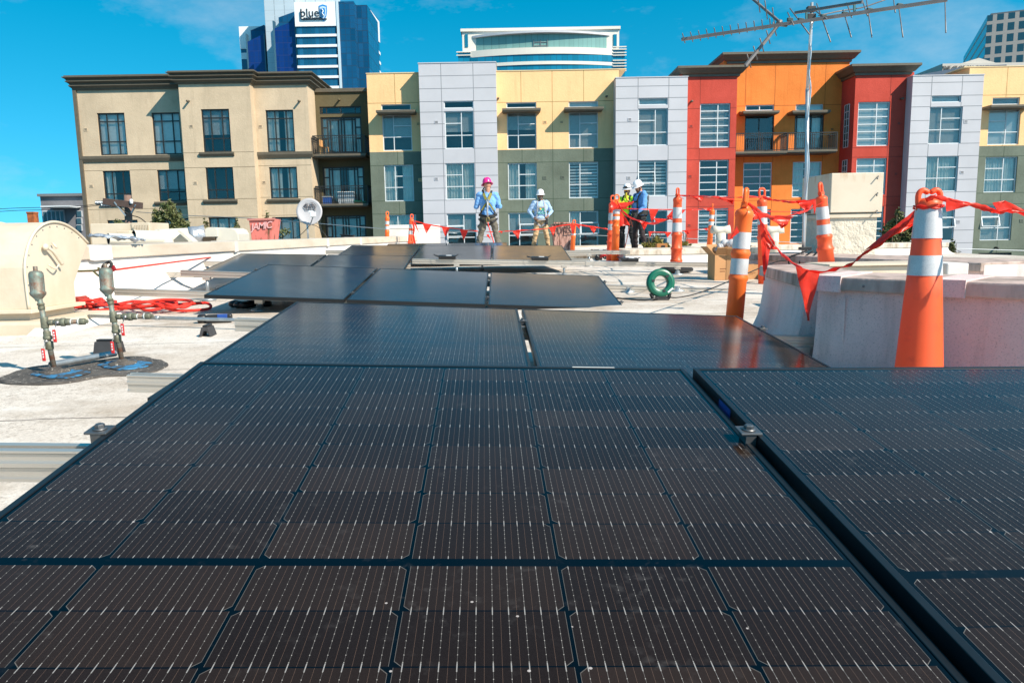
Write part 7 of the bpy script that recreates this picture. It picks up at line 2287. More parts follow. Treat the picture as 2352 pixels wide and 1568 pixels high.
# pile of harness gear between posts and panels
GP = thing('tool_pile', floor_pt(1340, 597), 'brown and black tool belts and straps heaped on the roof beside the back panels', 'tool belts')
Pq = Vector(GP.location)
rnd = random.Random(3)
m_lea = mat('leather_brown', (0.16, 0.07, 0.03), 0.7, 0, 0.4, 12)
for k in range(5):
    c_ = floor_pt(1322 + k * 14, 597 - (k % 2) * 3)
    pts = [c_ + Vector((0.12 * math.cos(a), 0.08 * math.sin(a), 0.07 + 0.05 * math.sin(a * 2 + k))) for a in [j * 0.55 for j in range(12)]]
    MB(Pq).tube(smooth_path(pts, 3), 0.018, 6).build('belt', m_lea if k % 2 else m_black, GP)
for k in range(4):
    c_ = floor_pt(1318 + k * 19, 599) + Vector((0, 0, 0.06))
    MB(Pq).obox(c_, (0.06, 0.02, 0), (-.01, 0.05, 0), (0, 0, 0.05)).build('pouch', (m_lea, m_black)[k % 2], GP, bevel=0.015)
DR = thing('cordless_drill', floor_pt(1392, 600), 'red and black cordless drill lying at the foot of the touching posts', 'drill')
Pq = Vector(DR.location)
MB(Pq).tube([Pq + Vector((-.12, 0, .09)), Pq + Vector((.04, 0, .14))], [0.03, 0.042], 12).build('drill_body', m_redh, DR)
MB(Pq).tube([Pq + Vector((-.2, 0, .06)), Pq + Vector((-.12, 0, .09))], [0.012, 0.026], 10).build('drill_chuck', m_black, DR)
MB(Pq).tube([Pq + Vector((.03, 0, .12)), Pq + Vector((.08, 0, .03))], 0.024, 10).build('drill_grip', m_black, DR)
MB(Pq).obox(Pq + Vector((.09, 0, .03)), (0.05, 0, 0.01), (0, .035, 0), (0, 0, .028)).build('drill_battery', m_black, DR, bevel=0.006)
# small things by the far edge
o = thing('planter_box', W(1516, 570, 16), 'small orange-brown wooden box on the far curb behind the worker in the blue hoodie', 'box')
p = W(1519, 566, 15.8); 
MB(o.location).obox(p, (0.11, 0, 0), (0, 0.09, 0), (0, 0, 0.06)).build('box_body', mat('box_wood', (0.42, 0.17, 0.05), 0.8), o, bevel=0.006)
MB(o.location).obox(p + Vector((.02, -.092, .0)), (0.04, 0, 0), (0, 0.003, 0), (0, 0, 0.02)).build('box_slot', m_black, o)
m_ylw = mat('tool_yellow', (0.80, 0.50, 0.02), 0.5)
for k, (px, lb) in enumerate(((1722, 'long yellow strap bundle on the far curb left of the vent pipe'), (1800, 'long yellow strap bundle on the far curb right of the vent pipe'))):
    P_ = W(px, 571, 15)
    b = MB(P_)
    b.tube(smooth_path([P_ + Vector((-.28, 0, 0)), P_ + Vector((-.1, 0, .03)), P_ + Vector((.1, 0, .0)), P_ + Vector((.3, 0, .02))], 4), 0.035, 8)
    tag(b.build('yellow_strap', m_ylw), lb, 'strap')
    MB(P_)
roof_curb(3.6, 8.5, 14.6, 15.6, 0.20, 'long low white curb in front of the far edge, carrying the yellow straps', True)
roof_curb(0.9, 1.6, 14.2, 14.9, 0.10, 'small low curb just left of the pair of orange posts')

# ================= trees and plants =================
m_leaf = mat('leaf_green', (0.055, 0.085, 0.025), 0.6, 0, 0.5, 3.0, c2=(0.13, 0.12, 0.035))
m_leafy = mat('leaf_yellow', (0.22, 0.17, 0.03), 0.6, 0, 0.5, 5.0, c2=(0.10, 0.13, 0.03))
m_bark = mat('bark', (0.12, 0.09, 0.06), 0.9, 0, 0.3, 5)
def tree(name, X, Y, z0, clumps, leaf, nl, label, cat, group=None, m=None, seed=1, trunk_r=0.07):
    """clumps: list of (x, z, rx, rz) world offsets relative to X,z; leaves spread in each"""
    rnd = random.Random(seed)
    t = thing(name, (X, Y, z0), label, cat, group)
    O = Vector((X, Y, z0))
    b = MB(O)
    tops = []
    for (cx, cz, rx, rz) in clumps:
        tip = Vector((X + cx, Y + rnd.uniform(-.3, .3), cz + rz * 0.7))
        midp = Vector((X + cx * 0.5, Y, (z0 + cz) / 2 + 0.4))
        b.tube(smooth_path([O, Vector((X + cx * 0.15, Y, z0 + (cz - z0) * .35)), midp, tip], 3), [trunk_r * (1 - 0.88 * i / 9) for i in range(10)], 6)
        for k in range(5):
            a = rnd.random() * 6.28
            s_ = midp.lerp(tip, 0.3 + 0.13 * k)
            b.tube([s_, s_ + Vector((math.cos(a) * rx * .8, math.sin(a) * rx * .8, rz * (.15 + .3 * rnd.random())))], [trunk_r * .22, trunk_r * .06], 4)
    b.build('trunk', m_bark, t)
    c = MB(O)
    vs, fs = [], []
    for (cx, cz, rx, rz) in clumps:
        n = int(nl * rx * rz * 4)
        subs = [Vector((rnd.gauss(0, .5), rnd.gauss(0, .5), rnd.gauss(0, .5))) for _ in range(11)]
        for i in range(n):
            s_ = rnd.choice(subs)
            d = Vector((rnd.gauss(0, .23), rnd.gauss(0, .23), rnd.gauss(0, .2)))
            q = s_ * 0.85 + d
            if q.length > 1.25: q = q.normalized() * rnd.uniform(.8, 1.2)
            p = Vector((X + cx + q.x * rx, Y + q.y * rx, cz + q.z * rz))
            ax1 = Vector((rnd.uniform(-1, 1), rnd.uniform(-1, 1), rnd.uniform(-1, .6))).normalized()
            ax2 = ax1.cross(Vector((rnd.uniform(-1, 1), rnd.uniform(-1, 1), rnd.uniform(-1, 1)))).normalized()
            L = leaf * rnd.uniform(.6, 1.3)
            vs += [p - ax1 * L, p + ax2 * L * .32, p + ax1 * L, p - ax2 * L * .32]
            k = len(vs) - 4
            fs.append((k, k + 1, k + 2, k + 3))
    c.add(vs, fs)
    c.build('crown', m or m_leaf, t)
    return t
def px2(px, py, Y):
    p = W(px, py, Y); return p.x, p.z
def clumps_px(lst, X, Y):
    out = []
    for (px, py, rx, ry) in lst:
        p = W(px, py, Y)
        out.append((p.x - X, p.z, rx * Y / 1706, ry * Y / 1706))
    return out
Yt = 27.0
x0_ = W(388, 560, Yt).x
tree('street_tree', x0_, Yt, 0, clumps_px([(385, 480, 15, 19), (372, 503, 22, 24), (402, 498, 15, 28), (420, 515, 16, 16), (352, 520, 12, 14), (392, 525, 26, 14)], x0_, Yt), 0.085, 1500, 'leafy young tree rising before the beige block right of the utility pole', 'tree', seed=4)
x0_ = W(272, 540, Yt).x
tree('street_tree', x0_, Yt, 0, clumps_px([(272, 515, 13, 10)], x0_, Yt), 0.07, 800, 'small treetop at the foot of the utility pole', 'tree', seed=5)
x0_ = W(480, 550, Yt).x
tree('street_tree', x0_, Yt, 0, clumps_px([(472, 515, 7, 12), (545, 528, 9, 22), (650, 535, 14, 10), (612, 497, 4, 14)], x0_, Yt), 0.07, 700, 'thin wispy shoots showing behind the gooseneck hood and the red chimney cap', 'tree', seed=6)
Yt = 22.0
x0_ = W(2060, 590, Yt).x
tree('street_tree', x0_, Yt, 0, clumps_px([(2055, 515, 12, 30), (2040, 545, 20, 26), (2075, 555, 24, 26), (2090, 525, 16, 22), (2030, 575, 20, 14), (2110, 580, 14, 16), (2062, 575, 30, 16), (2065, 500, 9, 22)], x0_, Yt), 0.075, 2600, 'dark bushy tree between the cream duct housing and the big cone', 'tree', seed=7)
x0_ = W(2190, 610, Yt).x
tree('street_tree', x0_, Yt, 0, clumps_px([(2188, 575, 7, 22), (2198, 600, 11, 20), (2180, 620, 12, 14), (2207, 622, 9, 12)], x0_, Yt), 0.07, 1500, 'slim dark tree just right of the big cone', 'tree', seed=8)
for k, (pp, lb) in enumerate((([(1490, 562, 12, 8), (1512, 556, 12, 12), (1530, 564, 10, 7)], 'yellowish potted bush on the roof edge behind the worker in the blue hoodie'), ([(1575, 565, 10, 7), (1562, 560, 5, 7)], 'small yellow-green bush right of the post on the rubber base'))):
    Yp = 17.5
    x0_ = W(pp[0][0], pp[0][1], Yp).x
    tree('potted_plant', x0_, Yp, zr(x0_, Yp), clumps_px(pp, x0_, Yp), 0.055, 5200, lb, 'plant', 'yellowing plants on the roof edge', m_leafy, seed=20 + k, trunk_r=0.02)
x0_ = W(2335, 630, 42.6).x
tree('potted_plant', x0_, 42.6, bb3[2], clumps_px([(2322, 634, 14, 9), (2345, 630, 12, 10), (2300, 640, 8, 6)], x0_, 42.6), 0.10, 500, 'bushy plants on the lowest balcony at the right edge', 'plant', None, m_leaf, seed=31, trunk_r=0.03)
# small far dormer details on the balcony: orange chair
chair_simple((W(2315, 640, 43.2).x - 2.0, 43.4, bb3[2]), mat('chair_orange', (0.85, 0.20, 0.03), 0.5), 'orange chair on the lowest balcony at the right edge')
# ================= people =================
def fuse(b, name, m, parent, voxel=0.011, smooth=3, wr=0.0, wf=9.0, seed=0):
    """fuse overlapping closed shapes into one continuous surface, then add cloth folds"""
    me = bpy.data.meshes.new('tmp')
    me.from_pydata([tuple(v) for v in b.v], [], b.f)
    me.update()
    o = bpy.data.objects.new('tmp', me)
    col.objects.link(o)
    r_ = o.modifiers.new('r', 'REMESH'); r_.mode = 'VOXEL'; r_.voxel_size = voxel; r_.use_smooth_shade = True
    s_ = o.modifiers.new('s', 'SMOOTH'); s_.iterations = smooth; s_.factor = 0.5
    dg = bpy.context.evaluated_depsgraph_get(); dg.update()
    out = bpy.data.meshes.new_from_object(o.evaluated_get(dg))
    bpy.data.objects.remove(o)
    out.name = name
    if wr:
        ns = [v.normal.copy() for v in out.vertices]
        for v, n_ in zip(out.vertices, ns):
            c = v.co
            k = noise.noise(Vector((c.x * wf + seed, c.y * wf, c.z * wf * 1.7))) + 0.5 * noise.noise(Vector((c.x * wf * 2.3, c.y * wf * 2.3 + seed, c.z * wf * 3.1)))
            v.co = c + n_ * (wr * (k - 0.1))
    out.materials.clear(); out.materials.append(m)
    for p in out.polygons: p.use_smooth = True
    q = bpy.data.objects.new(name, out)
    col.objects.link(q); q.parent = parent
    return q
def cap_(b, p, q, r1, r2):
    p, q = Vector(p), Vector(q)
    d = (q - p); L = d.length; n_ = 5
    b.tube([p.lerp(q, i / n_) for i in range(n_ + 1)], [r1 + (r2 - r1) * i / n_ for i in range(n_ + 1)], 12)
    b.ell(p, r1, 12, 8); b.ell(q, r2, 12, 8)
def hand(b, wrist, d, nrm, thumb_side, curl=0.5, s=1.0):
    """palm and five fingers; d: direction of the fingers, nrm: palm normal"""
    w_, d, n_ = Vector(wrist), Vector(d).normalized(), Vector(nrm).normalized()
    x = d.cross(n_).normalized() * thumb_side
    n_ = x.cross(d).normalized() * (1 if x.cross(d).dot(n_) > 0 else -1)
    R_ = Matrix((x, d, n_)).transposed()
    b.ell(w_ + d * 0.05 * s, (0.040 * s, 0.052 * s, 0.017 * s), 12, 8, R_)
    for k, (o_, L, r_) in enumerate(((0.030, .072, .0095), (0.010, .080, .010), (-0.010, .074, .0095), (-0.029, .060, .0085))):
        p0 = w_ + d * 0.085 * s + x * o_ * s
        d1 = (d * math.cos(curl * .5) + n_ * math.sin(curl * .5))
        d2 = (d * math.cos(curl * 1.4) + n_ * math.sin(curl * 1.4))
        p1 = p0 + d1 * L * .5 * s; p2 = p1 + d2 * L * .55 * s
        cap_(b, p0 - d * .012, p1, r_ * s, r_ * .93 * s); cap_(b, p1, p2, r_ * .93 * s, r_ * .8 * s)
    t0 = w_ + d * 0.025 * s + x * 0.032 * s
    t1 = t0 + (d * .6 + x * .8 + n_ * .2).normalized() * .038 * s; t2 = t1 + (d * .9 + x * .25 + n_ * .5).normalized() * .032 * s
    cap_(b, t0, t1, .0125 * s, .0105 * s); cap_(b, t1, t2, .0105 * s, .009 * s)
def rotz(a): return Matrix.Rotation(a, 3, 'Z')
def person(px, py, Y, scale, yaw, label, cfg):
    hp = W(px, py, Y)
    zb_ = zr(hp.x, Y)
    t = thing('person', (hp.x, Y, zb_), label, 'person')
    t.rotation_euler = (0, 0, yaw)
    t.scale = (scale,) * 3
    # skeleton: front is -y, the person's left hand is +x
    S = 1 if True else 0
    sh = {s: Vector((s * 0.185, 0.005, 1.43)) for s in (-1, 1)}
    hip = {s: Vector((s * 0.092, 0.0, 0.93)) for s in (-1, 1)}
    st_ = cfg.get('stance', 0.13)
    kn = {s: Vector((s * (0.10 + st_ * .35), -0.035, 0.50)) for s in (-1, 1)}
    an = {s: Vector((s * (0.10 + st_ * .75), 0.03, 0.10)) for s in (-1, 1)}
    el, wr_, hd, hn = cfg['el'], cfg['wr'], cfg['hd'], cfg['hn']
    hr = Matrix.Rotation(cfg.get('head_turn', 0), 3, 'Z') @ Matrix.Rotation(cfg.get('head_nod', 0), 3, 'X') @ Matrix.Rotation(cfg.get('head_tilt', 0), 3, 'Y')
    hc = Vector((0, -0.015 - cfg.get('fwd', 0), 1.645 - cfg.get('drop', 0)))
    def H(v): return hc + hr @ Vector(v)
    skin = cfg['skin']
    b = MB()
    # head
    b.ell(H((0, 0.005, 0.02)), (0.076, 0.095, 0.105), 18, 12, hr)
    b.ell(H((0, -0.022, -0.045)), (0.058, 0.070, 0.072), 16, 10, hr)
    b.ell(H((0, -0.060, -0.085)), (0.034, 0.030, 0.028), 12, 8, hr)
    cap_(b, H((0, -0.090, 0.012)), H((0, -0.108, -0.020)), 0.010, 0.015)
    for s in (-1, 1):
        b.ell(H((s * .078, 0.006, -0.008)), (0.010, 0.020, 0.032), 10, 6, hr)
        b.ell(H((s * .014, -0.098, -0.024)), 0.0095, 8, 6)
        b.ell(H((s * .028, -0.082, 0.030)), (0.024, 0.012, 0.008), 10, 6, hr)
    b.ell(H((0, -0.086, -0.056)), (0.024, 0.012, 0.007), 10, 6, hr)
    cap_(b, (0, 0.012, 1.44), H((0, 0.018, -0.07)), 0.060, 0.056)
    # trunk under the clothes, limbs
    b.ell((0, 0.0, 1.27), (0.150, 0.095, 0.20)); b.ell((0, 0, 0.98), (0.140, 0.095, 0.14)); b.ell((0, 0, 1.12), (0.125, 0.085, 0.16))
    for s in (-1, 1):
        cap_(b, (0, 0.01, 1.44), sh[s], 0.05, 0.045)
        cap_(b, sh[s], el[s], 0.042, 0.036); cap_(b, el[s], wr_[s], 0.036, 0.024)
        cap_(b, hip[s], kn[s], 0.075, 0.05); cap_(b, kn[s], an[s], 0.05, 0.036)
        cap_(b, an[s], an[s] + Vector((s * .02, -0.13, -0.055)), 0.036, 0.03)
    if not cfg.get('gloves'):
        for s in (-1, 1): hand(b, wr_[s], hd[s], hn[s], cfg['th'][s], cfg.get('curl', .6))
    fuse(b, 'body', skin, t, 0.0075, 2)
    if cfg.get('gloves'):
        for s in (-1, 1):
            g_ = MB(); hand(g_, wr_[s], hd[s], hn[s], cfg['th'][s], cfg.get('curl', .6), 1.12)
            cap_(g_, wr_[s] - Vector(hd[s]).normalized() * 0.05, wr_[s] + Vector(hd[s]).normalized() * .02, .036, .031)
            fuse(g_, 'glove', cfg['gloves'], t, 0.007, 1)
    # eyes / glasses
    e = MB()
    for s in (-1, 1): e.ell(H((s * .030, -0.083, 0.012)), (0.012, 0.007, 0.006), 8, 6, hr)
    e.build('eyes', mat('eye_dark', (0.03, 0.02, 0.02), 0.2), t)
    if cfg.get('glasses'):
        e = MB()
        for s in (-1, 1):
            e.ell(H((s * .033, -0.094, 0.010)), (0.030, 0.010, 0.019), 12, 8, hr)
            e.beam(H((s * .062, -0.085, 0.014)), H((s * .078, 0.0, 0.014)), 0.006, 0.008)
        e.beam(H((-.02, -0.102, 0.016)), H((.02, -0.102, 0.016)), 0.006, 0.006)
        e.build('glasses', cfg['glasses'], t)
    if cfg.get('beard'):
        e = MB()
        e.ell(H((0, -0.034, -0.066)), (0.062, 0.066, 0.048), 16, 10, hr); e.ell(H((0, -0.068, -0.096)), (0.036, 0.030, 0.028), 12, 8, hr)
        e.ell(H((0, -0.092, -0.046)), (0.030, 0.012, 0.008), 10, 6, hr)
        for s in (-1, 1): e.ell(H((s * .066, -0.01, -0.03)), (0.012, 0.028, 0.036), 10, 6, hr)
        fuse(e, 'beard', cfg['beard'], t, 0.006, 1)
    # hair at the nape
    e = MB(); e.ell(H((0, 0.030, 0.012)), (0.079, 0.078, 0.085), 16, 10, hr)
    fuse(e, 'hair', cfg.get('hair', mat('hair_black', (0.012, 0.010, 0.009), 0.7)), t, 0.008, 1)
    # shirt
    top = cfg.get('bulk', 1.0)
    b = MB()
    b.ell((0, 0.0, 1.28), (0.182 * top, 0.122 * top, 0.20)); b.ell((0, -0.005, 1.10), (0.160 * top, 0.118 * top, 0.17)); b.ell((0, 0, 0.985), (0.172 * top, 0.130 * top, 0.10))
    cap_(b, (0, 0.012, 1.43), (0, 0.012, 1.475), 0.085, 0.070)
    for s in (-1, 1):
        cap_(b, (s * .05, 0.008, 1.415), sh[s], 0.080, 0.068 * top)
        cap_(b, sh[s], el[s], 0.066 * top, 0.052 * top)
        if not cfg.get('short'): cap_(b, el[s], el[s].lerp(wr_[s], 0.93), 0.053 * top, 0.037)
    if cfg.get('hood'):
        b.ell((0, 0.085, 1.49), (0.115, 0.075, 0.07)); b.ell((0, 0.02, 1.50), (0.10, 0.09, 0.05)); b.ell((0, 0.11, 1.43), (0.09, 0.06, 0.08))
    fuse(b, 'shirt', cfg['shirt'], t, 0.009, 2, 0.017, 8.0, px)
    # trousers
    b = MB()
    b.ell((0, 0, 0.955), (0.168, 0.128, 0.095)); b.ell((0, 0.012, 0.90), (0.160, 0.130, 0.10))
    for s in (-1, 1):
        cap_(b, hip[s] - Vector((0, 0, .02)), kn[s], 0.098, 0.074); cap_(b, kn[s], an[s] + Vector((0, 0, 0.02)), 0.076, 0.066)
        b.ell(hip[s].lerp(kn[s], .55) + Vector((s * .07, .01, 0)), (0.03, 0.05, 0.07))
    fuse(b, 'trousers', cfg['trousers'], t, 0.010, 2, 0.020, 8.0, px + 9)
    for s in (-1, 1):
        b = MB()
        b.ell(an[s] + Vector((0, 0.0, -0.02)), (0.052, 0.060, 0.07)); cap_(b, an[s] + Vector((0, .03, -.055)), an[s] + Vector((s * .02, -0.15, -0.058)), 0.048, 0.044)
        fuse(b, 'boot', mat('boot_brown', (0.05, 0.035, 0.025), 0.7), t, 0.010, 2)
    # hard hat
    b = MB()
    zc = hr @ Vector((0, 0.02, 0.98)).normalized(); 
    base_ = H((0, 0.004, 0.045))
    Rx = 0.112
    fx = hr @ Vector((0, -1, 0)); rx_ = hr @ Vector((1, 0, 0)); ux = hr @ Vector((0, 0, 1))
    RM = Matrix((rx_, -fx, ux)).transposed()
    vs, fs = [], []
    RN, SN = 8, 28
    prof_ = [(1.0, 0.0), (1.0, 0.02), (0.99, 0.05), (0.93, 0.082), (0.80, 0.112), (0.58, 0.134), (0.32, 0.146), (0.02, 0.150)]
    for r_, h_ in prof_:
        for k in range(SN):
            a = 2 * math.pi * k / SN
            rib = 1 + (0.02 if abs(math.cos(a)) < 0.18 and 0.3 < r_ < 0.99 else 0)
            vs.append(base_ + RM @ Vector((Rx * .93 * r_ * rib * math.cos(a), Rx * 1.12 * r_ * rib * math.sin(a), h_ * rib)))
    for i in range(len(prof_) - 1):
        for k in range(SN):
            k2 = (k + 1) % SN
            fs.append((i * SN + k, i * SN + k2, (i + 1) * SN + k2, (i + 1) * SN + k))
    fs.append(tuple((len(prof_) - 1) * SN + k for k in range(SN)))
    b.smooth = True
    b.add(vs, fs)
    brim = cfg.get('brim', 'full')
    vs, fs = [], []
    for j, (dz, ext) in enumerate(((0.004, 0), (0.0, 1), (-0.006, 1), (-0.002, 0))):
        for k in range(SN):
            a = 2 * math.pi * k / SN
            out_ = (0.036 if brim == 'full' else 0.010) + (0.030 if math.sin(a) < -0.5 else 0) * (1 if brim != 'full' else .5)
            rr = Vector((Rx * .93 * math.cos(a), Rx * 1.12 * math.sin(a), 0))
            if ext: rr += rr.normalized() * out_ + Vector((0, 0, -0.010))
            vs.append(base_ + RM @ (rr + Vector((0, 0, dz))))
    for j in range(4):
        for k in range(SN):
            k2 = (k + 1) % SN; j2 = (j + 1) % 4
            fs.append((j * SN + k, j2 * SN + k, j2 * SN + k2, j * SN + k2))
    b.add(vs, fs)
    hh_ = b.build('hard_hat', cfg['hat'], t)
    if cfg.get('hatstrap', True):
        c_ = MB()
        c_.tube([H((.080, -.01, .04)), H((.072, -.035, -.05)), H((.03, -.065, -.125)), H((-.03, -.065, -.125)), H((-.072, -.035, -.05)), H((-.080, -.01, .04))], 0.005, 6)
        c_.obox(H((0, .118, .045)), rx_ * .030, fx * .012, ux * .018)
        c_.build('hat_strap', m_black, hh_)
    if cfg.get('goggles'):
        c_ = MB()
        pts = [base_ + RM @ Vector((Rx * .99 * math.cos(a), Rx * 1.18 * math.sin(a), 0.045 + .012 * math.sin(a))) for a in [k * 2 * math.pi / 20 for k in range(20)]]
        c_.tube(pts, 0.010, 6, closed=True)
        c_.ell(base_ + RM @ Vector((0, -Rx * 1.16, 0.055)), (0.055, 0.02, 0.026), 12, 8, hr)
        c_.build('goggles', m_black, hh_)
    return t, sh, hip
def strap(b, pts, w_=0.045, th=0.007):
    """pts: (x, y, z, nx, ny, nz)"""
    P_ = [Vector(p[:3]) for p in pts]
    for i in range(len(P_) - 1):
        n_ = Vector(pts[i][3:6])
        b.beam(P_[i], P_[i + 1], w_, th, up=n_)
def tors(x, z, side, off=0.012, top=1.0):
    w_ = 0.185 * top; d = (0.124 if z > 1.15 else 0.128) * top
    if z > 1.36: d = 0.124 - (z - 1.36) * 0.45
    q = max(0.05, 1 - (x / w_) ** 2)
    y = side * d * math.sqrt(q)
    n_ = Vector((x / w_ ** 2, y / d ** 2, 0)).normalized()
    return (x + n_.x * off, y + n_.y * off, z, n_.x, n_.y, 0)
def harness(t, m_web, m_pad, back=True, top=1.0, silver=True, chest_z=1.27, vest=False):
    b = MB(); p_ = MB()
    for s in (-1, 1):
        # back X
        strap(b, [tors(s * .085, 1.47, 1, .02, top), tors(s * .06, 1.38, 1, .016, top), tors(0.01 * s, 1.28, 1, .016, top), tors(-s * .07, 1.17, 1, .016, top), tors(-s * .13, 1.07, 1, .016, top), tors(-s * .165, 0.97, 1, .02, top)], 0.042)
        # front
        strap(b, [tors(s * .085, 1.47, 1, .02, top), (s * .095, 0.0, 1.525, 0, 0, 1), tors(s * .10, 1.43, -1, .016, top), tors(s * .105, 1.3, -1, .016, top), tors(s * .11, 1.15, -1, .016, top), tors(s * .14, 0.97, -1, .02, top)], 0.042)
        # leg loops
        pts = []
        for k in range(9):
            a = k / 8 * 2 * math.pi
            pts.append((s * .105 + 0.118 * math.cos(a), 0.118 * math.sin(a), 0.80 + 0.08 * (s * math.cos(a)), math.cos(a), math.sin(a), 0))
        strap(b, pts, 0.045)
        strap(p_, [tors(s * .082, 1.46, 1, .030, top), tors(s * .055, 1.38, 1, .028, top), tors(0.018 * s, 1.30, 1, .028, top)], 0.062, 0.012)
        strap(p_, [tors(-s * .02, 1.24, 1, .026, top), tors(-s * .07, 1.17, 1, .026, top), tors(-s * .13, 1.07, 1, .024, top)], 0.030, 0.012)
    strap(b, [tors(-.10, chest_z, -1, .022, top), tors(0, chest_z, -1, .022, top), tors(.10, chest_z, -1, .022, top)], 0.04)
    pts = []
    for k in range(17):
        a = k / 16 * 2 * math.pi
        pts.append((0.183 * top * math.cos(a), 0.142 * top * math.sin(a), 0.955 + 0.02 * math.cos(a * 2), math.cos(a), math.sin(a), 0))
    strap(b, pts, 0.055)
    h_ = b.build('harness', m_web, t)
    p_.build('harness_pad', m_pad, h_)
    d_ = MB(); q = Vector(tors(0, 1.28, 1, .04, top)[:3])
    d_.tube([q + Vector((.03 * math.cos(a), .006, .03 * math.sin(a))) for a in [k * math.pi / 5 for k in range(10)]], .005, 6, closed=True)
    d_.obox(q, (0.035, 0, 0), (0, .006, 0), (0, 0, .045))
    d_.build('harness_ring', m_steel, h_)
    return h_
sk1 = mat('skin_tan', (0.50, 0.24, 0.15), 0.5, 0, 0.12, 14)
sk2 = mat('skin_brown', (0.36, 0.17, 0.10), 0.5, 0, 0.12, 14)
sk3 = mat('skin_dark', (0.13, 0.06, 0.035), 0.5, 0, 0.12, 14)
m_lblue = mat('shirt_lightblue', (0.17, 0.38, 0.72), 0.9, 0, 0.14, 7, 0.3, 60)
m_lblue2 = mat('shirt_paleblue', (0.34, 0.50, 0.72), 0.9, 0, 0.14, 7, 0.3, 60)
m_hood = mat('hoodie_blue', (0.11, 0.29, 0.62), 0.9, 0, 0.2, 7, 0.3, 60)
m_hiv = mat('shirt_hivis', (0.50, 0.95, 0.03), 0.8, 0, 0.1, 7)
m_cargo = mat('trousers_greyolive', (0.15, 0.135, 0.105), 0.9, 0, 0.3, 9, 0.4, 40)
m_khaki = mat('trousers_khaki', (0.52, 0.35, 0.19), 0.9, 0, 0.2, 9, 0.4, 40)
m_dkt = mat('trousers_darkbrown', (0.030, 0.020, 0.022), 0.9, 0, 0.3, 9, 0.4, 40)
m_pink = mat('hat_pink', (0.85, 0.03, 0.25), 0.3, 0, 0.05, 4)
m_hatw = mat('hat_white', (0.80, 0.80, 0.82), 0.28, 0, 0.05, 4)
m_webb = mat('web_black', (0.02, 0.02, 0.02), 0.8)
m_weby = mat('web_yellow', (0.24, 0.22, 0.04), 0.8)
m_webg = mat('web_grey', (0.33, 0.34, 0.36), 0.8)
V = Vector
# 1: pink hat, back to the camera, arms folded in front
cfg = dict(skin=sk1, shirt=m_lblue, trousers=m_cargo, hat=m_pink, bulk=1.16, stance=0.24, head_turn=0.25, head_nod=0.25, head_tilt=0.05, drop=0.005,
    el={-1: V((-.275, -.03, 1.16)), 1: V((.275, -.03, 1.16))}, wr={-1: V((-.07, -.23, 1.17)), 1: V((.13, -.17, 1.47))}, hd={-1: V((.9, -.2, .3)), 1: V((-.2, .3, .9))}, hn={-1: V((0, 1, 0)), 1: V((-1, .3, 0))}, th={-1: 1, 1: 1},
    glasses=m_black, hair=sk1, gloves=m_webb)
P1, _, _ = person(1119, 410, 17.6, 1.0, math.pi, 'worker seen from behind in a pink hard hat, pale blue shirt and black-yellow harness', cfg)
h_ = harness(P1, m_webb, m_weby, top=1.18)
b = MB()
b.tube([Vector(tors(0, 1.27, 1, .06, 1.1)[:3]), V((0.0, .20, 1.16)), V((0.01, .21, 1.05)), V((0, .20, .92))], 0.022, 8)
b.build('shock_absorber', mat('lanyard_silver', (0.40, 0.40, 0.42), 0.5, 0.3), h_)
b = MB()
b.tube(smooth_path([V((0, .20, .92)), V((.03, .215, .88)), V((0.02, .22, .80)), V((-.02, .215, .80)), V((-.03, .21, .88)), V((0, .20, .92))], 4), 0.008, 6)
b.build('carabiner', mat('shackle_gold', (0.45, 0.33, 0.12), 0.35, 0.8, 0.2), h_)
b = MB()
b.tube(smooth_path([V((0, .22, .80)), V((-.02, .25, .70)), V((-.08, .30, .50)), V((-.16, .38, .25)), V((-.3, .6, .02))], 5), 0.012, 6)
b.build('lanyard_rope', m_rope, h_)
# 2: white hat, hands on hips, facing the camera
cfg = dict(skin=sk2, shirt=m_lblue2, trousers=m_khaki, hat=m_hatw, bulk=1.24, stance=0.18, head_turn=-0.35, head_nod=0.12, beard=mat('beard_grey', (0.09, 0.075, 0.07), 0.9),
    el={-1: V((-.335, .07, 1.18)), 1: V((.335, .07, 1.18))}, wr={-1: V((-.215, -.07, 1.00)), 1: V((.215, -.09, 1.03))}, hd={-1: V((.35, -.5, -.55)), 1: V((-.45, -.6, -.35))}, hn={-1: V((1, .2, .3)), 1: V((-1, .2, .3))}, th={-1: 1, 1: -1}, glasses=m_black, gloves=None)
P2, _, _ = person(1241, 437, 22.0, 0.97, 0.12, 'worker in a white hard hat facing the camera, pale blue printed shirt, hands on hips', cfg)
h_ = harness(P2, m_webg, m_webb, top=1.26, chest_z=1.30)
m_logo = mat('print_teal', (0.03, 0.28, 0.24), 0.8)
sp_ = text_mesh('GRID', 0.105, 'shirt_print', m_logo, V((0.0, -0.174, 1.125)), rot=(R(90), 0, 0), ext=0.002, parent=P2, sx=1.0, bold=0.002)
b = MB()
def leafp(cx, cz, a, L, w_):
    pts = []
    for k in range(12):
        t_ = k / 11
        pts.append((t_ * L, w_ * math.sin(math.pi * t_)))
    for k in range(11, -1, -1):
        t_ = k / 11
        pts.append((t_ * L, -w_ * .35 * math.sin(math.pi * t_)))
    ca, sa = math.cos(a), math.sin(a)
    return [(cx + x * ca - z * sa, -0.172, cz + x * sa + z * ca) for x, z in pts]
MB().prism(leafp(0.012, 1.18, 0.75, 0.115, 0.035), (0, -0.004, 0)).build('shirt_print', mat('print_green', (0.02, 0.35, 0.16), 0.8), P2)
MB().lathe([(0.03, 0), (0.03, 0.004)], V((-.03, -.166, 1.245)), (0, -1, 0), 14).build('shirt_print', mat('print_yellow', (0.75, 0.60, 0.02), 0.8), P2)
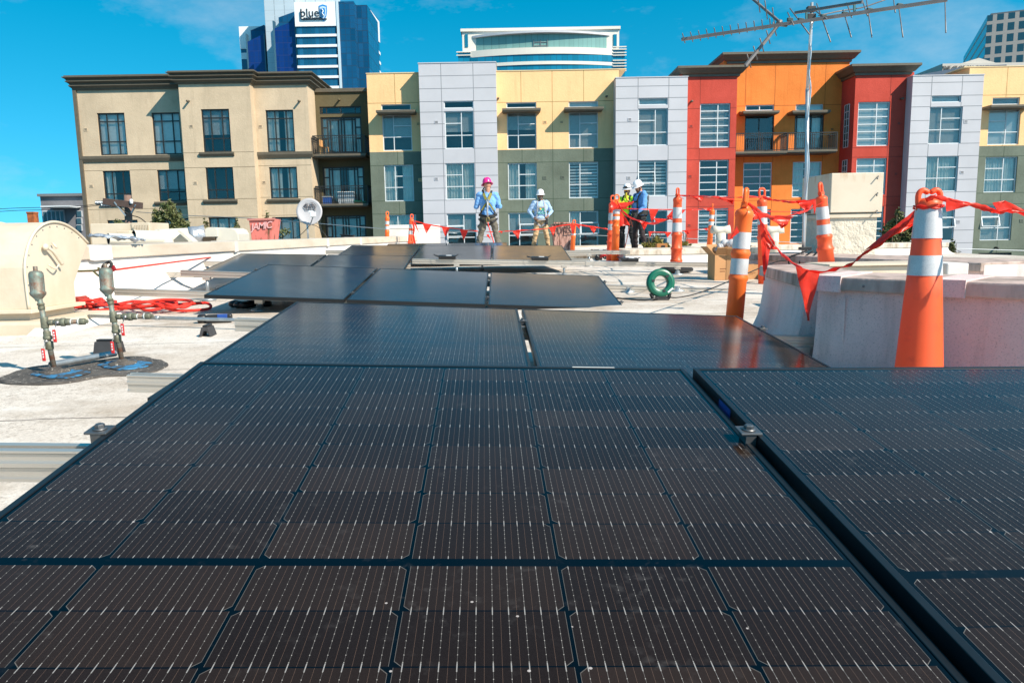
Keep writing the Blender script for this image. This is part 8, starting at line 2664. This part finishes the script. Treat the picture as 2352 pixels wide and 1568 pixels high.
MB().obox((.165, -.13, .88), (.03, 0, 0), (0, .03, 0), (0, 0, .10)).build('hanging_strap', m_webb, h_)
MB().obox((-.15, -.12, .86), (.02, .01, .02), (0, .02, 0), (-.03, 0, .07)).build('hanging_strap', m_webb, h_)
# 3: hi-vis shirt, hand raised to the chin
cfg = dict(skin=sk3, shirt=m_hiv, trousers=mat('trousers_black', (0.012, 0.012, 0.013), 0.9, 0, 0.3, 9), hat=m_hatw, stance=0.12, head_turn=0.1, head_nod=0.1, brim='cap', goggles=True, short=True, bulk=1.03,
    beard=mat('hair_black', (0.012, 0.010, 0.009), 0.7),
    el={-1: V((-.27, -.10, 1.20)), 1: V((.23, -.12, 1.20))}, wr={-1: V((-.13, -.26, 1.27)), 1: V((.07, -.20, 1.43))}, hd={-1: V((.7, 0, .3)), 1: V((-.4, .2, .9))}, hn={-1: V((0, 1, 0)), 1: V((0, .6, .3))}, th={-1: 1, 1: 1},
    gloves=mat('glove_yellow', (0.70, 0.52, 0.04), 0.8), glasses=mat('lens_orange', (0.85, 0.32, 0.01), 0.15))
P3, _, _ = person(1441, 424, 19.9, 0.965, -0.55, 'worker in a lime hi-vis shirt and orange glasses with a yellow glove at the chin', cfg)
harness(P3, m_webb, m_webb, top=1.05)
# 4: blue hoodie, side on, looking down to the left
cfg = dict(skin=sk1, shirt=m_hood, trousers=m_dkt, hat=m_hatw, bulk=1.22, stance=0.16, head_turn=0.1, head_nod=0.42, hood=True, fwd=0.03, drop=0.01, beard=mat('stubble', (0.10, 0.05, 0.035), 0.8), hair=mat('hair_black', (0.012, 0.010, 0.009), 0.7),
    el={-1: V((-.26, .0, 1.15)), 1: V((.25, -.04, 1.14))}, wr={-1: V((-.22, -.16, .97)), 1: V((.20, -.22, .98))}, hd={-1: V((.1, -.5, -.85)), 1: V((0, -.5, -.85))}, hn={-1: V((1, 0, 0)), 1: V((-1, 0, 0))}, th={-1: 1, 1: -1}, gloves=m_webb)
P4, _, _ = person(1470, 415, 19.0, 0.99, -1.15, 'worker in a bright blue hoodie and white hard hat, side on and looking down', cfg)
h_ = harness(P4, m_webb, m_webb, top=1.25)
b = MB()
b.obox((0, .175, 1.30), (.11, 0, 0), (0, .035, 0), (0, 0, .15)); b.ell((0, .205, 1.36), (.08, .05, .07))
b.build('back_pad', mat('pad_dark', (0.05, 0.06, 0.07), 0.7, 0, 0.6, 16, c2=(0.3, 0.33, 0.35), p=(0.5, 0.6)), h_, bevel=0.015)
b = MB()
for k in range(10):
    a = k / 10 * 2 * math.pi
    b.obox((0.205 * math.cos(a), 0.165 * math.sin(a), 1.00), (-.06 * math.sin(a), .05 * math.cos(a), 0), (.018 * math.cos(a), .018 * math.sin(a), 0), (0, 0, .055))
b.build('tool_belt', m_webb, P4, bevel=0.008)
b = MB(); b.obox((-.20, -.05, .87), (.03, 0, 0), (0, .06, 0), (0, 0, .09)); b.obox((-.19, .08, .86), (.03, 0, 0), (0, .05, 0), (0, 0, .08))
b.build('belt_pouch', m_webb, P4, bevel=0.012)
b = MB()
b.tube(smooth_path([V((-.21, -.10, .95)), V((-.25, -.08, .75)), V((-.27, 0.02, .60)), V((-.25, .12, .62)), V((-.2, .17, .80)), V((-.17, .18, .93))], 6), 0.012, 6)
b.build('lanyard_rope', mat('rope_salmon', (0.80, 0.16, 0.10), 0.6), h_)
b = MB()
b.tube(smooth_path([V((-.2, -.14, .90)), V((-.24, -.17, .60)), V((-.27, -.22, .3)), V((-.32, -.27, .02))], 6), 0.011, 6)
b.build('lanyard_rope', mat('rope_salmon', (0.80, 0.16, 0.10), 0.6), h_)
# black toolbox behind worker 3
o = thing('tool_case', W(1425, 560, 20.5), 'small black case standing on the roof edge between the touching posts and the workers', 'case')
p = W(1425, 553, 20.5)
MB(o.location).obox(p, (0.12, 0, 0), (0, 0.08, 0), (0, 0, 0.2)).build('case_body', m_black, o, bevel=0.02)
MB(o.location).tube([p + V((-.06, 0, .2)), p + V((-.05, 0, .25)), p + V((.05, 0, .25)), p + V((.06, 0, .2))], 0.012, 6).build('case_handle', m_steel, o)
